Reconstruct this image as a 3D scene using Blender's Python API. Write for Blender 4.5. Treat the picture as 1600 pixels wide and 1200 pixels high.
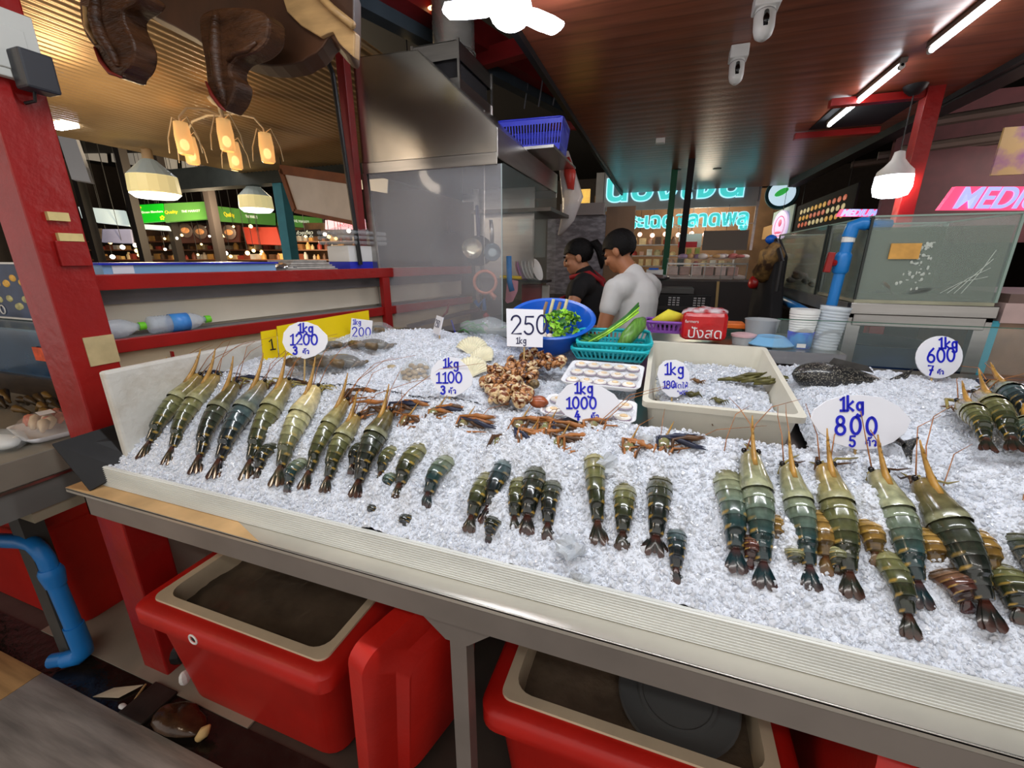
import bpy, bmesh, math, random
from mathutils import Vector, Matrix, Euler, noise

# ---------------------------------------------------------------- scene, camera, light
for _o in list(bpy.data.objects):
    bpy.data.objects.remove(_o)
SC = bpy.context.scene
COL = SC.collection
random.seed(7)
V = Vector
PI = math.pi
CAM_H, PITCH, YAW, FPX = 1.55, math.radians(16.6), math.radians(19.2), 655.0
cam_d = bpy.data.cameras.new('camera')
cam = bpy.data.objects.new('camera', cam_d)
COL.objects.link(cam)
cam.location = (0, 0, CAM_H)
cam.rotation_euler = Euler((PI / 2 - PITCH, 0, YAW), 'XYZ')
cam_d.sensor_width = 36
cam_d.lens = 36 * FPX / 1600
cam_d.clip_start = 0.02
SC.camera = cam
SC.view_settings.view_transform = 'Standard'
SC.view_settings.look = 'None'
SC.view_settings.gamma = 1
SC.view_settings.use_curve_mapping = False
SC.view_settings.exposure = 0.2

wd = bpy.data.worlds.new('hall_air')
SC.world = wd
wd.use_nodes = True
wd.node_tree.nodes['Background'].inputs[0].default_value = (1.0, 0.95, 0.9, 1)
wd.node_tree.nodes['Background'].inputs[1].default_value = 0.78


def lamp(name, kind, loc, power, col=(1, 1, 1), size=.1, sy=None, rot=(0, 0, 0)):
    l = bpy.data.lights.new(name, kind)
    l.energy = power
    l.color = col
    if kind == 'AREA':
        l.size = size
        if sy:
            l.shape = 'RECTANGLE'
            l.size_y = sy
    else:
        l.shadow_soft_size = size
    o = bpy.data.objects.new(name, l)
    COL.objects.link(o)
    o.location = loc
    o.rotation_euler = rot
    return o


# tube lamps of the stall ceiling over the ice (they hang above and behind the picture's top edge)
lamp('tube_light_front', 'AREA', (0.1, 0.75, 2.6), 25, (.93, .96, 1), 2.4, .06)
lamp('tube_light_aisle', 'AREA', (0.2, -0.9, 2.7), 34, (1, .97, .93), 2.4, .3, (math.radians(-25), 0, 0))
# warm point lights of the hall, two of them added to brighten its shops
lamp('hall_lamp_near', 'POINT', (-3.4, 2.0, 1.9), 17, (1, .72, .42), .12)
lamp('hall_lamp_far', 'POINT', (-6.2, 6.0, 2.6), 150, (1, .80, .55), .25)
lamp('hall_lamp_aisle', 'POINT', (-2.6, -0.6, 2.5), 26, (1, .84, .66), .2)
lamp('shops_fill_light', 'POINT', (-8.7, 6.6, 2.5), 520, (1, .80, .52), .25)  # added light that brightens the far stalls, no lamp body
lamp('back_fill_light', 'POINT', (0.6, 9.4, 2.5), 60, (1, .82, .6), .25)  # added light that warms the shelves under the teal letters
lamp('hall_lamp_right', 'POINT', (3.4, 4.4, 2.4), 60, (1, .85, .8), .2)

# ---------------------------------------------------------------- helpers
_F = V((-math.sin(YAW) * math.cos(PITCH), math.cos(YAW) * math.cos(PITCH), -math.sin(PITCH)))
_R = V((math.cos(YAW), math.sin(YAW), 0))
_U = _R.cross(_F)
_C = V((0, 0, CAM_H))


def ray(u, v):
    return _F + _R * ((u - 800) / FPX) + _U * ((600 - v) / FPX)


def atx(u, v, x):
    d = ray(u, v)
    return _C + d * (x / d.x)


def aty(u, v, y):
    d = ray(u, v)
    return _C + d * (y / d.y)


def atz(u, v, z):
    d = ray(u, v)
    return _C + d * ((z - CAM_H) / d.z)


def atw(u, v, w):
    return _C + ray(u, v) * w


def atp(u, v, p, n):
    d = ray(u, v)
    p, n = V(p), V(n)
    return _C + d * ((p - _C).dot(n) / d.dot(n))


def S(r, g, b):
    def f(c):
        c /= 255.0
        return c / 12.92 if c <= .04045 else ((c + .055) / 1.055) ** 2.4
    return (f(r), f(g), f(b))


MATS = {}


def mat(name, col, rough=.5, metal=0.0, var=.0, scale=8.0, bump=.0, bscale=None, trans=0.0, ior=1.45, es=0.0,
        ecol=None, alpha=1.0, vc=False, coat=0.0, sss=0.0, st=(1, 1, 1), spec=.5, col2=None, thr=None, detail=4):
    if name in MATS:
        return MATS[name]
    m = bpy.data.materials.new(name)
    m.use_nodes = True
    nt = m.node_tree
    b = nt.nodes['Principled BSDF']
    I = b.inputs
    I['Base Color'].default_value = (*col, 1)
    I['Roughness'].default_value = rough
    I['Metallic'].default_value = metal
    I['IOR'].default_value = ior
    I['Specular IOR Level'].default_value = spec
    I['Transmission Weight'].default_value = trans
    I['Alpha'].default_value = alpha
    I['Coat Weight'].default_value = coat
    I['Coat Roughness'].default_value = .08
    if sss:
        I['Subsurface Weight'].default_value = sss
        I['Subsurface Radius'].default_value = (.02, .02, .02)
    if es:
        I['Emission Color'].default_value = (*(ecol or col), 1)
        I['Emission Strength'].default_value = es
    L = nt.links.new
    src = None
    if vc:
        a = nt.nodes.new('ShaderNodeVertexColor')
        a.layer_name = 'Col'
        src = a.outputs[0]
    if var or bump or col2:
        tc = nt.nodes.new('ShaderNodeTexCoord')
        mp = nt.nodes.new('ShaderNodeMapping')
        mp.inputs['Scale'].default_value = st
        L(tc.outputs['Object'], mp.inputs['Vector'])
    if var or col2:
        n = nt.nodes.new('ShaderNodeTexNoise')
        n.inputs['Scale'].default_value = scale
        n.inputs['Detail'].default_value = detail
        L(mp.outputs[0], n.inputs['Vector'])
        fac = n.outputs['Fac']
        cr = nt.nodes.new('ShaderNodeValToRGB')
        lo, hi = (thr or (.3, .7))
        cr.color_ramp.elements[0].position = lo
        cr.color_ramp.elements[1].position = hi
        L(fac, cr.inputs[0])
        if col2:
            c0, c1 = col, col2
        else:
            c0 = tuple(max(0, c * (1 - var)) for c in col)
            c1 = tuple(min(1, c * (1 + var)) for c in col)
        if src is not None:
            cr.color_ramp.elements[0].color = (1 - var, 1 - var, 1 - var, 1)
            cr.color_ramp.elements[1].color = (1 + var, 1 + var, 1 + var, 1)
            mx = nt.nodes.new('ShaderNodeMix')
            mx.data_type = 'RGBA'
            mx.blend_type = 'MULTIPLY'
            mx.inputs[0].default_value = 1
            L(src, mx.inputs[6])
            L(cr.outputs[0], mx.inputs[7])
            src = mx.outputs[2]
        else:
            cr.color_ramp.elements[0].color = (*c0, 1)
            cr.color_ramp.elements[1].color = (*c1, 1)
            src = cr.outputs[0]
    if src is not None:
        L(src, I['Base Color'])
        if es and vc:
            L(src, I['Emission Color'])
    if bump:
        n2 = nt.nodes.new('ShaderNodeTexNoise')
        n2.inputs['Scale'].default_value = bscale or scale
        n2.inputs['Detail'].default_value = 5
        L(mp.outputs[0], n2.inputs['Vector'])
        bp = nt.nodes.new('ShaderNodeBump')
        bp.inputs['Strength'].default_value = bump
        bp.inputs['Distance'].default_value = .01
        L(n2.outputs['Fac'], bp.inputs['Height'])
        L(bp.outputs[0], I['Normal'])
    MATS[name] = m
    return m


def frame(o, right, up):
    r = V(right).normalized()
    u = V(up)
    u = (u - r * u.dot(r)).normalized()
    n = r.cross(u)
    M = Matrix((r, u, n)).transposed().to_4x4()
    M.translation = V(o)
    return M


def rotz(a, loc=(0, 0, 0)):
    return Matrix.Translation(V(loc)) @ Matrix.Rotation(a, 4, 'Z')


class MB:
    def __init__(s):
        s.v, s.f, s.c, s.m = [], [], [], []
        s.mi = 0
        s.col = (1, 1, 1)

    def add(s, vs, fs, M=None, cols=None):
        k = len(s.v)
        for i, p in enumerate(vs):
            p = V(p)
            s.v.append(M @ p if M is not None else p)
            s.c.append(cols[i] if cols else s.col)
        for f in fs:
            s.f.append(tuple(i + k for i in f))
            s.m.append(s.mi)
        return s

    def box(s, a, b, M=None):
        (x0, y0, z0), (x1, y1, z1) = a, b
        vs = [(x0, y0, z0), (x1, y0, z0), (x1, y1, z0), (x0, y1, z0), (x0, y0, z1), (x1, y0, z1), (x1, y1, z1), (x0, y1, z1)]
        return s.add(vs, [(3, 2, 1, 0), (4, 5, 6, 7), (0, 1, 5, 4), (1, 2, 6, 5), (2, 3, 7, 6), (3, 0, 4, 7)], M)

    def bar(s, a, b, w, h, up=(0, 0, 1)):
        a, b = V(a), V(b)
        d = b - a
        L = d.length
        upv = V(up)
        if abs(d.normalized().dot(upv)) > .98:
            upv = V((0, 1, 0))
        x = d.normalized()
        y = upv.cross(x).normalized()
        z = x.cross(y)
        M = Matrix((x, y, z)).transposed().to_4x4()
        M.translation = a
        return s.box((0, -w / 2, -h / 2), (L, w / 2, h / 2), M)

    def frustum(s, c, a, b, h, M=None):
        # box whose bottom half-sizes a and top half-sizes b differ
        x, y, z = c
        vs = [(x - a[0], y - a[1], z), (x + a[0], y - a[1], z), (x + a[0], y + a[1], z), (x - a[0], y + a[1], z),
              (x - b[0], y - b[1], z + h), (x + b[0], y - b[1], z + h), (x + b[0], y + b[1], z + h), (x - b[0], y + b[1], z + h)]
        return s.add(vs, [(3, 2, 1, 0), (4, 5, 6, 7), (0, 1, 5, 4), (1, 2, 6, 5), (2, 3, 7, 6), (3, 0, 4, 7)], M)

    def tube(s, pts, r, n=8, cap=True, M=None, cols=None, flat=1.0):
        pts = [V(p) for p in pts]
        k = len(pts)
        rs = r if isinstance(r, (list, tuple)) else [r] * k
        t0 = (pts[1] - pts[0]).normalized()
        ref = V((0, 0, 1)) if abs(t0.z) < .9 else V((1, 0, 0))
        nx = t0.cross(ref).normalized()
        vs, fs, cs = [], [], []
        for i, p in enumerate(pts):
            a = pts[max(i - 1, 0)]
            b = pts[min(i + 1, k - 1)]
            t = (b - a).normalized()
            nx = (nx - t * nx.dot(t)).normalized()
            ny = t.cross(nx)
            for j in range(n):
                an = 2 * PI * j / n
                vs.append(p + nx * (math.cos(an) * rs[i]) + ny * (math.sin(an) * rs[i] * flat))
                if cols:
                    cs.append(cols[i])
        for i in range(k - 1):
            for j in range(n):
                fs.append((i * n + j, i * n + (j + 1) % n, (i + 1) * n + (j + 1) % n, (i + 1) * n + j))
        if cap:
            fs.append(tuple(reversed(range(n))))
            fs.append(tuple(range((k - 1) * n, k * n)))
        return s.add(vs, fs, M, cs or None)

    def lathe(s, prof, n=24, M=None, close=False):
        vs, fs = [], []
        for r, z in prof:
            for j in range(n):
                a = 2 * PI * j / n
                vs.append((r * math.cos(a), r * math.sin(a), z))
        k = len(prof)
        for i in range(k - 1):
            for j in range(n):
                fs.append((i * n + j, i * n + (j + 1) % n, (i + 1) * n + (j + 1) % n, (i + 1) * n + j))
        if close:
            fs.append(tuple(reversed(range(n))))
            fs.append(tuple(range((k - 1) * n, k * n)))
        return s.add(vs, fs, M)

    def ell(s, c, r, n=12, k=8, M=None, col=None):
        vs, fs = [], []
        c = V(c)
        vs.append(c + V((0, 0, -r[2])))
        for i in range(1, k):
            ph = -PI / 2 + PI * i / k
            for j in range(n):
                a = 2 * PI * j / n
                vs.append(c + V((r[0] * math.cos(ph) * math.cos(a), r[1] * math.cos(ph) * math.sin(a), r[2] * math.sin(ph))))
        vs.append(c + V((0, 0, r[2])))
        for j in range(n):
            fs.append((0, 1 + (j + 1) % n, 1 + j))
        for i in range(k - 2):
            for j in range(n):
                a = 1 + i * n
                fs.append((a + j, a + (j + 1) % n, a + n + (j + 1) % n, a + n + j))
        top = len(vs) - 1
        a = 1 + (k - 2) * n
        for j in range(n):
            fs.append((a + j, a + (j + 1) % n, top))
        if col:
            return s.add(vs, fs, M, [col] * len(vs))
        return s.add(vs, fs, M)

    def prism(s, poly, d, M=None):
        n = len(poly)
        vs = [(x, y, 0) for x, y in poly] + [(x, y, d) for x, y in poly]
        fs = [tuple(reversed(range(n))), tuple(range(n, 2 * n))] + [(i, (i + 1) % n, n + (i + 1) % n, n + i) for i in range(n)]
        return s.add(vs, fs, M)

    def stroke(s, pts, w, M=None, th=.0006, z=0.0):
        # a flat marker stroke of constant width, with real thickness
        pts = [V((p[0], p[1], 0)) for p in pts]
        n = len(pts)
        L, R = [], []
        for i, p in enumerate(pts):
            t = (pts[min(i + 1, n - 1)] - pts[max(i - 1, 0)])
            t = t.normalized() if t.length else V((1, 0, 0))
            o = V((-t.y, t.x, 0)) * w / 2
            e = V((0, 0, 0))
            if i == 0:
                e = -t * w * .4
            if i == n - 1:
                e = t * w * .4
            L.append(p + o + e)
            R.append(p - o + e)
        vs = []
        for a, b in zip(L, R):
            vs += [a + V((0, 0, z)), b + V((0, 0, z)), a + V((0, 0, z + th)), b + V((0, 0, z + th))]
        fs = []
        for i in range(n - 1):
            k = 4 * i
            fs += [(k + 2, k + 3, k + 7, k + 6), (k, k + 4, k + 5, k + 1), (k, k + 2, k + 6, k + 4), (k + 1, k + 5, k + 7, k + 3)]
        fs += [(0, 1, 3, 2), (4 * n - 4, 4 * n - 2, 4 * n - 1, 4 * n - 3)]
        return s.add(vs, fs, M)

    def build(s, name, m, parent=None, smooth=False, bevel=0, sub=0, solid=0, label=None, auto=None, kind=None):
        me = bpy.data.meshes.new(name)
        me.from_pydata([tuple(p) for p in s.v], [], s.f)
        ms = m if isinstance(m, (list, tuple)) else [m]
        for x in ms:
            me.materials.append(x)
        if len(ms) > 1:
            me.polygons.foreach_set('material_index', s.m)
        if any(c != (1, 1, 1) for c in s.c):
            at = me.color_attributes.new('Col', 'FLOAT_COLOR', 'POINT')
            flat = []
            for c in s.c:
                flat += [c[0], c[1], c[2], 1.0]
            at.data.foreach_set('color', flat)
        if smooth or auto:
            me.polygons.foreach_set('use_smooth', [True] * len(me.polygons))
        me.update()
        if auto:
            me.set_sharp_from_angle(angle=math.radians(auto))
        o = bpy.data.objects.new(name, me)
        COL.objects.link(o)
        if solid:
            md = o.modifiers.new('thick', 'SOLIDIFY')
            md.thickness = solid
            md.offset = 0
        if bevel:
            md = o.modifiers.new('bev', 'BEVEL')
            md.width = bevel
            md.segments = 2
            md.limit_method = 'ANGLE'
            md.angle_limit = math.radians(40)
        if sub:
            md = o.modifiers.new('sub', 'SUBSURF')
            md.levels = md.render_levels = sub
        if parent is not None:
            put(o, parent)
        if label:
            o['label'] = label
        if kind:
            o['kind'] = kind
        return o


def put(o, parent):
    # meshes are built in world coordinates; a thing's Empty only carries a place
    o.parent = parent
    if parent.parent is None:
        o.matrix_parent_inverse = parent.matrix_basis.inverted()


def tag(o, label, cat, group=None, kind=None):
    o['label'] = label
    o['category'] = cat
    if group:
        o['group'] = group
    if kind:
        o['kind'] = kind
    return o


def thing(name, label, cat, loc=(0, 0, 0), group=None):
    o = bpy.data.objects.new(name, None)
    o.empty_display_size = .05
    COL.objects.link(o)
    o.location = loc
    return tag(o, label, cat, group)


def struct(o):
    o['kind'] = 'structure'
    return o


def dup(root, M, label=None, group=None):
    # copy a thing with its parts and sub-parts and set it down with matrix M
    def cp(o, par):
        c = o.copy()
        COL.objects.link(c)
        if par is not None:
            c.parent = par
        for ch in o.children:
            cp(ch, c)
        return c
    r = cp(root, None)
    r.matrix_basis = M
    if label:
        r['label'] = label
    if group:
        r['group'] = group
    return r


def text(name, body, size, M, m, parent, ext=.001, shear=0, bev=0, sx=1.0, align='CENTER'):
    c = bpy.data.curves.new(name, 'FONT')
    c.body = body
    c.size = size
    c.extrude = ext
    c.shear = shear
    c.offset = bev
    c.align_x = align
    c.align_y = 'CENTER'
    c.materials.append(m)
    tmp = bpy.data.objects.new(name + '_curve', c)
    COL.objects.link(tmp)
    bpy.context.view_layer.update()
    dg = bpy.context.evaluated_depsgraph_get()
    me = bpy.data.meshes.new_from_object(tmp.evaluated_get(dg), preserve_all_data_layers=False, depsgraph=dg)
    bpy.data.objects.remove(tmp)
    me.transform(M @ Matrix.Diagonal((sx, 1, 1, 1)))
    o = bpy.data.objects.new(name, me)
    COL.objects.link(o)
    if parent is not None:
        put(o, parent)
    return o


def arc(cx, cy, rx, ry, a0, a1, n=14):
    return [(cx + rx * math.cos(math.radians(a0 + (a1 - a0) * i / n)), cy + ry * math.sin(math.radians(a0 + (a1 - a0) * i / n))) for i in range(n + 1)]


GL = {
    '0': [arc(.3, .5, .27, .45, 80, 445, 22)],
    '1': [[(.1, .78), (.32, .98), (.32, .03)], [(.1, .03), (.55, .03)]],
    '2': [arc(.3, .72, .25, .25, 170, -30, 12) + [(.06, .05), (.58, .05)]],
    '3': [arc(.27, .74, .22, .22, 150, -80, 12), arc(.27, .27, .26, .25, 85, -150, 14)],
    '4': [[(.34, .98), (.05, .36), (.6, .36)], [(.43, .62), (.43, .02)]],
    '5': [[(.55, .95), (.14, .95), (.1, .56)] + arc(.29, .33, .26, .28, 120, -150, 14)],
    '6': [[(.48, .96), (.2, .68)] + arc(.3, .28, .25, .26, 160, 510, 20)],
    '7': [[(.05, .93), (.56, .93), (.2, .02)], [(.2, .5), (.5, .5)]],
    '8': [arc(.3, .73, .2, .22, -90, 270, 18), arc(.3, .26, .26, .25, 90, 450, 18)],
    'k': [[(.1, 1.0), (.1, .03)], [(.48, .62), (.12, .32), (.5, .03)]],
    'g': [arc(.28, .35, .2, .26, 60, 400, 16), [(.49, .62), (.49, -.15)] + arc(.28, -.15, .21, .17, 0, -150, 8)],
    'T': [arc(.13, .3, .08, .09, 0, 360, 10) + [(.05, .45), (.1, .62), (.25, .56), (.38, .64), (.5, .52), (.5, .02)]],   # Thai to tao
    'a': [arc(-.12, .86, .07, .06, 0, 330, 8) + [(.08, .84), (.17, .97)]],                                   # Thai mai han akat
    'w': [[(.02, .52)] + arc(.22, .42, .2, .2, 150, 0, 10) + [(.42, .14)] + arc(.36, .12, .07, .09, 0, 360, 10)],        # Thai wo waen
    ' ': [],
}


def write(mb, s, x, y, h, w, M, gap=.62, z=.0006, jit=.03):
    """hand-written marker strokes; x, y is the left foot of the line"""
    for ch in s:
        k = .8 if ch == '1' else 1
        if ch == 'a':
            x -= gap * h * .28
        jx, jy, js = (random.uniform(-jit, jit) for _ in range(3))
        for st in GL[ch]:
            mb.stroke([(x + (px + jx) * h * .9, y + (py + jy) * h * (1 + js)) for px, py in st], w, M, z=z)
        x += gap * h * (k if ch != 'a' else .4)
    return x
# ---------------------------------------------------------------- materials
M_red = mat('red_paint', S(150, 22, 20), .32, var=.12, scale=6, bump=.25, bscale=25)
M_redb = mat('red_beam_paint', S(120, 20, 22), .45, var=.2, scale=5)
M_redpl = mat('red_cooler_plastic', S(190, 28, 18), .42, var=.1, scale=7, bump=.08, bscale=60)
M_cream = mat('cream_liner', S(205, 188, 160), .5, var=.1, scale=9)
M_steel = mat('brushed_steel', S(175, 172, 168), .28, 1, var=.12, scale=3, st=(1, 1, 12), bump=.03, bscale=40)
M_hood = mat('hood_steel', S(190, 186, 178), .24, 1, var=.2, scale=2.2, bump=.12, bscale=2.5)
M_dsteel = mat('dull_steel', S(138, 130, 124), .45, .35, var=.15, scale=4)
M_lip = mat('steel_lip', S(222, 218, 208), .3, .7, var=.15, scale=2.5)
M_black = mat('black_rubber', S(22, 22, 24), .6, var=.3, scale=12, bump=.2)
M_dark = mat('dark_metal', S(32, 31, 32), .5, .2, var=.2)
M_acr = mat('clear_ribbed_plastic', S(216, 218, 212), .25, var=.12, scale=3, st=(1, 6, 6), spec=.6)
M_foam = mat('white_foam', S(212, 210, 202), .7, var=.1, scale=14, bump=.3, bscale=60, col2=S(188, 180, 165), thr=(.45, .85))
M_white = mat('white_plastic', S(225, 225, 222), .35, var=.03)
M_card = mat('white_card', S(232, 233, 240), .5, var=.04, scale=5)
M_blueink = mat('blue_marker', S(20, 30, 190), .4)
M_navyink = mat('navy_marker', S(12, 14, 70), .4)
M_blackink = mat('black_marker', S(15, 15, 20), .5)
M_yel = mat('yellow_board', S(235, 205, 0), .45, var=.06, scale=6)
M_stick = mat('bamboo_stick', S(190, 160, 105), .6)
M_glass = mat('clear_glass', (.93, .98, .96), .02, trans=1.0, ior=1.02, alpha=.32, spec=.6)
M_pane = mat('thin_pane', S(205, 222, 216), .03, alpha=.07, spec=.9)
M_haze = mat('reflection_haze_pane', S(236, 236, 242), .06, alpha=.17, spec=.9, var=.08, scale=3)  # near-white film stands in for hall reflections hazing the glass
M_greengl = mat('green_glass_edge', S(40, 90, 70), .1, alpha=.9)
M_wood = mat('carved_wood', S(72, 44, 25), .4, var=.5, scale=9, st=(1, 1, 4), bump=.6, bscale=30)
M_woodl = mat('pale_carved_wood', S(176, 140, 92), .45, var=.2, scale=8, st=(1, 1, 5))
M_brown = mat('brown_timber', S(120, 70, 35), .5, var=.2)
M_bluepipe = mat('blue_pipe', S(28, 120, 195), .35, var=.06)
M_bluepl = mat('blue_basin_plastic', S(20, 95, 205), .3, var=.05)
M_royal = mat('royal_blue_plastic', S(38, 50, 190), .32)
M_teal = mat('teal_plastic', S(35, 185, 195), .35)
M_purple = mat('purple_plastic', S(140, 80, 180), .4)
M_pinkpl = mat('pink_plastic', S(220, 150, 170), .4)
M_skin = mat('skin', S(176, 118, 84), .5, var=.06, scale=20, sss=.06)
M_skin2 = mat('skin_light', S(190, 132, 98), .5, var=.06, scale=20, sss=.06)
M_hair = mat('black_hair', S(16, 14, 14), .6, var=.4, scale=60, bump=.6, bscale=150, spec=.25)
M_tee = mat('white_cotton', S(222, 222, 220), .85, var=.04, scale=9, bump=.25, bscale=9)
M_btee = mat('black_cotton', S(22, 21, 23), .85, var=.15, scale=12, bump=.2, bscale=12)
M_apron = mat('red_apron_cloth', S(160, 28, 36), .8, var=.1)
M_olive = mat('yellow_shorts_cloth', S(196, 176, 40), .8, var=.1)
M_navy = mat('dark_trousers', S(35, 36, 45), .85)
M_cerise = mat('dark_red_cloth', S(120, 14, 24), .85, var=.15)
M_led = mat('led_white', S(235, 240, 255), .3, es=16, ecol=(.86, .9, 1))
M_tubeon = mat('tube_lit', S(240, 245, 255), .3, es=14, ecol=(.9, .95, 1))
M_warm = mat('warm_bulb', S(255, 210, 130), .3, es=3.2, ecol=(1, .68, .28))
M_warmsh = mat('warm_shade', S(236, 190, 120), .4, es=.38, ecol=(1, .62, .25), alpha=.8)
M_lampw = mat('lamp_glow', S(255, 250, 235), .3, es=3.2, ecol=(1, .96, .88))
M_shade = mat('cream_shade', S(232, 212, 140), .4, es=.4, ecol=(1, .84, .42))
M_leaf = mat('lettuce_leaf', S(158, 212, 66), .5, var=.35, scale=30)
M_leafd = mat('dark_leaf', S(50, 110, 40), .5, var=.3, scale=30)
M_cuc = mat('cucumber_skin', S(95, 140, 60), .35, var=.35, scale=30, st=(6, 1, 1))
M_straw = mat('pale_stalk', S(205, 195, 150), .6)
M_cratew = mat('ivory_crate', S(216, 212, 196), .45, var=.08, scale=6)
M_tray = mat('foam_tray', S(236, 238, 242), .4)
M_bag = mat('plastic_bag', S(215, 225, 228), .12, alpha=.28, spec=.8, bump=.9, bscale=16)
M_wrap = mat('cling_wrap', S(220, 225, 230), .06, alpha=.18, spec=1.0, bump=.9, bscale=22)
M_bottle = mat('bottle_plastic', S(220, 232, 245), .05, alpha=.38, spec=1.0, bump=.6, bscale=45)
M_label = mat('bottle_label', S(90, 165, 225), .35, var=.35, scale=14, col2=S(35, 105, 205))
M_cap = mat('green_cap', S(110, 205, 40), .4)
M_tealneon = mat('teal_letter', S(80, 225, 225), .4, es=.6, ecol=(.08, .76, .76))
M_neonrim = mat('neon_rim', S(190, 240, 255), .4, es=.8, ecol=(.45, .85, 1))
M_pinkneon = mat('pink_neon', S(240, 60, 110), .4, es=1.0, ecol=(1, .09, .2))
M_lav = mat('lavender_letter', S(175, 180, 255), .4, es=.9, ecol=(.42, .45, 1))
M_greysign = mat('grey_board', S(168, 168, 174), .5, var=.06)
M_concrete = mat('pale_floor_slab', S(150, 138, 122), .6, var=.12, scale=5)

# wet dark grey floor with tile joints
M_floor = mat('wet_floor', S(70, 63, 56), .28, var=.35, scale=3.2, bump=.12, bscale=14)
M_plank = mat('grey_plank', S(128, 120, 112), .3, var=.35, scale=3.0, st=(1, 9, 1), bump=.15, bscale=10)
M_plankl = mat('tan_plank', S(168, 130, 84), .45, var=.25, scale=4, st=(1, 12, 1))
M_gutter = mat('wet_gutter', S(30, 25, 21), .15, var=.6, scale=9, bump=.6, bscale=22)

# brown plank ceiling: glossy boards running along X


def plank_mat(name, c0, c1, pitch, axis, rough, groove):
    m = bpy.data.materials.new(name)
    m.use_nodes = True
    nt = m.node_tree
    b = nt.nodes['Principled BSDF']
    L = nt.links.new
    tc = nt.nodes.new('ShaderNodeTexCoord')
    w = nt.nodes.new('ShaderNodeTexWave')
    w.wave_type = 'BANDS'
    w.bands_direction = axis
    w.wave_profile = 'SIN'
    w.inputs['Scale'].default_value = 1.0 / pitch * (2 * PI / 20)
    w.inputs['Distortion'].default_value = 0
    L(tc.outputs['Object'], w.inputs['Vector'])
    mp = nt.nodes.new('ShaderNodeMapping')
    mp.inputs['Scale'].default_value = (1, 9, 1) if axis == 'Y' else (9, 1, 1)
    L(tc.outputs['Object'], mp.inputs['Vector'])
    n = nt.nodes.new('ShaderNodeTexNoise')
    n.inputs['Scale'].default_value = 2.4
    n.inputs['Detail'].default_value = 5
    L(mp.outputs[0], n.inputs['Vector'])
    cr = nt.nodes.new('ShaderNodeValToRGB')
    cr.color_ramp.elements[0].position = .3
    cr.color_ramp.elements[1].position = .7
    cr.color_ramp.elements[0].color = (*c0, 1)
    cr.color_ramp.elements[1].color = (*c1, 1)
    L(n.outputs['Fac'], cr.inputs[0])
    gr = nt.nodes.new('ShaderNodeValToRGB')
    gr.color_ramp.elements[0].position = groove[0]
    gr.color_ramp.elements[1].position = groove[1]
    gr.color_ramp.elements[0].color = (.72, .72, .72, 1)
    L(w.outputs['Color'], gr.inputs[0])
    mx = nt.nodes.new('ShaderNodeMix')
    mx.data_type = 'RGBA'
    mx.blend_type = 'MULTIPLY'
    mx.inputs[0].default_value = 1
    L(cr.outputs[0], mx.inputs[6])
    L(gr.outputs[0], mx.inputs[7])
    L(mx.outputs[2], b.inputs['Base Color'])
    b.inputs['Roughness'].default_value = rough
    bp = nt.nodes.new('ShaderNodeBump')
    bp.inputs['Strength'].default_value = .1
    bp.inputs['Distance'].default_value = .006
    L(w.outputs['Color'], bp.inputs['Height'])
    L(bp.outputs[0], b.inputs['Normal'])
    MATS[name] = m
    return m


M_ceil = plank_mat('brown_plank_ceiling', S(122, 64, 44), S(160, 90, 62), .12, 'Y', .3, (.0, .10))
M_corr = mat('corrugated_sheet', S(190, 160, 118), .32, .35, var=.1, scale=4)
M_offw = mat('off_white_board', S(214, 206, 188), .6, var=.06, scale=4)
M_greyb = mat('grey_board_shelf', S(118, 116, 118), .55, var=.1)
M_night = mat('dark_void', S(26, 24, 26), .8)
M_bwall = mat('dark_brown_wall', S(52, 42, 38), .6, var=.15)
M_bluegr = mat('blue_green_post', S(62, 140, 160), .5, var=.1)
M_dgreen = mat('dark_green_post', S(18, 92, 62), .5)
M_slate = mat('slate_beam', S(60, 72, 80), .5, var=.15)

# ---------------------------------------------------------------- setting: floor, ceilings, walls
b = MB(); b.box((-16, -3, -.1), (8, 16, 0))
struct(b.build('floor', M_floor))
b = MB(); b.box((-2.129, -3, 0), (3, .57, .012))
struct(b.build('floor_planks', M_plank))
b = MB(); b.box((-2.9, -3, 0), (-2.132, .57, .012))
struct(b.build('floor_plank_tan', M_plankl))
b = MB(); b.box((-3.2, .57, 0.001), (1.5, .685, .004))
struct(b.build('floor_gutter', M_gutter))
b = MB(); b.box((-2.4, .685, 0.001), (-1.2, 1.6, .008))
struct(b.build('floor_slab', M_concrete))

CX0, CX1 = -.82, 1.86
b = MB(); b.box((CX0, -1.2, 2.7), (CX1, 8.5, 2.73))
struct(b.build('ceiling', M_ceil))
b = MB(); b.box((CX0 - .035, -1.2, 2.66), (CX0, 8.5, 2.76)); b.box((CX1, -1.2, 2.66), (CX1 + .05, 8.5, 2.76))
struct(b.build('trim_1', M_dark))
# dark void above the kitchen and the hall roof
b = MB(); b.box((-16, -3, 4.2), (8, 16, 4.3))
struct(b.build('ceiling_hall', M_night))
b = MB()
b.box((-16, 15.9, 0), (8, 16, 4.2))
struct(b.build('wall_back', M_bwall))
b = MB(); b.box((7.9, -3, 0), (8, 16, 4.2))
struct(b.build('wall_right', M_bwall))
b = MB(); b.box((-16, -3, 0), (-15.9, 16, 4.2))
struct(b.build('wall_far', M_bwall))

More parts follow.
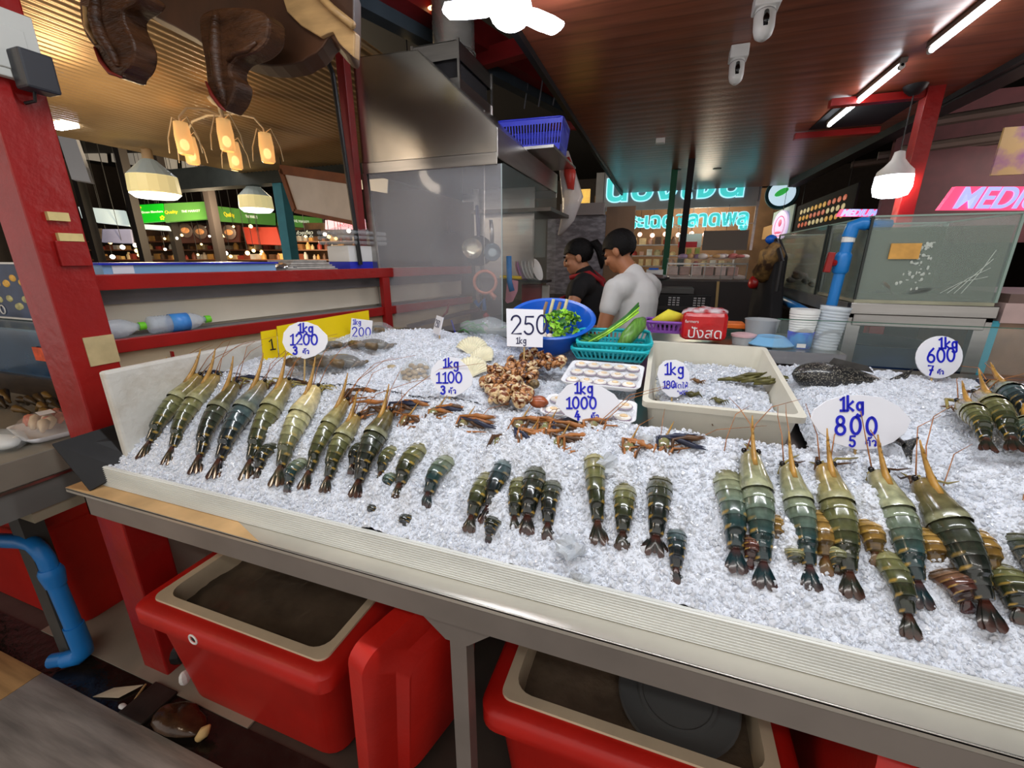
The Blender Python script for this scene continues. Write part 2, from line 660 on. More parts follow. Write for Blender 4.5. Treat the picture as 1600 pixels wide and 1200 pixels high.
# corrugated sheet ceiling over the left hall (real corrugation, ribs along Y)
b = MB()
vs, fs = [], []
nx = 360
xs = [-5.2 + 3.68 * i / nx for i in range(nx + 1)]
for i, x in enumerate(xs):
    z = 2.6 + .006 * math.sin(x * 2 * PI / .062)
    yb = 4.4 + .12 * math.sin(x * 1.1)
    vs += [(x, -1.5, z), (x, yb, z)]
for i in range(nx):
    fs.append((2 * i, 2 * i + 1, 2 * i + 3, 2 * i + 2))
b.add(vs, fs)
struct(b.build('ceiling_left', M_corr, smooth=True))
b = MB(); b.box((-7.0, 4.42, 2.46), (-1.62, 4.62, 2.72))
struct(b.build('trim_2', mat('dark_green_beam', S(52, 56, 50), .6, var=.2)))
# ---------------------------------------------------------------- left partition with open shelf
WA = math.radians(12)
WO = V((-1.705, .876, 0))
WE = V((math.sin(WA), math.cos(WA), 0))
WN = V((math.cos(WA), -math.sin(WA), 0))
MW = Matrix((WE, -WN, V((0, 0, 1)))).transposed().to_4x4()   # x along the wall, y away from the stall, z up
MW.translation = WO
b = MB(); b.box((-.05, .12, 0), (2.0, .15, 1.46), MW)
w = struct(b.build('wall_left', M_offw))
pc = thing('shelf_partition', 'red railed partition with an open grey shelf behind the yellow boards', 'partition', WO)
b = MB(); b.box((-.02, 0, 1.452), (2.0, .02, 1.502), MW)
b.build('top_rail', M_red, pc, bevel=.003)
b = MB(); b.box((-.02, .02, 1.47), (2.0, .42, 1.496), MW)
b.build('counter_top', M_greyb, pc)
b = MB(); b.box((-.02, .085, 1.40), (2.0, .118, 1.452), MW)
b.build('under_strip', M_greyb, pc)
b = MB(); b.box((-.02, .10, 1.30), (2.0, .119, 1.40), MW)
b.build('back_panel', M_offw, pc)
b = MB(); b.box((-.02, .02, 1.275), (2.0, .118, 1.288), MW)
b.build('shelf_board', M_greyb, pc)
b = MB(); b.box((-.02, 0, 1.245), (2.0, .02, 1.291), MW)
b.build('lower_rail', M_red, pc, bevel=.003)
b = MB(); b.box((-.02, .025, 1.02), (2.0, .045, 1.246), MW); b.box((-.02, .02, 1.15), (2.0, .026, 1.156), MW)
b.build('lower_panel', mat('tan_board', S(196, 178, 148), .6, var=.1, scale=5, st=(1, 1, 8)), pc)
b = MB(); b.box((1.16, -.012, 1.0), (1.21, .018, 1.452), MW)
b.build('upright', M_red, pc, bevel=.003)

# water bottles lying on the shelf
def bottle(label, s0, mats, lab):
    r = .032
    c = WO + WE * s0 - WN * .052 + V((0, 0, 1.289 + r))
    t = thing('water_bottle', label, 'bottle', c, None)
    M = Matrix((WN, V((0, 0, 1)), WE)).transposed().to_4x4()
    M.translation = c
    prof = [(.0, .0), (.02, .001), (.03, .006), (r, .014)]
    for i in range(9):
        z = .02 + i * .0095
        prof += [(r, z), (r - .0022, z + .0047)]
    prof += [(r, .108), (r, .128)]
    for i in range(1, 8):
        a = i / 7
        prof.append((r * (1 - a ** 2 * .62), .128 + .05 * a))
    prof += [(.0115, .182), (.0115, .188)]
    b = MB(); b.lathe(prof, 20, M)
    bb = b.build('bottle_body', M_bottle, t, smooth=True)
    b = MB(); b.lathe([(.0, .206), (.0135, .205), (.0145, .2), (.0145, .186), (.012, .185)], 16, M)
    b.build('bottle_cap', M_cap, t, auto=30, label='green screw cap')
    if lab:
        b = MB(); b.lathe([(r + .0006, .068), (r + .0008, .1), (r + .0006, .126)], 24, M)
        b.build('bottle_label', M_label, bb, smooth=True, solid=.0008, label='blue paper label')
bottle('clear water bottle with a blue label and green cap lying on the shelf', .105, None, True)
bottle('clear unlabelled water bottle lying on the shelf beside the red post', -.105, None, False)

# hanging peg below the lower rail
b = MB(); b.bar((*(WO + WE * .14 + V((.002, 0, 0)))[:2], 1.225), (*(WO + WE * .14)[:2], 1.195), .012, .006)
tag(b.build('clothes_peg', M_red), 'small red peg clipped above the foam board', 'peg')

# ---------------------------------------------------------------- red post at the left end
PX0, PX1, PY0, PY1 = -1.80, -1.66, .725, .845
b = MB(); b.box((PX0, PY0, 0), (PX1, PY1, 2.7))
post = tag(b.build('red_post', M_red, bevel=.006), 'scuffed red steel post at the left end of the ice table', 'post')
b = MB(); b.box((PX1, .766, 1.228), (PX1 + .003, .8445, 1.318))
b.build('bare_patch', mat('bare_metal_patch', S(190, 172, 128), .5, var=.15, scale=20), post, label='cream patch of bare metal with red edges')
b = MB(); b.box((PX1, .765, 1.53), (PX1 + .012, .838, 1.60))
b.build('red_plate', M_red, post, bevel=.002)
for n, (z0, z1, y0, y1) in enumerate([(1.655, 1.678, .765, .812), (1.60, 1.622, .775, .832)]):
    b = MB(); b.box((PX1, y0, z0), (PX1 + .0135, y1, z1))
    b.build('paper_strip', mat('old_paper', S(212, 192, 130), .7, var=.1, scale=30), post, label='torn tan paper strip')
t = thing('switch_box', 'white electrical box with a black adapter high on the red post', 'switch box', (PX1, .79, 2.0))
b = MB(); b.box((PX1, .735, 2.0), (PX1 + .022, .846, 2.16)); b.box((PX1 + .02, .75, 2.02), (PX1 + .026, .82, 2.12))
b.build('box_body', mat('greyish_plastic', S(205, 206, 200), .45), t, bevel=.003)
b = MB(); b.box((PX1 + .02, .772, 1.975), (PX1 + .075, .842, 2.065))
b.build('adapter', mat('charcoal_plastic', S(48, 50, 56), .5), t, bevel=.006, label='black plug-in adapter')
b = MB(); b.tube([(PX1 + .04, .80, 1.98), (PX1 + .03, .80, 1.955), (PX1 + .004, .79, 1.95)], .004, 6)
b.build('cable', M_dark, t)

# ---------------------------------------------------------------- ice display table
TX0, TX1 = -1.56, 2.0
tb = thing('ice_display_table', 'long steel display table holding the iced prawns', 'table', (.2, .9, 0))
b = MB(); b.box((TX0 - .055, .606, .894), (TX1, .668, .9)); b.box((TX0 - .055, .606, .886), (TX1, .610, .9))
b.build('steel_lip', M_lip, tb, bevel=.0015, label='bright steel front lip')
b = MB()
b.add([(-1.615, .607, .9004), (-1.615, .66, .9004), (-1.0, .66, .9004), (-.85, .607, .9004)], [(0, 3, 2, 1)])
b.build('rust_stain', mat('rust_water_stain', S(196, 160, 112), .4, var=.25, scale=8), tb)
b = MB(); b.box((TX0, .618, .815), (TX1, .624, .893)); b.box((TX0, .618, .815), (TX0 + .006, 1.7, .893))
b.build('apron', M_dsteel, tb)
b = MB()
prof = [(.652, .9005)]
for i in range(11):
    a0, a1 = (i + .15) / 11, (i + .85) / 11
    prof += [(.652 + .012 * a0, .9005 + .056 * a0), (.6495 + .012 * (a0 + a1) / 2, .9005 + .056 * (a0 + a1) / 2 + .0003), (.652 + .012 * a1, .9005 + .056 * a1)]
prof += [(.664, .957), (.671, .957), (.671, .9005)]
n = len(prof)
vs = [(TX0, y, z) for y, z in prof] + [(TX1, y, z) for y, z in prof]
b.add(vs, [tuple(range(n)), tuple(reversed(range(n, 2 * n)))] + [((i + 1) % n, i, n + i, n + (i + 1) % n) for i in range(n)])
b.build('front_guard', M_acr, tb, label='ribbed pale plastic front guard')
b = MB(); b.box((TX0, .671, .90), (TX1, 1.03, .905)); b.box((TX0, 1.03, .9), (TX1, 1.035, 1.085))
DS = math.radians(8)
def zd(y):
    return 1.085 + (y - 1.03) * math.tan(DS)
vs = []
for x in (TX0, TX1):
    for y, dz in ((1.03, 0), (1.03, -.006), (1.75, -.006), (1.75, 0)):
        vs.append((x, y, zd(y) + dz))
b.add(vs, [(0, 1, 2, 3), (7, 6, 5, 4), (0, 3, 7, 4), (1, 5, 6, 2), (0, 4, 5, 1), (3, 2, 6, 7)])
b.build('steel_deck', M_steel, tb)
b = MB(); b.box((-.34, 1.022, 1.07), (TX1, 1.036, 1.122))
b.build('deck_rail', M_steel, tb, bevel=.002)
for lx in (-.37, 1.3):
    b = MB(); b.box((lx - .021, .68, 0), (lx + .021, .72, .82))
    b.build('leg', M_dsteel, tb)
    if lx > -1:
        b = MB()
        b.prism([(-.12, 0), (.12, 0), (.12, -.035), (.028, -.115), (-.028, -.115), (-.12, -.035)], .004, frame((lx, .677, .816), (1, 0, 0), (0, 0, 1)))
        b.build('gusset_plate', M_dsteel, tb)
for lx in (-1.5, 1.3):
    b = MB(); b.box((lx - .02, 1.66, 0), (lx + .02, 1.70, .9))
    b.build('leg', M_dsteel, tb)
# rubber flap at the left end
b = MB()
pts = [(-1.575, .612, .905), (-1.60, .612, 1.035), (-1.575, .83, 1.03), (-1.545, .84, .93), (-1.53, .655, .905)]
b.add([(-1.52, .618, .9005), (-1.615, .61, 1.038), (-1.60, .84, 1.045), (-1.50, .84, .985), (-1.49, .70, .93)], [(0, 4, 3, 2, 1)])
tag(b.build('rubber_flap', M_black, solid=.008), 'black rubber flap folded over the left end of the table', 'rubber sheet')
# foam board at the left
b = MB(); b.box((-1.535, .72, .93), (-1.505, 1.42, 1.235))
bm = b.build('foam_board', M_foam, bevel=.008)
tag(bm, 'dirty white foam board standing at the left end of the ice', 'foam board')

# glass barrier at the back
t = thing('glass_barrier', 'low clear glass barrier behind the ice, below the fish tank', 'glass barrier', (.9, 1.72, 1.22))
b = MB(); b.box((.40, 1.715, 1.2), (2.0, 1.722, 1.345))
b.build('glass_sheet', M_pane, t)
b = MB(); b.box((.40, 1.7145, 1.345), (2.0, 1.7225, 1.3475))
b.build('glass_edge', M_greengl, t)

# ---------------------------------------------------------------- coolers
def rrect(x0, y0, x1, y1, r, n=5):
    p = []
    for cx, cy, a in ((x1 - r, y1 - r, 0), (x0 + r, y1 - r, 90), (x0 + r, y0 + r, 180), (x1 - r, y0 + r, 270)):
        for i in range(n + 1):
            t_ = math.radians(a + 90 * i / n)
            p.append((cx + r * math.cos(t_), cy + r * math.sin(t_)))
    return p
def loops(b, rings):
    n = len(rings[0])
    k = len(b.v)
    vs = [p for r in rings for p in r]
    fs = []
    for i in range(len(rings) - 1):
        for j in range(n):
            fs.append((i * n + j, i * n + (j + 1) % n, (i + 1) * n + (j + 1) % n, (i + 1) * n + j))
    b.add(vs, fs)
def rr(x0, y0, x1, y1, r, z):
    return [(x, y, z) for x, y in rrect(x0, y0, x1, y1, r)]
def cooler(label, x0, y0, x1, y1, zr, fill, fillmat, holes=True):
    t = thing('cooler_box', label, 'cooler', ((x0 + x1) / 2, (y0 + y1) / 2, 0))
    b = MB()
    tp = .075
    loops(b, [rr(x0 + tp, y0 + tp, x1 - tp, y1 - tp, .06, .004), rr(x0 + tp - .01, y0 + tp - .01, x1 - tp + .01, y1 - tp + .01, .07, .02),
              rr(x0 + .035, y0 + .035, x1 - .035, y1 - .035, .06, zr - .10), rr(x0 + .02, y0 + .02, x1 - .02, y1 - .02, .06, zr - .085),
              rr(x0, y0, x1, y1, .05, zr - .06), rr(x0, y0, x1, y1, .05, zr - .012), rr(x0 + .012, y0 + .012, x1 - .012, y1 - .012, .045, zr),
              rr(x0 + .045, y0 + .045, x1 - .045, y1 - .045, .03, zr)])
    b.f.append(tuple(reversed(range(24)))); b.m.append(0)
    cb = b.build('cooler_body', M_redpl, t, auto=50)
    b = MB()
    loops(b, [rr(x0 + .044, y0 + .044, x1 - .044, y1 - .044, .03, zr - .004), rr(x0 + .046, y0 + .046, x1 - .046, y1 - .046, .03, zr + .006),
              rr(x0 + .074, y0 + .074, x1 - .074, y1 - .074, .05, zr + .005), rr(x0 + .085, y0 + .085, x1 - .085, y1 - .085, .05, fill - .03)])
    b.build('liner', M_cream, t, auto=50, label='cream inner liner rim')
    b = MB()
    nx, ny = 44, 24
    vs, fs = [], []
    for j in range(ny + 1):
        for i in range(nx + 1):
            x = x0 + .08 + (x1 - x0 - .16) * i / nx
            y = y0 + .08 + (y1 - y0 - .16) * j / ny
            vs.append((x, y, fill + .012 * noise.noise(V((x * 9, y * 9, 2))) + .006 * noise.noise(V((x * 40, y * 40, 5)))))
    for j in range(ny):
        for i in range(nx):
            a = j * (nx + 1) + i
            fs.append((a, a + 1, a + nx + 2, a + nx + 1))
    b.add(vs, fs)
    b.build('slush', fillmat, t, smooth=True, kind='stuff')
    if holes:
        hx = x0 + (x1 - x0) * holes
        b = MB(); b.tube([(hx + .016 * math.cos(a), y0 + .0, zr - .034 + .016 * math.sin(a)) for a in [2 * PI * i / 16 for i in range(17)]], .004, 6)
        b.build('drain_ring', M_white, cb, label='white ring round a hole')
        b = MB(); b.ell((hx, y0 + .004, zr - .034), (.013, .006, .013))
        b.build('drain_hole', M_dark, cb)
    return t
M_slush = mat('dirty_slush', S(112, 96, 80), .25, var=.35, scale=9, bump=.5, bscale=60)
M_slushd = mat('dark_cooler_water', S(84, 72, 60), .18, var=.3, scale=6, bump=.3, bscale=30)
cooler('open red cooler of dark water under the left half of the table', -1.575, .64, -.76, 1.14, .45, .385, M_slushd, .37)
cooler('open red cooler of brown slush under the middle of the table', -.345, .715, .40, 1.2, .45, .375, M_slush, .52)
# lids standing beside the coolers
def lid(name, label, M, L=.62, Wd=.46):
    t = thing(name, label, 'cooler lid', M.translation)
    b = MB()
    loops(b, [[M @ V(p) for p in r] for r in (rr(-L / 2, -Wd / 2, L / 2, Wd / 2, .05, 0), rr(-L / 2, -Wd / 2, L / 2, Wd / 2, .05, .05),
              rr(-L / 2 + .02, -Wd / 2 + .02, L / 2 - .02, Wd / 2 - .02, .05, .062), rr(-L / 2 + .08, -Wd / 2 + .08, L / 2 - .08, Wd / 2 - .08, .05, .066),
              rr(-L / 2 + .10, -Wd / 2 + .10, L / 2 - .10, Wd / 2 - .10, .05, .092))])
    b.f.append(tuple(reversed(range(24)))); b.m.append(0)
    b.f.append(tuple(range(96, 120))); b.m.append(0)
    b.build('lid_shell', M_redpl, t, auto=45)
    b = MB(); b.tube([M @ V((-.02 + .02 * math.cos(a), -Wd / 2 + .045, .066 + .02 * math.sin(a) * 0 + .001)) + (M.to_3x3() @ V((0, .007 * math.sin(a), 0))) for a in [2 * PI * i / 14 for i in range(15)]], .002, 6)
    b.build('hole_ring', M_white, t)
    return t
M1 = frame((-.625, .86, .36), (-.24, -.16, 1), (0, -1, .0)) @ Matrix.Rotation(math.radians(0), 4, 'Z')
M1 = frame((-.575, .80, .385), (.14, -.10, .98), (.30, 1, .06))
n_ = V((M1[0][2], M1[1][2], M1[2][2]))
if n_.x < 0:
    M1 = M1 @ Matrix.Rotation(PI, 4, 'X')
lid('leaning_cooler_cover', 'red cooler lid standing on edge beside the left cooler', M1, .70, .42)
for i, (lx, lb) in enumerate(((.46, 'red cooler lid standing against the middle cooler'), (.60, 'red cooler lid standing right of another red lid under the table'))):
    M2 = frame((lx, .93, .40), (.06, -.1, .99), (.25, 1, .03))
    n_ = V((M2[0][2], M2[1][2], M2[2][2]))
    if n_.x < 0:
        M2 = M2 @ Matrix.Rotation(PI, 4, 'X')
    lid('leaning_cooler_cover', lb, M2, .72, .46)
# grey round lid lying in the slush
t = thing('bucket_lid', 'grey round bucket lid lying in the brown slush of the cooler', 'lid', (.14, .93, .40))
Mg = Matrix.Translation(V((.145, .955, .405))) @ Euler((math.radians(7), math.radians(-5), 0)).to_matrix().to_4x4()
b = MB(); b.lathe([(0, .016), (.088, .016), (.092, .02), (.100, .02), (.104, .012), (.135, .012), (.15, .018), (.155, .012), (.15, 0), (0, 0)], 40, Mg)
b.build('lid_disc', mat('grey_plastic', S(92, 94, 94), .5), t, auto=30)

# ---------------------------------------------------------------- left neighbour's stall
ls = thing('neighbour_counter', 'grey slab counter of the neighbouring stall left of the red post', 'counter', (-2.5, .7, 0))
M_slab = mat('grey_slab', S(122, 116, 104), .55, var=.15, scale=6)
b = MB(); b.box((-3.6, .05, .845), (-1.9, 1.4, .935)); b.build('slab_top', M_slab, ls, bevel=.004)
b = MB(); b.box((-3.6, .05, .836), (-1.895, 1.4, .845)); b.build('steel_strip', M_steel, ls)
b = MB(); b.box((-3.6, .05, .74), (-1.905, 1.4, .836)); b.build('apron', mat('grey_apron', S(98, 98, 94), .6, var=.1), ls)
b = MB(); b.box((-3.6, .62, .70), (-1.91, 1.4, .74)); b.build('pale_strip', mat('putty_strip', S(140, 132, 112), .6), ls)
for y in (.64, 1.32):
    b = MB(); b.box((-2.16, y, 0), (-2.08, y + .06, .74)); b.build('leg', mat('grey_leg', S(62, 62, 60), .6, var=.2), ls)
cooler('red cooler in the shadow under the neighbouring counter', -3.1, .68, -2.19, 1.3, .60, .5, M_slushd, 0)
t = thing('drain_pipe', 'bent blue drain pipe running down to the floor left of the table', 'pipe', (-2.05, .66, 0))
b = MB(); b.tube([(-2.6, .60, .50), (-2.36, .62, .525), (-2.12, .645, .56), (-2.07, .65, .557), (-2.045, .652, .535), (-2.035, .655, .50), (-2.03, .655, .40), (-2.01, .655, .12), (-2.012, .655, .075), (-2.04, .64, .048), (-2.12, .60, .042)], .026, 14)
b.build('pipe_run', M_bluepipe, t, smooth=True)
b = MB()
b.tube([(-2.0335, .655, .46), (-2.033, .655, .445), (-2.0325, .655, .43), (-2.03, .655, .385)], [.03, .036, .036, .03], 14)
b.build('coupling', M_bluepipe, t, auto=40)
b = MB(); b.tube([(-2.016, .655, .20), (-2.011, .655, .10), (-2.013, .655, .072), (-2.035, .642, .05), (-2.075, .622, .043)], .031, 14)
b.build('elbow', M_bluepipe, t, auto=40)
b = MB(); b.tube([(-1.93, .93, .0), (-1.95, .93, .74)], .016, 8)
tag(b.build('conduit', mat('beige_conduit', S(150, 138, 118), .6)), 'thin beige conduit behind the red post foot', 'pipe')
# goods on the neighbour's counter
t = thing('squid_tray', 'white foam tray of wrapped pink squid on the neighbouring counter', 'food tray', (-2.08, .78, .935))
Mt = rotz(math.radians(-12), (-2.09, .80, .936))
b = MB(); loops(b, [[Mt @ V(p) for p in r] for r in (rr(-.11, -.07, .11, .07, .03, 0), rr(-.13, -.09, .13, .09, .03, .022), rr(-.12, -.08, .12, .08, .03, .02), rr(-.1, -.06, .1, .06, .03, .006))])
b.f.append(tuple(range(72, 96))); b.m.append(0)
b.build('foam_tray', M_tray, t, smooth=True)
for i in range(13):
    x, y = random.uniform(-.085, .085), random.uniform(-.045, .045)
    b = MB(); b.tube([Mt @ V((x - .035, y, .028)), Mt @ V((x, y + .008, .045 + .012 * random.random())), Mt @ V((x + .03, y - .006, .03))], [.008, .017, .006], 8)
    b.build('squid', mat('pink_squid', S(214, 126, 100), .3, var=.25, scale=30) if i % 3 else mat('pale_squid', S(222, 200, 170), .3), t, smooth=True)
b = MB(); b.ell((0, 0, .03), (.125, .085, .045), 20, 8, Mt)
b.build('film', M_wrap, t, smooth=True)
b = MB(); b.box((-.03, -.02, .0748), (.03, .02, .0758), Mt); b.build('price_sticker', M_card, t)
t = thing('ice_bag', 'clear bag of ice at the front of the neighbouring counter', 'bag', (-2.02, .66, .936))
b = MB(); b.ell((-2.06, .66, .962), (.10, .055, .035), 18, 8)
for i in range(len(b.v)):
    p = b.v[i]; b.v[i] = p + V((.012, .012, .012)) * noise.noise(p * 25)
b.build('bag_film', M_bag, t, smooth=True)
b = MB(); b.ell((-2.06, .66, .958), (.08, .04, .022), 14, 6); b.build('ice', M_white, t, smooth=True)
# stall case with dark glass and dried goods
t = thing('seafood_case', 'dark blue glass food case behind the red post', 'display case', (-2.6, 1.1, .935))
b = MB(); b.box((-3.6, 1.02, .936), (-2.02, 1.36, 1.03)); b.build('case_base', mat('dark_wet_wood', S(48, 36, 26), .35, var=.5, scale=14, st=(1, 4, 4)), t)
b = MB(); b.box((-3.6, 1.04, 1.03), (-2.03, 1.05, 1.24)); b.build('case_glass', mat('blue_dark_glass', S(34, 62, 88), .12, var=.4, scale=5), t)
b = MB(); b.box((-3.6, 1.04, 1.24), (-2.03, 1.34, 1.25)); b.build('case_top', mat('blue_grey_top', S(70, 95, 112), .25, var=.25, scale=4), t)
b = MB(); b.box((-2.62, 1.028, 1.115), (-2.535, 1.036, 1.175)); b.build('orange_tag', mat('orange_tag', S(210, 82, 40), .6, var=.25, scale=40), t, label='orange price tag')
for i in range(34):
    x, y = random.uniform(-3.2, -2.05), random.uniform(.86, 1.0)
    b = MB(); b.tube([(x, y, .95), (x + .04, y + random.uniform(-.02, .02), .962 + .03 * random.random()), (x + .09, y, .95)], [.006, .016, .004], 7)
    tag(b.build('dried_fish', mat('dried_fish_brown', S(110, 84, 40), .4, var=.5, scale=20) if i % 2 else mat('dried_fish_dark', S(58, 44, 24), .4, var=.5, scale=20), smooth=True),
        'brown dried fish heaped on the counter behind the squid tray', 'dried fish', 'dried fish on the neighbouring counter')
t = thing('menu_poster', 'dark blue food menu board left of the red post', 'poster', (-3.0, 1.25, 1.25))
b = MB(); b.box((-3.6, 1.2, 1.26), (-2.70, 1.212, 1.53)); b.build('board', mat('poster_blue', S(52, 66, 96), .4, var=.5, scale=5), t)
b = MB(); b.box((-3.6, 1.196, 1.255), (-2.70, 1.214, 1.264)); b.box((-3.6, 1.196, 1.526), (-2.7, 1.214, 1.535)); b.build('border', M_white, t)
for i in range(26):
    x, z = random.uniform(-3.28, -2.76), random.choice([1.44, 1.45, 1.335, 1.345]) + random.uniform(-.02, .02)
    b = MB(); b.ell((x, 1.2, z), (.03, .004, .017), 10, 6)
    b.build('food_picture', mat('food_yellow', S(225, 175, 70), .5, var=.3, scale=40) if z > 1.4 else mat('food_green', S(180, 175, 120), .5, var=.4, scale=40), t)
for x, z in ((-2.86, 1.415), (-2.78, 1.335), (-3.2, 1.30)):
    b = MB(); b.tube([(x + .022 * math.cos(a), 1.197, z + .022 * math.sin(a)) for a in [2 * PI * i / 14 for i in range(15)]], .003, 5); b.build('ring_mark', M_white, t)

# ---------------------------------------------------------------- litter on the floor
b = MB(); b.add([(-1.835, .578, .006), (-1.80, .625, .007), (-1.70, .665, .016), (-1.735, .605, .012)], [(0, 1, 2, 3)])
tag(b.build('paper_scrap', mat('dirty_paper', S(205, 192, 165), .7, var=.1), solid=.002), 'crumpled cream paper scrap on the wet gutter', 'paper')
b = MB(); b.tube([(-1.70, .672, .010), (-1.675, .63, .014), (-1.662, .60, .008)], .004, 6)
tag(b.build('twig', M_stick), 'thin bamboo stick on the wet floor by the paper', 'stick')
b = MB(); b.ell((-1.685, .59, .012), (.018, .01, .006), 10, 6)
tag(b.build('shell_chip', M_white), 'tiny white shell chip beside the stick on the floor', 'shell')
b = MB(); b.box((-1.67, .568, .004), (-1.55, .69, .018))
tag(b.build('gutter_cover', mat('gutter_cover', S(52, 46, 42), .3, var=.3, scale=12, bump=.3), bevel=.003), 'dark metal gutter cover plate on the floor', 'cover plate')
b = MB(); b.ell((-1.70, .80, .06), (.075, .07, .065), 14, 9)
for i in range(len(b.v)):
    b.v[i] = b.v[i] + V((.03, .03, .03)) * noise.noise(b.v[i] * 9)
tag(b.build('black_stone', mat('black_stone', S(26, 25, 25), .5, var=.4, scale=14, bump=.5)), 'black lump of stone left of the red cooler', 'stone')
b = MB(); b.ell((-1.42, .625, .03), (.11, .055, .03), 16, 9)
for i in range(len(b.v)):
    b.v[i] = b.v[i] + V((.03, .02, .02)) * noise.noise(b.v[i] * 11)
tag(b.build('wet_sack', mat('wet_brown_sack', S(64, 44, 28), .2, var=.5, scale=16, bump=.5), smooth=True), 'wet brown sack crumpled in front of the red cooler', 'sack')
b = MB(); b.tube([(-1.315, .60, .02), (-1.30, .615, .04), (-1.29, .63, .055)], [.012, .018, .004], 8)
tag(b.build('dry_leaf', M_stick, smooth=True), 'curled tan leaf beside the wet brown sack', 'leaf')
b = MB(); b.ell((-1.505, .70, .09), (.012, .02, .03), 8, 6)
tag(b.build('white_cup_rim', M_white), 'white scrap wedged between the stone and the cooler', 'scrap')
b = MB(); b.ell((-1.60, .98, .50), (.06, .05, .06), 14, 9)
for i in range(len(b.v)):
    b.v[i] = b.v[i] + V((.03, .03, .03)) * noise.noise(b.v[i] * 18)
tag(b.build('red_bag', mat('red_bag_film', S(190, 45, 40), .3, var=.2), smooth=True), 'small crumpled red bag tied by the red post foot', 'bag')
# ---------------------------------------------------------------- ice
ICE_A = math.radians(33)
P0 = V((0, .70, .96))
PN = V((0, -math.sin(ICE_A), math.cos(ICE_A)))
PU = V((0, math.cos(ICE_A), math.sin(ICE_A)))
def on_ice(u, v):
    return atp(u, v, P0, PN)
TS = math.tan(DS)
def zt(y):
    return 1.158 + (y - 1.03) * TS
DN = V((0, -math.sin(DS), math.cos(DS)))
def on_top(u, v, h=0):
    return atp(u, v, (0, 1.03, zt(1.03) + h), DN)

def ice_mat(name, base, trans):
    m = mat(name, base, .16, trans=trans, ior=1.31, spec=.7, bump=.5, bscale=160)
    return m
M_ice = mat('crushed_ice_bed', S(226, 231, 240), .3, var=.08, scale=60, bump=.7, bscale=150, spec=.7, sss=.15)
M_chip = mat('ice_chip', S(242, 246, 253), .10, trans=.34, ior=1.31, spec=.85)
M_lump = mat('clear_ice', S(236, 242, 248), .08, trans=.5, ior=1.31, spec=.8, bump=.5, bscale=60)

def chip(b, c, r):
    # one crushed chip: a squashed random polyhedron
    t = (1 + 5 ** .5) / 2
    base = [(-1, t, 0), (1, t, 0), (-1, -t, 0), (1, -t, 0), (0, -1, t), (0, 1, t), (0, -1, -t), (0, 1, -t), (t, 0, -1), (t, 0, 1), (-t, 0, -1), (-t, 0, 1)]
    fs = [(0, 11, 5), (0, 5, 1), (0, 1, 7), (0, 7, 10), (0, 10, 11), (1, 5, 9), (5, 11, 4), (11, 10, 2), (10, 7, 6), (7, 1, 8),
          (3, 9, 4), (3, 4, 2), (3, 2, 6), (3, 6, 8), (3, 8, 9), (4, 9, 5), (2, 4, 11), (6, 2, 10), (8, 6, 7), (9, 8, 1)]
    M = Euler((random.uniform(0, 6), random.uniform(0, 6), random.uniform(0, 6))).to_matrix()
    sx, sy, sz = random.uniform(.6, 1.2), random.uniform(.5, 1.1), random.uniform(.35, .8)
    k = len(b.v)
    q = r / 1.9
    for p in base:
        j = random.uniform(.75, 1.2) * q
        b.v.append(c + M @ V((p[0] * sx * j, p[1] * sy * j, p[2] * sz * j)))
        b.c.append((1, 1, 1))
    for f in fs:
        b.f.append((f[0] + k, f[1] + k, f[2] + k))
        b.m.append(1)

def rough(x, y):
    return (.012 * noise.noise(V((x * 7, y * 7, .3))) + .007 * noise.noise(V((x * 23, y * 23, 1.7))) + .0045 * noise.noise(V((x * 70, y * 70, 4.1)))
            + .003 * noise.noise(V((x * 160, y * 160, 9.1))))
def ice_field(name, label, x0, x1, y0, y1, zf, step, nchip, rmin, rmax, mask=None):
    b = MB()
    nx, ny = int((x1 - x0) / step), int((y1 - y0) / (step * .8))
    vs, fs = [], []
    for j in range(ny + 1):
        y = y0 + (y1 - y0) * j / ny
        for i in range(nx + 1):
            x = x0 + (x1 - x0) * i / nx
            vs.append((x, y, zf(x, y) + rough(x, y)))
    for j in range(ny):
        for i in range(nx):
            a = j * (nx + 1) + i
            fs.append((a, a + 1, a + nx + 2, a + nx + 1))
    b.add(vs, fs)
    for _ in range(nchip):
        x, y = random.uniform(x0, x1), random.uniform(y0, y1)
        if mask and not mask(x, y):
            continue
        r = rmin + (rmax - rmin) * random.random() ** 3.2
        chip(b, V((x, y, zf(x, y) + rough(x, y) + r * random.uniform(-.1, .45))), r)
    o = b.build(name, [M_ice, M_chip])
    return tag(o, label, 'ice', kind='stuff')

HUMPS = []     # ice heaped over the buried heads: (x, y, radius, height)
def z_front(x, y):
    z = .962 + (y - .70) * math.tan(ICE_A)
    top = 1.158
    if z > top:
        z = top + (z - top) * .12
    if y < .70:
        z = .962 - (.70 - y) * .35
    if y > 1.0:
        z -= max(0, y - 1.0) * 1.6 * (1 if x > -.36 else .12)
    for hx, hy, r, h in HUMPS:
        d2 = ((x - hx) ** 2 + (y - hy) ** 2) / (r * r)
        if d2 < 4:
            z += h * math.exp(-d2 * 1.4)
    return z

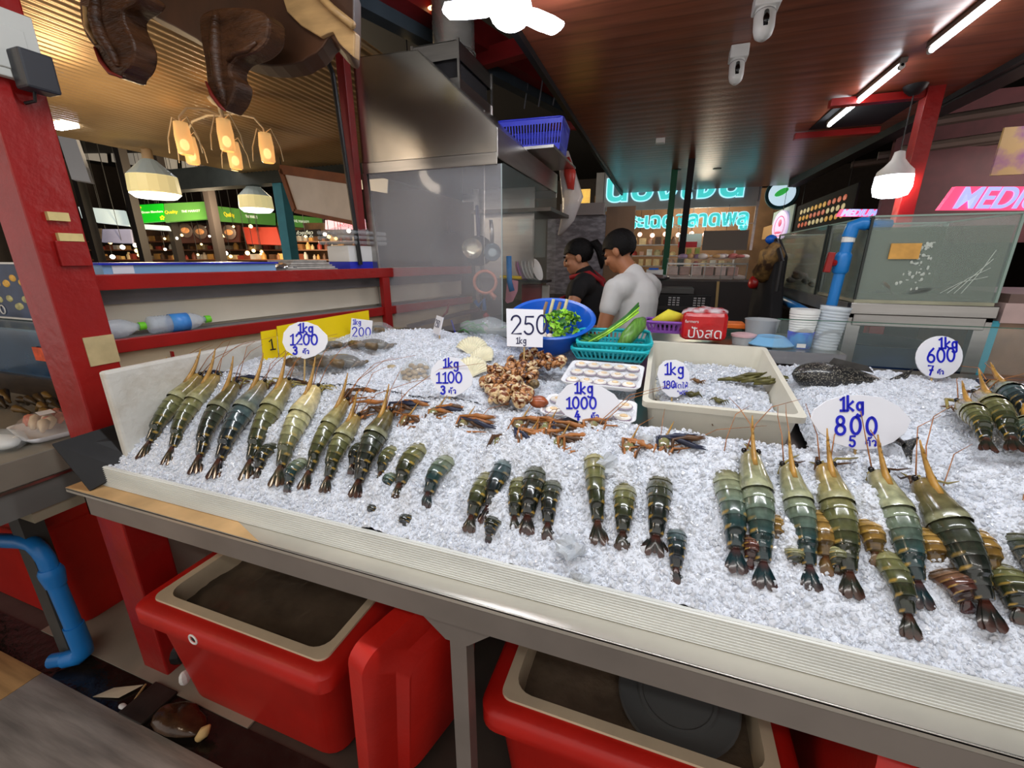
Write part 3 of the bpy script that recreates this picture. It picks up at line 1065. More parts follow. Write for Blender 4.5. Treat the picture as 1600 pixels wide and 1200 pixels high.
# ---------------------------------------------------------------- prawns
def lerp3(a, b, t):
    return tuple(a[i] + (b[i] - a[i]) * t for i in range(3))
def grad(st, u):
    for (u0, c0), (u1, c1) in zip(st, st[1:]):
        if u <= u1:
            return lerp3(c0, c1, max(0, (u - u0) / (u1 - u0)))
    return st[-1][1]
c_ = S
VARS = {
    'dark': [(0, c_(20, 24, 22)), (.25, c_(34, 40, 34)), (.5, c_(62, 68, 52)), (.7, c_(96, 92, 62)), (1, c_(122, 104, 60))],
    'olive': [(0, c_(26, 32, 26)), (.2, c_(48, 54, 34)), (.45, c_(108, 110, 70)), (.7, c_(148, 140, 94)), (1, c_(160, 128, 66))],
    'teal': [(0, c_(16, 38, 42)), (.2, c_(36, 62, 62)), (.4, c_(96, 112, 96)), (.6, c_(136, 142, 112)), (1, c_(156, 146, 104))],
    'pale': [(0, c_(44, 48, 38)), (.2, c_(92, 94, 66)), (.45, c_(178, 176, 128)), (.7, c_(214, 200, 150)), (1, c_(220, 196, 130))],
    'yellow': [(0, c_(80, 60, 26)), (.2, c_(130, 100, 48)), (.5, c_(174, 138, 70)), (.7, c_(162, 140, 88)), (1, c_(150, 120, 70))],
    'maroon': [(0, c_(50, 26, 26)), (.3, c_(88, 52, 42)), (.6, c_(120, 92, 66)), (1, c_(140, 110, 70))],
    'blue': [(0, c_(18, 22, 24)), (.25, c_(28, 40, 42)), (.5, c_(66, 86, 88)), (.7, c_(118, 128, 120)), (1, c_(160, 134, 76))],
}
M_prawn = mat('prawn_shell', (.5, .5, .4), .2, vc=True, coat=.7, var=.34, scale=60, spec=.6)
M_eye = mat('prawn_eye', S(12, 10, 10), .1)
M_rost = mat('prawn_horn', S(170, 128, 58), .35, var=.3, scale=40)
M_rusty = mat('prawn_leg_rust', S(156, 98, 46), .35, var=.4, scale=30)
M_oliveleg = mat('prawn_leg_olive', S(146, 132, 70), .35, var=.4, scale=30)
M_bleg = mat('prawn_claw_blue', S(34, 40, 62), .28, var=.4, scale=30)
M_dleg = mat('prawn_claw_dark', S(84, 56, 32), .3, var=.5, scale=30)
YSP = S(200, 160, 66)

def prawn(label, tail, head, W, var, buried=0.0, legs='rust', group=None, plane=None, lift=0.0, fan=19, antennae=2, claws=1, bend=0.0):
    if plane == 'top':
        T, H, N = on_top(*tail, .012), on_top(*head, .012), DN
    else:
        T, H, N = on_ice(*tail), on_ice(*head), PN
    Y = H - T
    L = Y.length
    Y.normalize()
    X = Y.cross(N).normalized()
    M = Matrix((X, Y, N)).transposed().to_4x4()
    M.translation = T + N * lift
    root = thing('prawn', label, 'prawn', T, group)
    W *= .90 if buried < .5 else 1.18
    st = VARS[var]
    full = buried < .5
    LB = L if full else L * 1.15
    fl = min(.15 * L if full else .2 * L, .05)
    ab_end = .58 if full else .9
    def cen(u):
        s = u * (LB - fl) + fl
        z = W * .34 + .012 * math.sin(min(1, u / .8) * PI) - (.006 if u < .15 else 0)
        if buried:
            z -= buried * W * 1.15 * u ** 1.8
        x = bend * math.sin(u * PI) * L
        return V((x, s, z))
    def rad(u):
        if full:
            return W * .5 * (.42 + .58 * min(1, (u / .5)) ** .75) if u < .6 else W * .5 * (1 - .42 * ((u - .6) / .4) ** 1.6)
        return W * .5 * (.45 + .55 * min(1, u / .75) ** .75)
    n = 18
    def ring(c, rx, rz):
        return [c + V((rx * math.cos(2 * PI * j / n), 0, rz * math.sin(2 * PI * j / n))) for j in range(n)]
    # abdomen: six overlapping plates
    b = MB()
    nseg = 6
    for s in range(nseg):
        u0, u1 = ab_end * s / nseg - .012, ab_end * (s + 1) / nseg
        vs, fs, cs = [], [], []
        K = 7
        for i in range(K):
            f = i / (K - 1)
            u = max(0, u0 + (u1 - u0) * f)
            r = rad(u) * (1.075 - .085 * f ** .7)
            if i == 0:
                r *= .97
            vs += ring(cen(u), r, r * 1.08)
            bc = grad(st, u / (1 if full else 1.15))
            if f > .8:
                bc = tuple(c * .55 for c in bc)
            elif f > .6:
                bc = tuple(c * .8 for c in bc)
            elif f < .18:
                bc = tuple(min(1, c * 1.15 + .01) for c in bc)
            for j in range(n):
                an = math.degrees(2 * PI * j / n)
                c = bc
                if s < 4 and i == 1 and (15 < an < 45 or 135 < an < 165):
                    c = lerp3(bc, YSP, .75 if s < 3 else .4)
                if an > 190 and an < 350:
                    c = lerp3(c, YSP, .18)
                cs.append(c)
        for i in range(K - 1):
            for j in range(n):
                fs.append((i * n + j, i * n + (j + 1) % n, (i + 1) * n + (j + 1) % n, (i + 1) * n + j))
        fs.append(tuple(range(n))[::-1])
        fs = [tuple(reversed(f)) for f in fs]
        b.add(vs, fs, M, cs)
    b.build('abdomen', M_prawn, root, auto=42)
    # tail fan
    b = MB()
    c0 = st[0][1]
    for k, (an, ln, wd) in enumerate(((0, .8, .2), (fan * .55, 1, .27), (-fan * .55, 1, .27), (fan * 1.1, .95, .25), (-fan * 1.1, .95, .25))):
        ln *= fl * 1.25
        wd *= W
        R = Matrix.Rotation(math.radians(an), 4, 'Z')
        base = V((0, fl * 1.05, W * .30 - .004 * (k > 2)))
        poly = [(-.25, 0), (-.42, -.35), (-.5, -.7), (-.36, -.95), (0, -1.02), (.36, -.95), (.5, -.7), (.42, -.35), (.25, 0)]
        vs, cs = [], []
        for zz in (.0022, -.0022):
            for px, py in poly:
                p = R @ V((px * wd, py * ln, zz * (1 - .5 * abs(py)) - .010 * abs(py)))
                vs.append(base + p)
                cs.append(lerp3(c0, S(130, 60, 44), .22 if py < -.9 else (.35 if py == 0 else .0)))
            vs.append(base + R @ V((0, -ln * .5, zz * 1.8 - .004)))
            cs.append(tuple(c * 1.6 for c in c0))
        m_ = len(poly)
        fs = [(i, (i + 1) % m_, m_) for i in range(m_)] + [(m_ + 1 + (i + 1) % m_, m_ + 1 + i, 2 * m_ + 1) for i in range(m_)]
        fs += [(i, m_ + 1 + i, m_ + 1 + (i + 1) % m_, (i + 1) % m_) for i in range(m_)]
        b.add(vs, fs, M, cs)
    b.build('tail_fan', M_prawn, root, auto=50)
    hc = cen(1)
    hp = root
    if full:
        # carapace
        b = MB()
        vs, fs, cs = [], [], []
        K = 12
        for i in range(K):
            f = i / (K - 1)
            u = .565 + .435 * f
            r = rad(u) * (1.06 if i == 0 else (1.09 if i < 3 else 1.05))
            if i == K - 1:
                r *= .55
            vs += ring(cen(u) + V((0, 0, .002)), r * (1 - .06 * f), r * 1.12)
            bc = grad(st, u)
            for j in range(n):
                an = 2 * PI * j / n
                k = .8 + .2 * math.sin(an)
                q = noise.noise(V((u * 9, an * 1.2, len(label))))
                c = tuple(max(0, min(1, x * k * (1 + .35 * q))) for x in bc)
                if i < 2:
                    c = lerp3(c, S(200, 200, 160), .35)
                cs.append(c)
        for i in range(K - 1):
            for j in range(n):
                fs.append((i * n + j, (i + 1) * n + j, (i + 1) * n + (j + 1) % n, i * n + (j + 1) % n))
        fs.append(tuple(range((K - 1) * n, K * n)))
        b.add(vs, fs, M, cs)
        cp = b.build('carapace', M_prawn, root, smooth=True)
        hp = cp
        # rostrum: a toothed blade rising from the carapace
        b = MB()
        R0 = cen(.8) + V((0, 0, rad(.8) * 1.12))
        pr = []
        m_ = 9
        for i in range(m_):
            f = i / (m_ - 1)
            pr.append((R0 + V((0, f * L * .40, -.004 + .010 * f + .022 * f * f * (L / .28))), .0055 * (1 - f) + .0012))
        b.tube([p for p, _ in pr], [r for _, r in pr], 6, M=M, flat=1.6)
        for i in range(2, 7):
            p = pr[i][0]
            b.tube([p + V((0, 0, .003)), p + V((0, .006, .009))], [.0022, .0006], 4, M=M)
        b.build('rostrum', M_rost, hp, smooth=True)
        for sx in (-1, 1):
            b = MB(); b.ell(hc + V((sx * W * .24, -.002, W * .22)), (.0055, .0065, .0055), 10, 7, M)
            b.build('eye', M_eye, hp, smooth=True)
    lm = {'rust': M_rusty, 'olive': M_oliveleg}[legs]
    if antennae:
        for a in range(antennae):
            b = MB()
            sx = random.choice((-1, 1)) if antennae == 1 else (-1, 1)[a]
            dx = random.uniform(-.05, .22)
            p0 = hc + V((sx * W * .15, 0, W * .1 if full else .02))
            hgt = random.uniform(.0, .05)
            b.tube([p0, p0 + V((dx * .2, .06, .02)), p0 + V((dx * .6, .12, hgt)), p0 + V((dx * 1.2, .15, hgt * .9))], [.0014, .0011, .0009, .0005], 5, M=M)
            b.build('antenna', M_rusty, hp, smooth=True)
    if claws or full:
        # short front legs and thin claws lying over the crest of the ice
        def drape(p, off):
            q = M @ p
            g = z_front(q.x, q.y) if q.y < .985 else (1.148 if q.y < 1.05 else zt(q.y) + .004)
            q.z = g + off
            return q
        for k in range(4 + claws):
            b = MB()
            p0 = hc + V((random.uniform(-.35, .35) * W, -.012, 0))
            lx, ly = random.uniform(-.02, .06), random.uniform(.02, .05)
            b.tube([drape(p0, .008 if full else .002), drape(p0 + V((lx * .4, ly * .5, 0)), random.uniform(.010, .03)), drape(p0 + V((lx, ly, 0)), .008), drape(p0 + V((lx * 1.5, ly * 1.3, 0)), .004)],
                   [.003, .0028, .0022, .0008], 6)
            b.build('walking_leg', lm if k % 3 else M_dleg, root, smooth=True)
        for k in range(claws + (1 if legs == 'rust' else 0)):
            b = MB()
            p0 = hc + V((random.uniform(-.5, .5) * W, 0, 0))
            d = V((random.uniform(.03, .075), random.uniform(-.012, .02), 0))
            p1 = p0 + V((random.uniform(-.01, .01), random.uniform(.03, .05), 0))
            mm = random.choice((M_dleg, M_rusty, M_dleg, M_rusty, M_bleg) if legs == 'rust' else (M_oliveleg, M_dleg, M_bleg))
            h = random.uniform(.006, .016)
            cl = [drape(p0, h), drape(p1, h + .006), drape(p1 + d * .55, h + .006), drape(p1 + d * .65, h + .006), drape(p1 + d * 1.1, h), drape(p1 + d * 1.5, h - .002)]
            b.tube(cl, [.0035, .004, .0045, .007, .0065, .001], 8)
            c = b.build('claw', mm, root, smooth=True)
            b = MB(); b.tube([cl[4] + V((0, .003, .002)), cl[5] + V((0, .008, .002))], [.0035, .0006], 6)
            b.build('pincer', mm, c, smooth=True)
    if not full and claws:
        # the tip of the head shows again at the crest
        q0 = drape(hc + V((0, .03, 0)), .004)
        b = MB(); b.ell((0, 0, 0), (W * .30, .026, W * .26), 12, 8, Matrix.Translation(q0) @ M.to_3x3().to_4x4())
        for i in range(len(b.c)):
            b.c[i] = tuple(c * (.75 + .5 * random.random()) for c in S(128, 120, 84))
        hd = b.build('head', M_prawn, root, smooth=True)
        b = MB(); b.tube([q0 + V((0, 0, .008)), q0 + V((.008, .022, .02)), q0 + V((.02, .045, .045))], [.004, .003, .0008], 6)
        b.build('rostrum', M_rost, hd, smooth=True)
    if not full:
        p = M @ V((0, LB * 1.02, 0))
        HUMPS.append((p.x, p.y, .042, .024))
        p = M @ V((0, LB * .86, 0))
        HUMPS.append((p.x, p.y, .026, .017))
    return root

GA, GB, GC, GD, GE = 'whole prawns at the left end of the ice', 'half-buried prawns in the left middle of the ice', 'half-buried prawns in the middle of the ice', 'prawns at the right end of the ice', 'prawns on the upper ice at the right'
prawn('dark green prawn lying against the white foam board, first of the row', (198, 690), (268, 596), .052, 'dark', legs='olive', group=GA, claws=0)
prawn('olive prawn with a reddish tail fan, second from the foam board', (222, 715), (318, 592), .058, 'olive', legs='olive', group=GA, claws=1)
prawn('olive prawn with a brown tail fan, third from the foam board', (260, 725), (345, 592), .055, 'olive', legs='olive', group=GA, claws=0, bend=-.03)
prawn('dark prawn with blackish tail, fourth from the foam board', (305, 738), (375, 605), .058, 'dark', legs='olive', group=GA, claws=2, bend=-.02)
prawn('bluish dark prawn with pale blue head, fifth from the foam board', (334, 746), (418, 604), .064, 'blue', legs='olive', group=GA, claws=1)
prawn('green prawn with a long pale head, sixth from the foam board', (385, 748), (455, 602), .064, 'olive', legs='olive', group=GA, claws=2)
prawn('small dark prawn peeping out below the long green prawn of the left row', (402, 748), (432, 690), .04, 'dark', .9, group=GA, claws=0, antennae=0)
prawn('large pale cream-headed prawn, palest of the left row', (432, 758), (500, 612), .066, 'pale', legs='olive', group=GA, claws=2)
prawn('small teal prawn tucked beside the palest prawn of the left row', (448, 768), (478, 716), .036, 'teal', .8, group=GA, claws=0, antennae=0)
prawn('slender olive prawn with an orange horn beside the small teal one', (474, 762), (545, 630), .05, 'olive', legs='rust', group=GA, claws=2)
prawn('olive prawn with a dark tail, left of the widest grey-green one', (507, 768), (562, 655), .054, 'olive', legs='rust', group=GA, claws=2)
prawn('small black prawn squeezed between two larger olive prawns', (548, 740), (571, 690), .034, 'dark', .8, group=GA, claws=0, antennae=0)
prawn('dark grey-green prawn with a maroon tail fan, widest of the left row', (555, 776), (612, 650), .064, 'dark', legs='rust', group=GA, claws=3)
prawn('small yellowish prawn, narrowest one left of the striped olive tail', (592, 754), (618, 694), .034, 'olive', .95, group=GB, claws=1, antennae=1)
prawn('green prawn tail half hidden under the striped olive tail', (600, 776), (622, 738), .034, 'teal', .9, group=GB, claws=0, antennae=0)
prawn('striped olive and brown prawn with its head under the ice', (620, 780), (660, 690), .05, 'olive', .95, group=GB, claws=3, antennae=2)
prawn('pale teal prawn alone on the ice left of the bare gap, head buried', (664, 792), (704, 708), .046, 'teal', .95, group=GB, claws=3, antennae=2)
prawn('dark tail almost sunk in the ice near the front guard, left one of two', (578, 812), (590, 782), .03, 'dark', 1.4, group=GB, claws=0, antennae=0, lift=-.010)
prawn('dark tail almost sunk in the ice near the front guard, right one of two', (630, 832), (640, 795), .034, 'dark', 1.4, group=GB, claws=0, antennae=0, lift=-.010)
prawn('brown-tailed olive prawn, left of the close-packed bunch in the middle', (732, 830), (766, 736), .044, 'olive', .95, group=GC, claws=3, antennae=2)
prawn('black-tailed teal prawn, second in the close-packed bunch in the middle', (758, 817), (795, 712), .046, 'blue', .95, group=GC, claws=3, antennae=2)
prawn('short dark prawn tail lying lowest below the black-tailed teal prawn', (763, 848), (778, 805), .036, 'dark', 1.0, group=GC, claws=0, antennae=0)
prawn('narrow green prawn in the centre of the close-packed bunch', (803, 830), (814, 740), .04, 'olive', .95, group=GC, claws=2, antennae=1)
prawn('large black prawn, widest of the close-packed bunch', (822, 834), (842, 722), .052, 'dark', .95, group=GC, claws=3, antennae=2)
prawn('dark green prawn at the right end of the close-packed bunch', (855, 842), (865, 745), .042, 'dark', .95, group=GC, claws=3, antennae=2)
prawn('slim brown-banded prawn with its pale head showing, left of three spaced prawns', (936, 848), (928, 712), .044, 'olive', .62, group=GC, claws=2, antennae=2)
prawn('olive banded prawn with fanned tail, middle of three spaced prawns', (972, 858), (977, 752), .046, 'olive', .95, group=GC, claws=2, antennae=1)
prawn('grey-brown banded prawn with wide tail fan, right of three spaced prawns', (1022, 868), (1032, 745), .048, 'dark', .8, group=GC, claws=2, antennae=2, fan=34)
prawn('small blue-tailed prawn below the wide tail fan of the grey-brown one', (1055, 910), (1057, 820), .036, 'blue', 1.0, group=GC, claws=0, antennae=0)
prawn('grey-green prawn, leftmost of the right-hand row', (1150, 893), (1136, 748), .050, 'teal', .55, legs='olive', group=GD, claws=0, antennae=1)
prawn('small brown prawn hidden beside the tail of the broad pale prawn', (1170, 888), (1174, 834), .034, 'maroon', .9, group=GD, claws=0, antennae=0)
prawn('broad pale prawn with a blue-green tail, palest of the right-hand row', (1194, 917), (1168, 716), .064, 'teal', legs='olive', group=GD, claws=0)
prawn('small yellow prawn wedged between two large grey-green prawns', (1211, 864), (1206, 800), .036, 'yellow', .9, group=GD, claws=0, antennae=0)
prawn('grey-green prawn with a thin pointed head, third large one of the right-hand row', (1268, 920), (1226, 735), .056, 'teal', legs='olive', group=GD, claws=0)
prawn('pale stub of a prawn tail under the thin-headed prawn', (1240, 890), (1234, 858), .034, 'pale', .8, group=GD, claws=0, antennae=0)
prawn('olive-yellow prawn lying between two large prawns of the right-hand row', (1290, 897), (1272, 790), .042, 'yellow', .9, group=GD, claws=0, antennae=0)
prawn('small pale green prawn tail beside the big green prawn\'s tail', (1309, 898), (1297, 850), .036, 'pale', .9, group=GD, claws=0, antennae=0)
prawn('big yellow-green prawn with a dark green tail, fourth large one of the right-hand row', (1330, 932), (1282, 735), .062, 'olive', legs='olive', group=GD, claws=0)
prawn('golden orange prawn, brightest of the right-hand row', (1367, 884), (1342, 806), .044, 'yellow', .9, group=GD, claws=0, antennae=0)
prawn('slim green prawn with yellow spots reaching lowest on the ice', (1424, 995), (1374, 850), .040, 'olive', .9, group=GD, claws=0, antennae=0)
prawn('grey-green prawn with a violet tail fan, fifth large one of the right-hand row', (1440, 948), (1362, 745), .060, 'teal', legs='olive', group=GD, claws=0)
prawn('brown and gold banded prawn between two large right-hand prawns', (1462, 905), (1428, 820), .046, 'yellow', .9, group=GD, claws=0, antennae=0)
prawn('maroon prawn lying under the darkest large prawn', (1512, 958), (1462, 890), .046, 'maroon', .7, group=GD, claws=0, antennae=0)
prawn('largest dark olive prawn with black tail, at the right of the row', (1545, 985), (1425, 762), .066, 'dark', legs='olive', group=GD, claws=0, lift=.008)
prawn('golden brown prawn lying partly behind the largest dark olive prawn', (1545, 920), (1496, 820), .052, 'yellow', .8, group=GD, claws=0, antennae=1)
prawn('grey-green prawn at the far right of the row with a folded tail', (1592, 975), (1548, 880), .05, 'olive', .8, group=GD, claws=0, antennae=0)
prawn('prawn cut by the picture edge at the right end of the row', (1625, 940), (1590, 835), .05, 'dark', .8, group=GD, claws=0, antennae=1)
prawn('small olive prawn, leftmost on the upper right ice', (1545, 704), (1498, 640), .048, 'olive', legs='olive', group=GE, plane='top', claws=1, antennae=1)
prawn('olive green prawn, middle one on the upper right ice', (1588, 706), (1524, 628), .056, 'olive', legs='olive', group=GE, plane='top', claws=1)
prawn('blue-grey prawn, rearmost on the upper right ice', (1622, 672), (1546, 612), .056, 'blue', legs='olive', group=GE, plane='top', claws=2)
prawn('small green prawn half behind the rearmost prawn of the upper right ice', (1612, 705), (1588, 668), .046, 'teal', legs='olive', group=GE, plane='top', claws=0, antennae=0)

ice_field('ice_bed', 'sloping bed of white crushed ice under the row of prawns', TX0 + .02, TX1, .671, 1.05, z_front, .0048, 56000, .0018, .0078)
def z_rl(x, y):
    z = zt(y) + .004
    e = min((x + 1.50) / .05, (-.335 - x) / .12 if y < 1.45 else (-.52 - x) / .1, (1.62 + .06 * math.sin(x * 7) - y) / .07, 1)
    z += .035 * math.exp(-((x + 1.0) ** 2 + (y - 1.5) ** 2) / .05) - .05 * (1 - max(0, e))
    return z
ice_field('upper_ice', 'upper heap of crushed ice under the shells and crabs', -1.50, -.30, 1.03, 1.66, z_rl, .007, 15000, .0022, .007)
def z_rm(x, y):
    return zt(y) - .035
ice_field('tray_ice', 'thin layer of crushed ice under the white mussel trays', -.33, -.045, 1.05, 1.72, z_rm, .008, 2500, .0022, .007)
def z_rr(x, y):
    e = min((x - .365) / .06, (1.62 - y) / .1, (y - 1.02) / .05, 1)
    z = zt(y) - .01 + .028 * math.exp(-((x - .56) ** 2 + (y - 1.38) ** 2) / .03) - .055 * (1 - max(0, e))
    if x > .62 and y < 1.25:
        z -= .012
    return z
ice_field('side_ice', 'heap of crushed ice around the scaly fish', .372, 1.9, 1.03, 1.68, z_rr, .007, 18000, .0022, .0075)

# a few large clear lumps of ice
for u, v, r in ((893, 862, .026), (945, 728, .028), (968, 718, .02), (1003, 690, .022), (905, 905, .016), (848, 676, .018)):
    b = MB(); p = on_ice(u, v)
    b.ell(p + PN * r * .35, (r, r * .9, r * .7), 12, 8)
    for i in range(len(b.v)):
        b.v[i] = b.v[i] + (b.v[i] - p) * 1.0 * noise.noise(b.v[i] * 60)
    tag(b.build('ice_lump', M_lump), 'large clear lump of ice among the prawns', 'ice lump', 'large ice lumps')
# ---------------------------------------------------------------- price signs
def fwd(p):
    return (V(p) - _C).dot(_F)

def sign(label, outline, foot, lines, ink=None, yaw=0.0, thai=None, stick=True, card=None, name='price_sign', foot3=None):
    F3 = foot3 or on_ice(*foot)
    w = fwd(F3)
    cx = sum(p[0] for p in outline) / len(outline)
    cy = sum(p[1] for p in outline) / len(outline)
    k = w / FPX
    O = atw(cx, cy, w)
    R = Matrix.Rotation(math.radians(yaw), 3, 'Z')
    M = frame(O, R @ _R, R @ _U)
    t = thing(name, label, 'sign', F3, None)
    b = MB()
    b.prism([((x - cx) * k, (cy - y) * k) for x, y in reversed(outline)], .003, M @ Matrix.Translation(V((0, 0, -.003))))
    cd = b.build('card', card or M_card, t, bevel=.0005)
    b = MB()
    for s, x, y, h, sw in lines:
        if isinstance(h, tuple):
            write(b, s, (x - cx) * k, (cy - y) * k, h[0] * k, sw * k, M, gap=h[1])
        else:
            write(b, s, (x - cx) * k, (cy - y) * k, h * k, sw * k, M)
    if lines:
        b.build('lettering', ink or M_blueink, cd)
    for s, x, y, h in (thai or []):
        text('thai_lettering', s, h * k, M @ Matrix.Translation(V(((x - cx) * k, (cy - y) * k, .001))), ink or M_blueink, cd, ext=.0005)
    if stick:
        b = MB()
        top = M @ V((0, 0, -.006))
        b.tube([F3 - V((0, 0, .02)), top], .0028, 6)
        b.build('stick', M_stick, t)
    return t
def ellp(cx, cy, rx, ry, n=28, pw=1.0, rot=0):
    o = []
    for i in range(n):
        a = 2 * PI * i / n
        x, y = rx * math.cos(a), ry * math.sin(a)
        r = math.radians(rot)
        o.append((cx + x * math.cos(r) - y * math.sin(r), cy + x * math.sin(r) + y * math.cos(r)))
    return o
sign('round white price sign reading 1200 in front of the yellow boards', [(441, 535), (443, 520), (452, 509), (466, 503), (480, 503), (496, 509), (511, 524), (512, 534), (507, 546), (492, 556), (476, 561), (460, 556), (447, 548)],
     (474, 592), [('1kg', 465, 520, 15, 2.6), ('1200', 453, 539, (18, .66), 2.6), ('3', 458, 554, 12, 3), ('Taw', 473, 553, 9, 1.4)])
sign('white price sign reading 1100 near the snail heap', [(672, 590), (674, 576), (684, 564), (700, 557), (716, 560), (730, 572), (739, 590), (737, 602), (724, 613), (710, 620), (695, 619), (682, 608)],
     (700, 632), [('1kg', 692, 575, 15, 2.6), ('1100', 681, 599, (18, .66), 2.6), ('3', 689, 616, 13, 3), ('Taw', 701, 615, 10, 1.4)])
sign('leaf-shaped white price sign reading 1000 before the mussel tray', [(868, 632), (872, 618), (886, 602), (902, 597), (920, 598), (940, 604), (960, 616), (969, 628), (964, 642), (950, 652), (925, 662), (905, 659), (885, 650)],
     (922, 672), [('1kg', 897, 615, 18, 3), ('1000', 884, 639, (19, .70), 3), ('4', 898, 656, 14, 3.4), ('Taw', 923, 655, 11, 1.6)])
sign('rounded white price sign reading 180 in the ivory crate', [(1027, 585), (1030, 572), (1040, 563), (1056, 562), (1068, 567), (1077, 582), (1078, 600), (1072, 612), (1058, 621), (1046, 620), (1034, 610)],
     (1055, 625), [('1kg', 1037, 585, 19, 2.6), ('180', 1035, 607, (12, .62), 1.8)], thai=[('ผัดให้', 1063, 603, 12), ('"ฟรี"', 1066, 614, 9)], foot3=V((.06, 1.25, 1.135)), stick=True)
sign('large leaf-shaped white price sign reading 800 at the front right', [(1267, 655), (1272, 640), (1292, 626), (1318, 618), (1345, 617), (1378, 621), (1405, 635), (1424, 656), (1416, 675), (1396, 691), (1370, 701), (1340, 703), (1305, 693), (1280, 675)],
     (1338, 718), [('1kg', 1311, 642, 23, 4), ('800', 1304, 680, (30, .82), 4.4), ('5', 1326, 698, 18, 3.2), ('Taw', 1352, 697, 15, 2)])
sign('round white price sign reading 600 before the glass barrier', ellp(1468, 558, 37, 33, 26, rot=-15), (1455, 600), [('1kg', 1466, 545, 18, 3), ('600', 1448, 566, (23, .68), 3), ('7', 1450, 586, 16, 2.6), ('Taw', 1464, 585, 9, 1.3)],
     foot3=on_top(1452, 605, -.01))
sign('square white card reading 250 in front of the blue basin', [(791, 482), (849, 484), (848, 543), (792, 541)], (818, 575), [('250', 797, 523, (31, .66), 2.8), ('1kg', 806, 537, 10, 1.4)], ink=M_navyink, foot3=on_top(818, 583))
sign('small white card reading 200 standing on the yellow board', [(549, 497), (582, 501), (580, 531), (547, 527)], (570, 535), [('1kg', 551, 507, 8, 1.2), ('200', 550, 526, (15, .70), 1.6)], foot3=on_top(566, 536))
sign('small white card turned edge-on on a bamboo stick behind the ice', [(668, 494), (700, 494), (700, 522), (668, 522)], (686, 540), [('250', 671, 512, 12, 1.2)], ink=M_navyink, yaw=-62, foot3=on_top(687, 540))
# yellow boards standing along the partition
YA = math.atan2(.132, .40)
ye = V((math.sin(YA), math.cos(YA), 0))
def ypt(u, v):
    return atp(u, v, (-1.375, 1.14, 1.2), (ye.y, -ye.x, 0))
for nm, lb, pts, off in (('large', 'long bright yellow board standing behind the 1200 sign', [(433, 510), (576, 485), (582, 560), (440, 585)], 0), ('small', 'short yellow card with a black 1, left of the long yellow board', [(410, 519), (434, 515), (439, 580), (416, 584)], .012)):
    t = thing('yellow_board', lb, 'board', ypt(*pts[3]))
    n_ = V((ye.y, -ye.x, 0)) * off
    P = [ypt(*p) - n_ for p in pts]
    b = MB(); N_ = V((ye.y, -ye.x, 0)) * .006
    vs = P + [p - N_ for p in P]
    b.add(vs, [(3, 2, 1, 0), (4, 5, 6, 7), (0, 1, 5, 4), (1, 2, 6, 5), (2, 3, 7, 6), (3, 0, 4, 7)])
    yb = b.build('board', M_yel, t)
    if nm == 'small':
        b = MB()
        Mx = frame(ypt(421, 546), ye, (0, 0, 1))
        write(b, '1', 0, -.004, .042, .005, Mx, z=.0004)
        b.build('lettering', M_blackink, yb)

# ---------------------------------------------------------------- shellfish on the upper ice
def noisy(b, amp, fr, k0=0):
    for i in range(k0, len(b.v)):
        p = b.v[i]
        b.v[i] = p + V((noise.noise(p * fr), noise.noise(p * fr + V((9, 2, 5))), noise.noise(p * fr + V((3, 8, 1))))) * amp
M_crab = mat('crab_shell', S(74, 66, 44), .25, var=.5, scale=40, coat=.5)
M_crabl = mat('crab_leg', S(110, 92, 66), .3, var=.5, scale=50)
def crab(label, u, v, s, rz):
    p = on_top(u, v, .012)
    M = rotz(rz, p) @ Matrix.Rotation(-DS, 4, 'X')
    t = thing('wrapped_crab', label, 'crab', p)
    b = MB(); b.ell((0, 0, .018), (.055 * s, .036 * s, .02 * s), 18, 10, M)
    b.build('shell', M_crab, t, smooth=True)
    for sx in (-1, 1):
        b = MB(); b.tube([M @ V((sx * .03 * s, -.028 * s, .016)), M @ V((sx * .05 * s, -.046 * s, .018)), M @ V((sx * .02 * s, -.05 * s, .02)), M @ V((sx * .003, -.042 * s, .02))], [.008 * s, .013 * s, .012 * s, .004 * s], 8)
        b.build('claw', M_crabl, t, smooth=True)
        for k in range(3):
            b = MB(); y = (-.005 + k * .014) * s
            b.tube([M @ V((sx * .045 * s, y, .016)), M @ V((sx * .068 * s, y - .002, .026)), M @ V((sx * .06 * s, y - .02 * s, .008))], [.005 * s, .0045 * s, .002 * s], 6)
            b.build('leg', M_crabl, t, smooth=True)
    b = MB(); b.ell((0, -.004, .02), (.074 * s, .058 * s, .032 * s), 22, 12, M); noisy(b, .008, 30)
    b.build('plastic_wrap', M_wrap, t, smooth=True)
crab('plastic-wrapped dark crab right of the 1200 sign foot', 538, 572, 1.25, -.2)
crab('plastic-wrapped dark crab just behind the 1200 sign', 492, 572, 1.2, .3)
crab('plastic-wrapped brown crab below the card reading 200', 585, 546, 1.2, -.1)
crab('small wrapped crab left of the card reading 200', 520, 546, .85, .4)
crab('wrapped grey crab right of the card reading 200, rearmost of the crabs', 591, 522, 1.0, .1)
M_clam = mat('clam_shell', S(176, 160, 128), .45, var=.4, scale=50)
def clamshell(b, c, r, M=None):
    k = len(b.v)
    b.ell(c, (r, r * .8, r * .42), 14, 8, M)
for i, (u, v, lb) in enumerate(((612, 574, 'single beige clam half sunk in ice left of the clam pack'), (664, 556, 'single beige clam behind the clam pack'), (682, 549, 'small beige clam left of the pale scallops'))):
    b = MB(); clamshell(b, on_top(u, v, .006), .022)
    tag(b.build('clam', M_clam, smooth=True), lb, 'clam')
p = on_top(650, 586, .01)
t = thing('clam_pack', 'round clear pack of small brown clams left of the 1100 sign', 'clam pack', p)
Mp = frame(p, (1, .12, 0), (0, .72, .69))
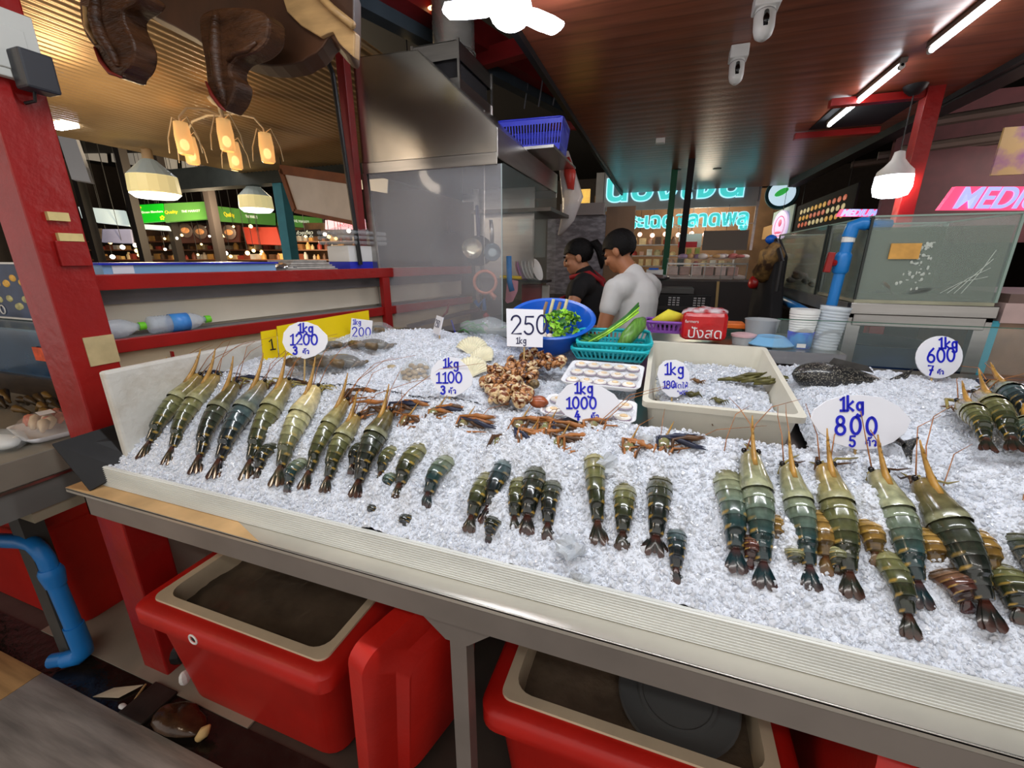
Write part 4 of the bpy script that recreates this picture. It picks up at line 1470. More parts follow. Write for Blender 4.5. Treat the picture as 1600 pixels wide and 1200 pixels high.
b = MB(); b.lathe([(0, -.012), (.04, -.012), (.052, .006), (.056, .014), (.052, .014), (.04, -.006), (0, -.008)], 28, Mp); b.build('cup', M_bag, t, smooth=True)
for k in range(19):
    a, r = k * 2.4, .010 * math.sqrt(k)
    b = MB(); b.ell((r * math.cos(a), r * math.sin(a), .008), (.0115, .0085, .007), 10, 6, Mp @ Matrix.Translation(V((0, 0, 0))))
    b.build('clam', mat('brown_clam', S(158, 138, 104), .4, var=.3, scale=60), t, smooth=True)
b = MB(); b.ell((0, 0, .004), (.055, .055, .020), 24, 10, Mp); b.build('film', M_wrap, t, smooth=True)
# scallops: ribbed fans
M_scal = mat('scallop_shell', S(232, 226, 196), .5, var=.1, scale=40)
def scallop(label, u, v, r, az, tilt):
    p = on_top(u, v, .012)
    M = rotz(az, p) @ Matrix.Rotation(tilt, 4, 'X')
    t = thing('scallop', label, 'scallop', p, None)
    b = MB()
    n, k = 88, 8
    vs, fs = [(0, -r, .002)], []
    for i in range(1, k + 1):
        f = i / k
        for j in range(n + 1):
            a = math.radians(-62 + 124 * j / n)
            rib = math.sin(j / n * 14 * 2 * PI)
            rr_ = 2 * r * f * (.80 + .24 * math.cos(a * 1.05))
            z = .024 * math.sin(f * PI * .62) * math.cos(a * .9) + .0030 * rib * f
            vs.append((rr_ * math.sin(a), -r + rr_ * math.cos(a), z + .004))
    for j in range(n):
        fs.append((0, 1 + j + 1, 1 + j))
    for i in range(k - 1):
        for j in range(n):
            q = 1 + i * (n + 1) + j
            fs.append((q, q + 1, q + n + 2, q + n + 1))
    b.add(vs, fs, M)
    sh = b.build('shell', M_scal, t, smooth=True, solid=.002)
    b = MB(); b.prism([(-.016, -.006), (.016, -.006), (.012, .008), (-.012, .008)], .005, M @ Matrix.Translation(V((0, -r, .001)))); b.build('hinge', M_scal, sh)
scallop('pale ribbed scallop shell, rearmost of the three beside the blue basin', 739, 546, .038, .2, .62)
scallop('pale ribbed scallop shell, right one of the three by the snails', 756, 562, .038, -.5, .55)
scallop('pale ribbed scallop shell just behind the 1100 sign', 738, 580, .038, .1, .6)

# spotted snails
M_snail = mat('snail_shell', S(214, 186, 140), .22, coat=.4, col2=S(122, 62, 28), scale=95, thr=(.44, .56), detail=1)
M_snaild = mat('snail_shell_dark', S(184, 128, 78), .22, coat=.4, col2=S(84, 44, 22), scale=80, thr=(.42, .55), detail=1)
def snail_proto(m):
    b = MB()
    # whorled shell: tube of growing radius wound along a cone
    pts, rs = [], []
    N_ = 64
    for i in range(N_ + 1):
        f = i / N_
        a = f * 2 * PI * 3.4
        R = .0010 + .0088 * f ** 1.5
        pts.append((R * math.cos(a), R * math.sin(a), .030 - .034 * f ** 1.15))
        rs.append(.0012 + .0098 * f ** 1.4)
    b.tube(pts, rs, 12)
    t = thing('snail', 'brown-spotted snail shell in the heap before the blue basin', 'snail', (0, 0, 0), 'spotted snails in the heap')
    b.build('shell', m, t, smooth=True)
    b = MB()
    e = V(pts[-1])
    b.ell(e + V((.001, .002, -.002)), (.0085, .0045, .009), 10, 7)
    b.build('opening', mat('snail_lip', S(226, 206, 178), .3), t, smooth=True)
    return t
snp = [snail_proto(M_snail), snail_proto(M_snaild)]
cnt = 0
spots = []
poly_c = [((782, 600), 26, 22, 30), ((812, 585), 24, 16, 18), ((800, 620), 30, 12, 14), ((838, 565), 22, 8, 10), ((862, 572), 16, 7, 7), ((815, 632), 12, 7, 4)]
for (c0, c1), rx, ry, n_ in poly_c:
    for _ in range(n_):
        for _try in range(30):
            a, r = random.uniform(0, 2 * PI), math.sqrt(random.random())
            u, v = c0 + rx * r * math.cos(a), c1 + ry * r * math.sin(a)
            p = on_top(u, v, .016)
            lay = 0
            for q in spots:
                if (q - p).xy.length < .021:
                    lay += 1
            if lay <= 1:
                break
        p = p + V((0, 0, .015 * min(lay, 2)))
        spots.append(p)
        Mx = Matrix.Translation(p) @ Euler((random.uniform(.6, 2.4), random.uniform(-.6, .6), random.uniform(0, 6.28))).to_matrix().to_4x4() @ Matrix.Scale(random.uniform(.88, 1.12), 4)
        if cnt < 2:
            snp[cnt].matrix_world = Mx
        else:
            dup(snp[random.randrange(2)], Mx)
        cnt += 1
b = MB(); p = on_top(842, 628, .012); b.ell(p, (.03, .022, .016), 16, 9); noisy(b, .004, 40)
tag(b.build('red_clam', mat('red_brown_clam', S(150, 78, 44), .3, var=.35, scale=40), smooth=True), 'large smooth red-brown clam at the front of the snail heap', 'clam')
b = MB(); p = on_top(835, 600, .014); b.ell(p, (.016, .014, .015), 16, 9)
tag(b.build('striped_snail', mat('grey_striped_shell', S(150, 130, 92), .35, col2=S(92, 74, 50), scale=120, thr=(.4, .6)), smooth=True), 'round grey-brown snail at the right side of the heap', 'snail')

# white trays of opened mussels
M_shellw = mat('mussel_meat', S(238, 232, 222), .2, var=.06, scale=60, coat=.4)
M_shelle = mat('mussel_rim', S(150, 132, 150), .3, var=.2, scale=50)
M_meat = mat('mussel_flesh', S(238, 206, 160), .25, var=.15, scale=60)
def mussel_tray(label, c, rx, ry, zrot, rows, cols):
    M = rotz(zrot, c) @ Matrix.Rotation(DS, 4, 'X')
    t = thing('mussel_tray', label, 'food tray', c)
    b = MB(); loops(b, [[M @ V(p) for p in r] for r in (rr(-rx + .012, -ry + .012, rx - .012, ry - .012, .02, 0), rr(-rx, -ry, rx, ry, .022, .016), rr(-rx + .003, -ry + .003, rx - .003, ry - .003, .02, .017), rr(-rx + .016, -ry + .016, rx - .016, ry - .016, .018, .004))])
    b.f.append(tuple(range(72, 96))); b.m.append(0)
    b.build('foam_tray', M_tray, t, smooth=True)
    for j in range(rows):
        for i in range(cols):
            x = -rx + .034 + (2 * rx - .068) * i / (cols - 1)
            y = -ry + .03 + (2 * ry - .06) * j / max(1, rows - 1)
            Mi = M @ rotz(random.uniform(-.12, .12), (x, y, .012)) @ Matrix.Rotation(.22, 4, 'X')
            s = min(.031, (2 * rx - .04) / cols * .56)
            ms = thing('mussel', 'opened white mussel on the half shell on a white tray', 'mussel', Mi.translation, 'opened mussels on the white trays')
            b = MB(); b.ell((0, 0, 0), (s, s * .68, .007), 18, 8, Mi); b.build('half_shell', M_shelle, ms, smooth=True)
            b = MB(); b.ell((0, 0, .0026), (s * .92, s * .6, .0062), 18, 8, Mi); b.build('pearly_inside', M_shellw, ms, smooth=True)
            b = MB(); b.ell((s * .1, -s * .04, .0062), (s * .5, s * .3, .005), 12, 6, Mi); b.build('flesh', M_meat, ms, smooth=True)
    b = MB(); b.ell((0, 0, .013), (rx * .985, ry * .985, .015), 26, 8, M); noisy(b, .003, 40); b.build('film', M_wrap, t, smooth=True)
mussel_tray('white foam tray of fifteen opened mussels in front of the teal basket', V((-.142, 1.255, zt(1.255) + .012)), .115, .092, -.02, 3, 5)
mussel_tray('white foam tray of opened mussels half hidden by the 1000 sign', V((-.155, 1.075, zt(1.075) - .012)), .125, .062, .03, 2, 5)

# ivory crate with ice and small crabs
t = thing('ivory_crate', 'ivory plastic crate of ice and small crabs in the middle of the table', 'crate', (.165, 1.36, zd(1.36)))
Mc = frame((.167, 1.362, zd(1.362) + .003), (1, 0, 0), (0, math.cos(DS), math.sin(DS)))
b = MB(); hx, hy = .187, .257
loops(b, [[Mc @ V(p) for p in r] for r in (rr(-hx + .022, -hy + .022, hx - .022, hy - .022, .02, 0), rr(-hx + .012, -hy + .012, hx - .012, hy - .012, .02, .076), rr(-hx, -hy, hx, hy, .016, .078), rr(-hx, -hy, hx, hy, .016, .094),
      rr(-hx + .014, -hy + .014, hx - .014, hy - .014, .02, .094), rr(-hx + .03, -hy + .03, hx - .03, hy - .03, .03, .006))])
b.f.append(tuple(range(120, 144))); b.m.append(0)
b.f.append(tuple(reversed(range(24)))); b.m.append(0)
b.build('crate_body', M_cratew, t, auto=45)
def z_cr(x, y):
    q = Mc.inverted() @ V((x, y, zd(y)))
    return zd(y) + .03 + .022 * math.exp(-((x - .2) ** 2 + (y - 1.40) ** 2) / .012) - (.022 if x < .03 else 0)
ice_field('crate_ice', 'crushed ice filling the ivory crate', .015, .322, 1.155, 1.575, z_cr, .006, 2600, .004, .011)
M_gcr = mat('green_crab', S(92, 88, 44), .35, var=.5, scale=50)
M_gcr2 = mat('brown_crab', S(120, 86, 48), .35, var=.5, scale=50)
def bit(u, v, s, rz, m, lb):
    p = atp(u, v, (0, 1.3, zd(1.3) + .048), DN)
    p.z = z_cr(p.x, p.y) + .008 + rough(p.x, p.y)
    M = rotz(rz, p)
    tt = thing('shore_crab', lb, 'crab', p, 'small crabs on the crate ice')
    b = MB(); b.ell((0, 0, .002), (.013 * s, .010 * s, .007 * s), 12, 7, M); noisy(b, .003, 60); b.build('shell', m, tt, smooth=True)
    for sx in (-1, 1):
        for k in range(3):
            b = MB(); y = (-.006 + .006 * k) * s
            b.tube([M @ V((sx * .008 * s, y, .002)), M @ V((sx * .018 * s, y * 1.6, .008)), M @ V((sx * .026 * s, y * 2.2, -.002))], [.0026 * s, .002 * s, .001], 5); b.build('leg', m, tt, smooth=True)
for i, (u, v, s) in enumerate(((1075, 632, 1.2), (1080, 612, 1.2), (1108, 640, 1.3), (1104, 652, 1.2), (1124, 626, .9), (1142, 642, 1.1), (1138, 648, .9), (1165, 652, .9), (1188, 660, 1.1), (1205, 660, 1.2), (1212, 664, 1.0), (1034, 638, 1.1), (1090, 598, .9), (1032, 612, .9))):
    bit(u, v, s, random.uniform(0, 6), M_gcr if i % 3 else M_gcr2, 'tiny green-brown crab on the ice inside the ivory crate')
p = atp(1160, 600, (0, 1.3, zd(1.3) + .055), DN)
t = thing('seaweed_bundle', 'dark green sprigs lying at the back of the ivory crate', 'seaweed', p)
for k in range(16):
    b = MB(); x = -.09 + .16 * random.random(); y = random.uniform(-.015, .03)
    pp = p + V((x, y - .0, .004 + random.uniform(0, .012)))
    b.tube([pp, pp + V((.03, random.uniform(-.012, .012), .008)), pp + V((.062, random.uniform(-.02, .02), random.uniform(0, .03)))], [.004, .007, .002], 6); b.build('sprig', M_gcr, t, smooth=True)

# scaly fish on the side ice and the fish tail under the 800 sign
def fish_mat():
    m = mat('fish_scales', S(120, 116, 106), .35, coat=.3)
    nt = m.node_tree
    tc = nt.nodes.new('ShaderNodeTexCoord')
    mp = nt.nodes.new('ShaderNodeMapping'); mp.inputs['Scale'].default_value = (1, 1.5, 1.6)
    vo = nt.nodes.new('ShaderNodeTexVoronoi'); vo.inputs['Scale'].default_value = 170
    cr = nt.nodes.new('ShaderNodeValToRGB')
    cr.color_ramp.elements[0].color = (*S(170, 164, 148), 1); cr.color_ramp.elements[1].color = (*S(34, 34, 34), 1)
    cr.color_ramp.elements[0].position = .05; cr.color_ramp.elements[1].position = .42
    nt.links.new(tc.outputs['Object'], mp.inputs[0]); nt.links.new(mp.outputs[0], vo.inputs['Vector'])
    nt.links.new(vo.outputs['Distance'], cr.inputs[0]); nt.links.new(cr.outputs[0], nt.nodes['Principled BSDF'].inputs['Base Color'])
    return m
M_fish = fish_mat()
M_fin = mat('fish_fin', S(62, 60, 58), .4, var=.3, scale=40)
def fish(label, A, B, h, w):
    A, B = V(A), V(B)
    d = B - A
    L = d.length
    x = d.normalized(); z = V((0, 0, 1)); y = z.cross(x).normalized(); z = x.cross(y)
    M = Matrix((x, y, z)).transposed().to_4x4(); M.translation = A
    t = thing('scaly_fish', label, 'fish', A)
    b = MB(); K, n = 22, 20
    vs, fs = [], []
    for i in range(K + 1):
        f = i / K
        a = max(.02, math.sin(min(1, f * 1.02) ** .62 * PI)) * .96 + .06 * (1 - f)
        if f > .8:
            a = max(a, .22)
        for j in range(n):
            an = 2 * PI * j / n
            vs.append((f * L, math.cos(an) * w * a, math.sin(an) * h * a + h * .55))
    for i in range(K):
        for j in range(n):
            fs.append((i * n + j, i * n + (j + 1) % n, (i + 1) * n + (j + 1) % n, (i + 1) * n + j))
    fs.append(tuple(range(n))); fs.append(tuple(reversed(range(K * n, K * n + n))))
    b.add(vs, [tuple(reversed(f)) for f in fs], M); b.build('body', M_fish, t, smooth=True)
    b = MB(); b.prism([(L * .96, h * .3), (L * 1.14, -h * .5), (L * 1.10, h * .55), (L * 1.14, h * 1.6), (L * .96, h * .8)], .004, M @ Matrix.Rotation(PI / 2, 4, 'X') @ Matrix.Translation(V((0, 0, -.002)))); b.build('tail_fin', M_fish, t, bevel=.001)
    b = MB(); b.prism([(L * .32, h * 1.45), (L * .36, h * 1.9), (L * .7, h * 1.55), (L * .78, h * 1.1)], .003, M @ Matrix.Rotation(PI / 2, 4, 'X')); b.build('back_fin', M_fin, t)
    for sy in (-1, 1):
        b = MB(); b.ell((L * .085, sy * w * .52, h * .75), (.007, .004, .007), 10, 6, M); b.build('eye', M_eye, t, smooth=True)
    return t
fish('large dark scaly fish lying on the heap of ice behind the 800 sign', on_top(1236, 592, .01) + V((0, .0, -.008)), on_top(1392, 610, -.02), .042, .05)
fish('dark fish tail poking from the ice below the 800 sign', on_top(1335, 655, -.03), on_top(1412, 708, .005), .03, .03)

# ---------------------------------------------------------------- basin, baskets and packs behind the ice
def tilt(c, rx_, rz_=0):
    return Matrix.Translation(V(c)) @ Matrix.Rotation(rz_, 4, 'Z') @ Matrix.Rotation(rx_, 4, 'X')
t = thing('blue_basin', 'round blue plastic basin of lettuce and stalks behind the 250 card', 'basin', (-.36, 1.56, 1.23))
Mb = tilt((-.385, 1.56, 1.245), math.radians(20), math.radians(14))
b = MB(); b.lathe([(0, 0), (.098, 0), (.112, .02), (.148, .092), (.160, .096), (.164, .104), (.158, .108), (.146, .104), (.108, .024), (.095, .008), (0, .008)], 56, Mb); b.build('basin_body', M_bluepl, t, auto=40)
t2 = thing('lettuce', 'bright green curly lettuce heaped in the blue basin', 'lettuce', Mb @ V((.06, 0, .02)))
for k in range(95):
    a, r = random.uniform(0, 6.28), .085 * math.sqrt(random.random())
    c = V((.045 + r * math.cos(a) * .75, -.005 + r * math.sin(a), .07 + .045 * (1 - r / .09) + random.uniform(0, .02)))
    b = MB(); n = 10
    R = Euler((random.uniform(-.9, .9), random.uniform(-.9, .9), random.uniform(0, 6))).to_matrix().to_4x4()
    s = random.uniform(.009, .017)
    vs = [(0, 0, 0)]; fs = []
    for q in range(2):
        for j in range(n):
            an = 2 * PI * j / n
            rr_ = s * (.5 + .5 * q) * (1 + .18 * math.sin(an * 5 + k))
            vs.append((rr_ * math.cos(an), rr_ * math.sin(an) * .8, .004 * q * math.sin(an * 4 + k) + .004 * q))
    for j in range(n):
        fs.append((0, 1 + j, 1 + (j + 1) % n)); fs.append((1 + j, 1 + n + j, 1 + n + (j + 1) % n, 1 + (j + 1) % n))
    b.add(vs, fs, Mb @ Matrix.Translation(c) @ R)
    b.build('leaf', M_leaf if k % 4 else M_leafd, t2, smooth=True)
for k in range(4):
    b = MB(); x = -.055 + .026 * k; b.tube([Mb @ V((x, .02, .02)), Mb @ V((x + .022, .055, .085)), Mb @ V((x + .036, .085, .125 + .012 * (k % 2)))], [.006, .007, .006], 8)
    tag(b.build('stalk', M_straw if k % 2 else mat('brown_stalk', S(140, 112, 84), .6), smooth=True), 'thin pale stalk standing in the blue basin behind the lettuce', 'stalk', 'stalks in the blue basin')
for k in range(7):
    b = MB(); b.ell(Mb @ V((-.055 + .026 * (k % 4), -.075 + .022 * (k // 4), .05 + .008 * (k % 2))), (.016, .014, .014), 10, 7)
    tag(b.build('garlic_bulb', mat('garlic_skin', S(232, 220, 205), .5, var=.12, scale=40), smooth=True), 'white garlic bulb at the front of the blue basin', 'garlic', 'garlic bulbs in the blue basin')
# bag of greens left of the basin
t = thing('greens_bag', 'clear bag of green herbs left of the blue basin', 'bag', (-.66, 1.58, 1.24))
b = MB(); b.ell((-.66, 1.60, 1.275), (.13, .06, .042), 22, 10); noisy(b, .022, 14); b.build('bag_film', M_bag, t, smooth=True)
for k in range(26):
    b = MB(); x = random.choice([random.uniform(-.80, -.70), random.uniform(-.60, -.52)]); y = random.uniform(1.56, 1.63); z = random.uniform(1.25, 1.29)
    b.tube([(x, y, z), (x + .03, y + .01, z + .012), (x + .06, y, z - .006)], [.001, .0045, .001], 5); b.build('herb', M_leafd, t, smooth=True)
# teal baskets
def basket(name, label, M, hx, hy, h, m, slots=12):
    t = thing(name, label, 'basket', M.translation)
    b = MB()
    bx, by = hx - .02, hy - .02
    def side(x0, y0, x1, y1, X0, Y0, X1, Y1, ns):
        for (z0, z1) in ((0, .2), (.82, 1)):
            A = V((x0 + (X0 - x0) * z0, y0 + (Y0 - y0) * z0, h * z0)); B = V((x1 + (X1 - x1) * z0, y1 + (Y1 - y1) * z0, h * z0))
            A2 = V((x0 + (X0 - x0) * z1, y0 + (Y0 - y0) * z1, h * z1)); B2 = V((x1 + (X1 - x1) * z1, y1 + (Y1 - y1) * z1, h * z1))
            b.add([A, B, B2, A2], [(0, 1, 2, 3)], M)
        for i in range(ns + 1):
            f0, f1 = max(0, (i - .22) / ns), min(1, (i + .22) / ns)
            q = []
            for f, z in ((f0, .2), (f1, .2), (f1, .82), (f0, .82)):
                q.append(V((x0 + (x1 - x0) * f + ((X0 + (X1 - X0) * f) - (x0 + (x1 - x0) * f)) * z, y0 + (y1 - y0) * f + ((Y0 + (Y1 - Y0) * f) - (y0 + (y1 - y0) * f)) * z, h * z)))
            b.add(q, [(0, 1, 2, 3)], M)
    side(-bx, -by, bx, -by, -hx, -hy, hx, -hy, slots)
    side(bx, -by, bx, by, hx, -hy, hx, hy, max(5, int(slots * .7)))
    side(bx, by, -bx, by, hx, hy, -hx, hy, slots)
    side(-bx, by, -bx, -by, -hx, hy, -hx, -hy, max(5, int(slots * .7)))
    b.add([(-bx, -by, 0), (bx, -by, 0), (bx, by, 0), (-bx, by, 0)], [(0, 1, 2, 3)], M)
    b.build('basket_wall', m, t, solid=.0022)
    b = MB(); ring_ = rrect(-hx, -hy, hx, hy, .025)
    b.tube([M @ V((x, y, h)) for x, y in ring_ + ring_[:1]], .0055, 8); b.build('rim', m, t, smooth=True)
    return t
Mk = tilt((-.150, 1.49, 1.222), math.radians(5), math.radians(2))
basket('teal_basket', 'lower teal plastic basket beside the blue basin', Mk, .128, .08, .04, M_teal, 16)
Mk2 = tilt((-.143, 1.50, 1.240), math.radians(9), math.radians(7))
basket('teal_basket', 'upper teal basket holding the cucumber and spring onions', Mk2, .124, .078, .05, M_teal, 16)
b = MB(); b.tube([Mk2 @ V((.02, -.05, .03)), Mk2 @ V((.045, -.02, .055)), Mk2 @ V((.085, .04, .085)), Mk2 @ V((.10, .065, .095))], [.014, .025, .026, .012], 14)
tag(b.build('cucumber', M_cuc, smooth=True), 'green cucumber lying in the upper teal basket', 'cucumber')
t = thing('spring_onions', 'bunch of spring onions lying across the teal basket', 'spring onions', Mk2.translation)
for k in range(14):
    b = MB(); y = random.uniform(-.02, .02); z = random.uniform(0, .014)
    b.tube([Mk2 @ V((-.09, -.045 + y, .035 + z)), Mk2 @ V((-.03, -.015 + y * .6, .06 + z)), Mk2 @ V((.04, .04 + y, .10 + z)), Mk2 @ V((.08, .07 + y * 1.6, .125 + z * 2))], [.003, .0032, .0034, .0022], 6)
    b.build('onion_stem', M_leafd if k % 3 else M_leaf, t, smooth=True)
for k in range(12):
    b = MB(); x = random.uniform(-.105, -.06); y = random.uniform(-.06, .01); p = Mk2 @ V((x, y, .05)); b.ell(p, (.014, .009, .005), 8, 5)
    b.build('herb_leaf', M_leafd, t, smooth=True)
# purple basket with a yellow cloth, red pack, orange tub
Mk3 = tilt((.045, 1.84, 1.262), 0, 0)
basket('purple_basket', 'purple slotted basket behind the ivory crate', Mk3, .095, .06, .045, M_purple, 10)
b = MB(); b.tube([(-.02, 1.84, 1.30), (.04, 1.845, 1.325), (.10, 1.85, 1.32)], [.012, .03, .014], 10)
tag(b.build('yellow_cloth', mat('yellow_cloth', S(226, 214, 60), .7, var=.15, scale=12), smooth=True), 'folded yellow cloth lying in the purple basket', 'cloth')
t = thing('red_pack', 'plump red plastic pack with white outlined letters behind the crate', 'packet', (.16, 1.86, 1.26))
Mr = tilt((.168, 1.80, 1.300), math.radians(-6), math.radians(6))
b = MB(); b.box((-.082, -.045, -.055), (.082, .045, .052), Mr); b.build('pack', mat('red_film', S(190, 22, 26), .22, var=.18, scale=18, bump=.5), t, bevel=.018)
text('pack_lettering', 'ปังสด', .055, Mr @ frame((0, -.0465, -.03), (1, 0, 0), (0, 0, 1)), mat('white_print', S(235, 225, 225), .5), t, ext=.0004)
text('pack_lettering', 'farmers', .016, Mr @ frame((-.05, -.0465, .015), (1, 0, 0), (0, 0, 1)), mat('white_print', S(235, 225, 225), .5), t, ext=.0004)
b = MB(); b.ell((0, .0, .052), (.085, .042, .016), 18, 8, Mr); noisy(b, .012, 40); b.build('crumpled_top', mat('pack_top', S(205, 190, 195), .2, col2=S(170, 30, 36), scale=30, thr=(.4, .6)), t, smooth=True)
t = thing('orange_tub', 'dark green tub with an orange lid behind the red pack', 'tub', (.30, 2.02, 1.24))
b = MB(); b.box((.235, 1.98, 1.22), (.345, 2.07, 1.268)); b.build('tub', mat('tub_green', S(24, 52, 40), .4), t, bevel=.006)
b = MB(); b.box((.23, 1.975, 1.268), (.35, 2.075, 1.288)); b.build('lid', mat('orange_plastic', S(225, 110, 30), .4), t, bevel=.004)
t = thing('clear_tub', 'round frosted plastic tub behind the pink-lidded cup', 'tub', (.40, 1.95, 1.24))
b = MB(); b.lathe([(0, 0), (.052, 0), (.062, .075), (.064, .078), (.060, .078), (.05, .004), (0, .004)], 28, Matrix.Translation(V((.40, 1.95, 1.237)))); b.build('tub', mat('frosted_plastic', S(200, 205, 208), .4, alpha=.65), t, auto=40)
t = thing('pink_cup', 'small plastic cup with a pink lid behind the crate', 'cup', (.315, 1.78, 1.24))
b = MB(); b.lathe([(0, 0), (.036, 0), (.042, .03)], 24, Matrix.Translation(V((.315, 1.80, 1.236)))); b.build('cup', mat('frosted_plastic', S(200, 205, 208), .4), t, auto=40)
b = MB(); b.lathe([(.044, .03), (.045, .038), (.03, .042), (0, .042)], 24, Matrix.Translation(V((.315, 1.80, 1.236)))); b.build('lid', mat('pale_pink', S(214, 176, 180), .4), t, auto=40)
t = thing('blue_plate', 'pale blue oval plate lying face down beside the paper cups', 'plate', (.40, 1.80, 1.25))
b = MB(); b.lathe([(.082, 0), (.084, .004), (.05, .026), (.046, .028), (.044, .026), (0, .026)], 36, tilt((.405, 1.79, 1.245), math.radians(4)) @ Matrix.Diagonal((1, .75, 1, 1))); b.build('plate', mat('sky_blue_melamine', S(120, 176, 216), .3), t, auto=40)
b = MB(); b.box((-.02, 1.70, 1.19), (.62, 2.12, 1.236)); 
tag(b.build('back_shelf', M_steel), 'narrow steel shelf behind the ivory crate carrying the cups', 'shelf')
# cup stacks
t = thing('paper_cups', 'stack of white paper cups with a blue printed wrapper', 'cups', (.50, 1.79, 1.236))
Mq = tilt((.498, 1.79, 1.237), 0, 0)
b = MB(); prof = [(0, 0), (.034, 0), (.036, .05)]
for k in range(9):
    prof += [(.036 + .001 * k, .05 + .009 * k), (.0385 + .001 * k, .052 + .009 * k), (.0385 + .001 * k, .056 + .009 * k)]
prof += [(.046, .14), (0, .14)]
b.lathe(prof, 28, Mq); b.build('cup_stack', M_white, t, auto=40)
b = MB(); b.lathe([(.0375, .0), (.041, .055), (.0415, .06)], 28, Mq); b.build('wrapper', mat('blue_print_film', S(44, 60, 205), .25, col2=S(60, 150, 220), scale=22, thr=(.45, .62)), t, smooth=True, solid=.0008, label='glossy blue printed film')
b = MB(); b.box((-.016, -.0412, .006), (.012, -.0405, .02), Mq); b.build('code_patch', M_white, t)
t = thing('plastic_cups', 'tall leaning stack of clear plastic cups right of the paper cups', 'cups', (.60, 1.80, 1.236))
Mq = tilt((.578, 1.79, 1.232), math.radians(0)) @ Matrix.Rotation(math.radians(4), 4, 'Y')
b = MB(); prof = [(.0, 0), (.036, 0)]
for k in range(14):
    prof += [(.037 + .0004 * k, .006 + .0105 * k), (.0395 + .0005 * k, .008 + .0105 * k), (.0385 + .0005 * k, .0135 + .0105 * k)]
prof += [(.047, .158), (.0, .158)]
b.lathe(prof, 28, Mq); b.build('cup_stack', mat('clear_cup_plastic', S(214, 222, 228), .12, alpha=.7, spec=.9), t, smooth=True)
# ---------------------------------------------------------------- range hood and kitchen
hx0, hx1, hy0, hy1 = -1.585, -.806, 2.10, 3.33
t = thing('range_hood', 'large stainless steel range hood with a sloped front over the kitchen', 'range hood', (-1.2, 2.7, 2.0))
b = MB()
# side panels (trapezoids), slope, back; open below
prof = [(hx0, 2.045), (hx1, 2.045), (hx1, 2.145), (-1.212, 2.51), (hx0, 2.525)]
for y0 in (hy0, hy1 - .003):
    b = MB(); b.prism(prof, .003, frame((0, y0 + .003, 0), (1, 0, 0), (0, 0, 1)))
    b.build('side_panel', M_hood, t)
b = MB()
b.add([(hx1, hy0, 2.145), (hx1, hy1, 2.145), (-1.212, hy1, 2.51), (-1.212, hy0, 2.51)], [(0, 1, 2, 3)])
b.add([(-1.212, hy0, 2.51), (-1.212, hy1, 2.51), (hx0, hy1, 2.525), (hx0, hy0, 2.525)], [(0, 1, 2, 3)])
b.build('slope_panel', M_hood, t, solid=.003)
for y0 in (hy0 - .006, hy1 - .004):
    b = MB(); b.box((hx0, y0, 1.99), (hx1, y0 + .01, 2.043)); b.build('bottom_lip', M_steel, t, bevel=.002)
b = MB(); b.box((hx1 - .004, hy0 - .004, 2.02), (hx1 + .004, hy1, 2.147)); b.build('front_rim', M_steel, t, bevel=.002)
b = MB(); b.box((hx0, hy0 + .01, 2.30), (hx1 - .25, hy1 - .01, 2.31)); b.box((hx0, hy0 + .01, 2.0), (hx0 + .01, hy1 - .01, 2.3)); b.build('grease_baffle', M_dark, t)
t = thing('duct_box', 'steel junction box with slots on top of the range hood', 'duct box', (-1.2, 2.6, 2.4))
b = MB()
X0, X1, Y0, Y1 = -1.37, -1.10, 2.32, 2.78
for z0, z1 in ((2.38, 2.46), (2.545, 2.625)):
    b.box((X0, Y0, z0), (X1, Y0 + .004, z1)); b.box((X1 - .004, Y0, z0), (X1, Y1, z1)); b.box((X0, Y1 - .004, z0), (X1, Y1, z1)); b.box((X0, Y0, z0), (X0 + .004, Y1, z1))
for x, y in ((X1, Y0), (X1, Y1), (X0, Y0), (X0, Y1)):
    b.box((x - .006, y - .006, 2.38), (x + .006, y + .006, 2.63))
b.box((X0, Y0, 2.622), (X1, Y1, 2.626))
b.build('frame_sheet', M_steel, t)
b = MB(); b.box((X0 + .02, Y0 + .03, 2.40), (X1 - .02, Y1 - .03, 2.61)); b.build('dark_inside', M_night, t)
t = thing('flexible_duct', 'silver ribbed flexible duct rising from the box above the hood', 'duct', (-1.24, 2.55, 2.63))
b = MB(); prof = []
for i in range(30):
    prof += [(.118, 2.628 + i * .022), (.108, 2.639 + i * .022)]
b.lathe(prof, 32, Matrix.Translation(V((-1.235, 2.55, 0)))); b.build('ribbed_tube', mat('silver_foil', S(185, 178, 168), .25, .75, var=.15, scale=12), t, smooth=True)
b = MB(); b.tube([(-1.235 + .12 * math.cos(a), 2.55 + .12 * math.sin(a), 2.66) for a in [2 * PI * i / 24 for i in range(25)]], .004, 6); b.build('clamp_ring', M_steel, t)
t = thing('dark_duct', 'dark ribbed duct lying behind the top of the hood', 'duct', (-1.6, 2.7, 2.55))
b = MB(); pts, rs = [], []
for i in range(50):
    pts.append((-1.75 + .0085 * i, 2.72, 2.62 - .0015 * i)); rs.append(.085 if i % 2 else .075)
b.tube(pts, rs, 18); b.build('ribbed_tube', mat('dark_foil', S(52, 50, 50), .35, .6), t, smooth=True)

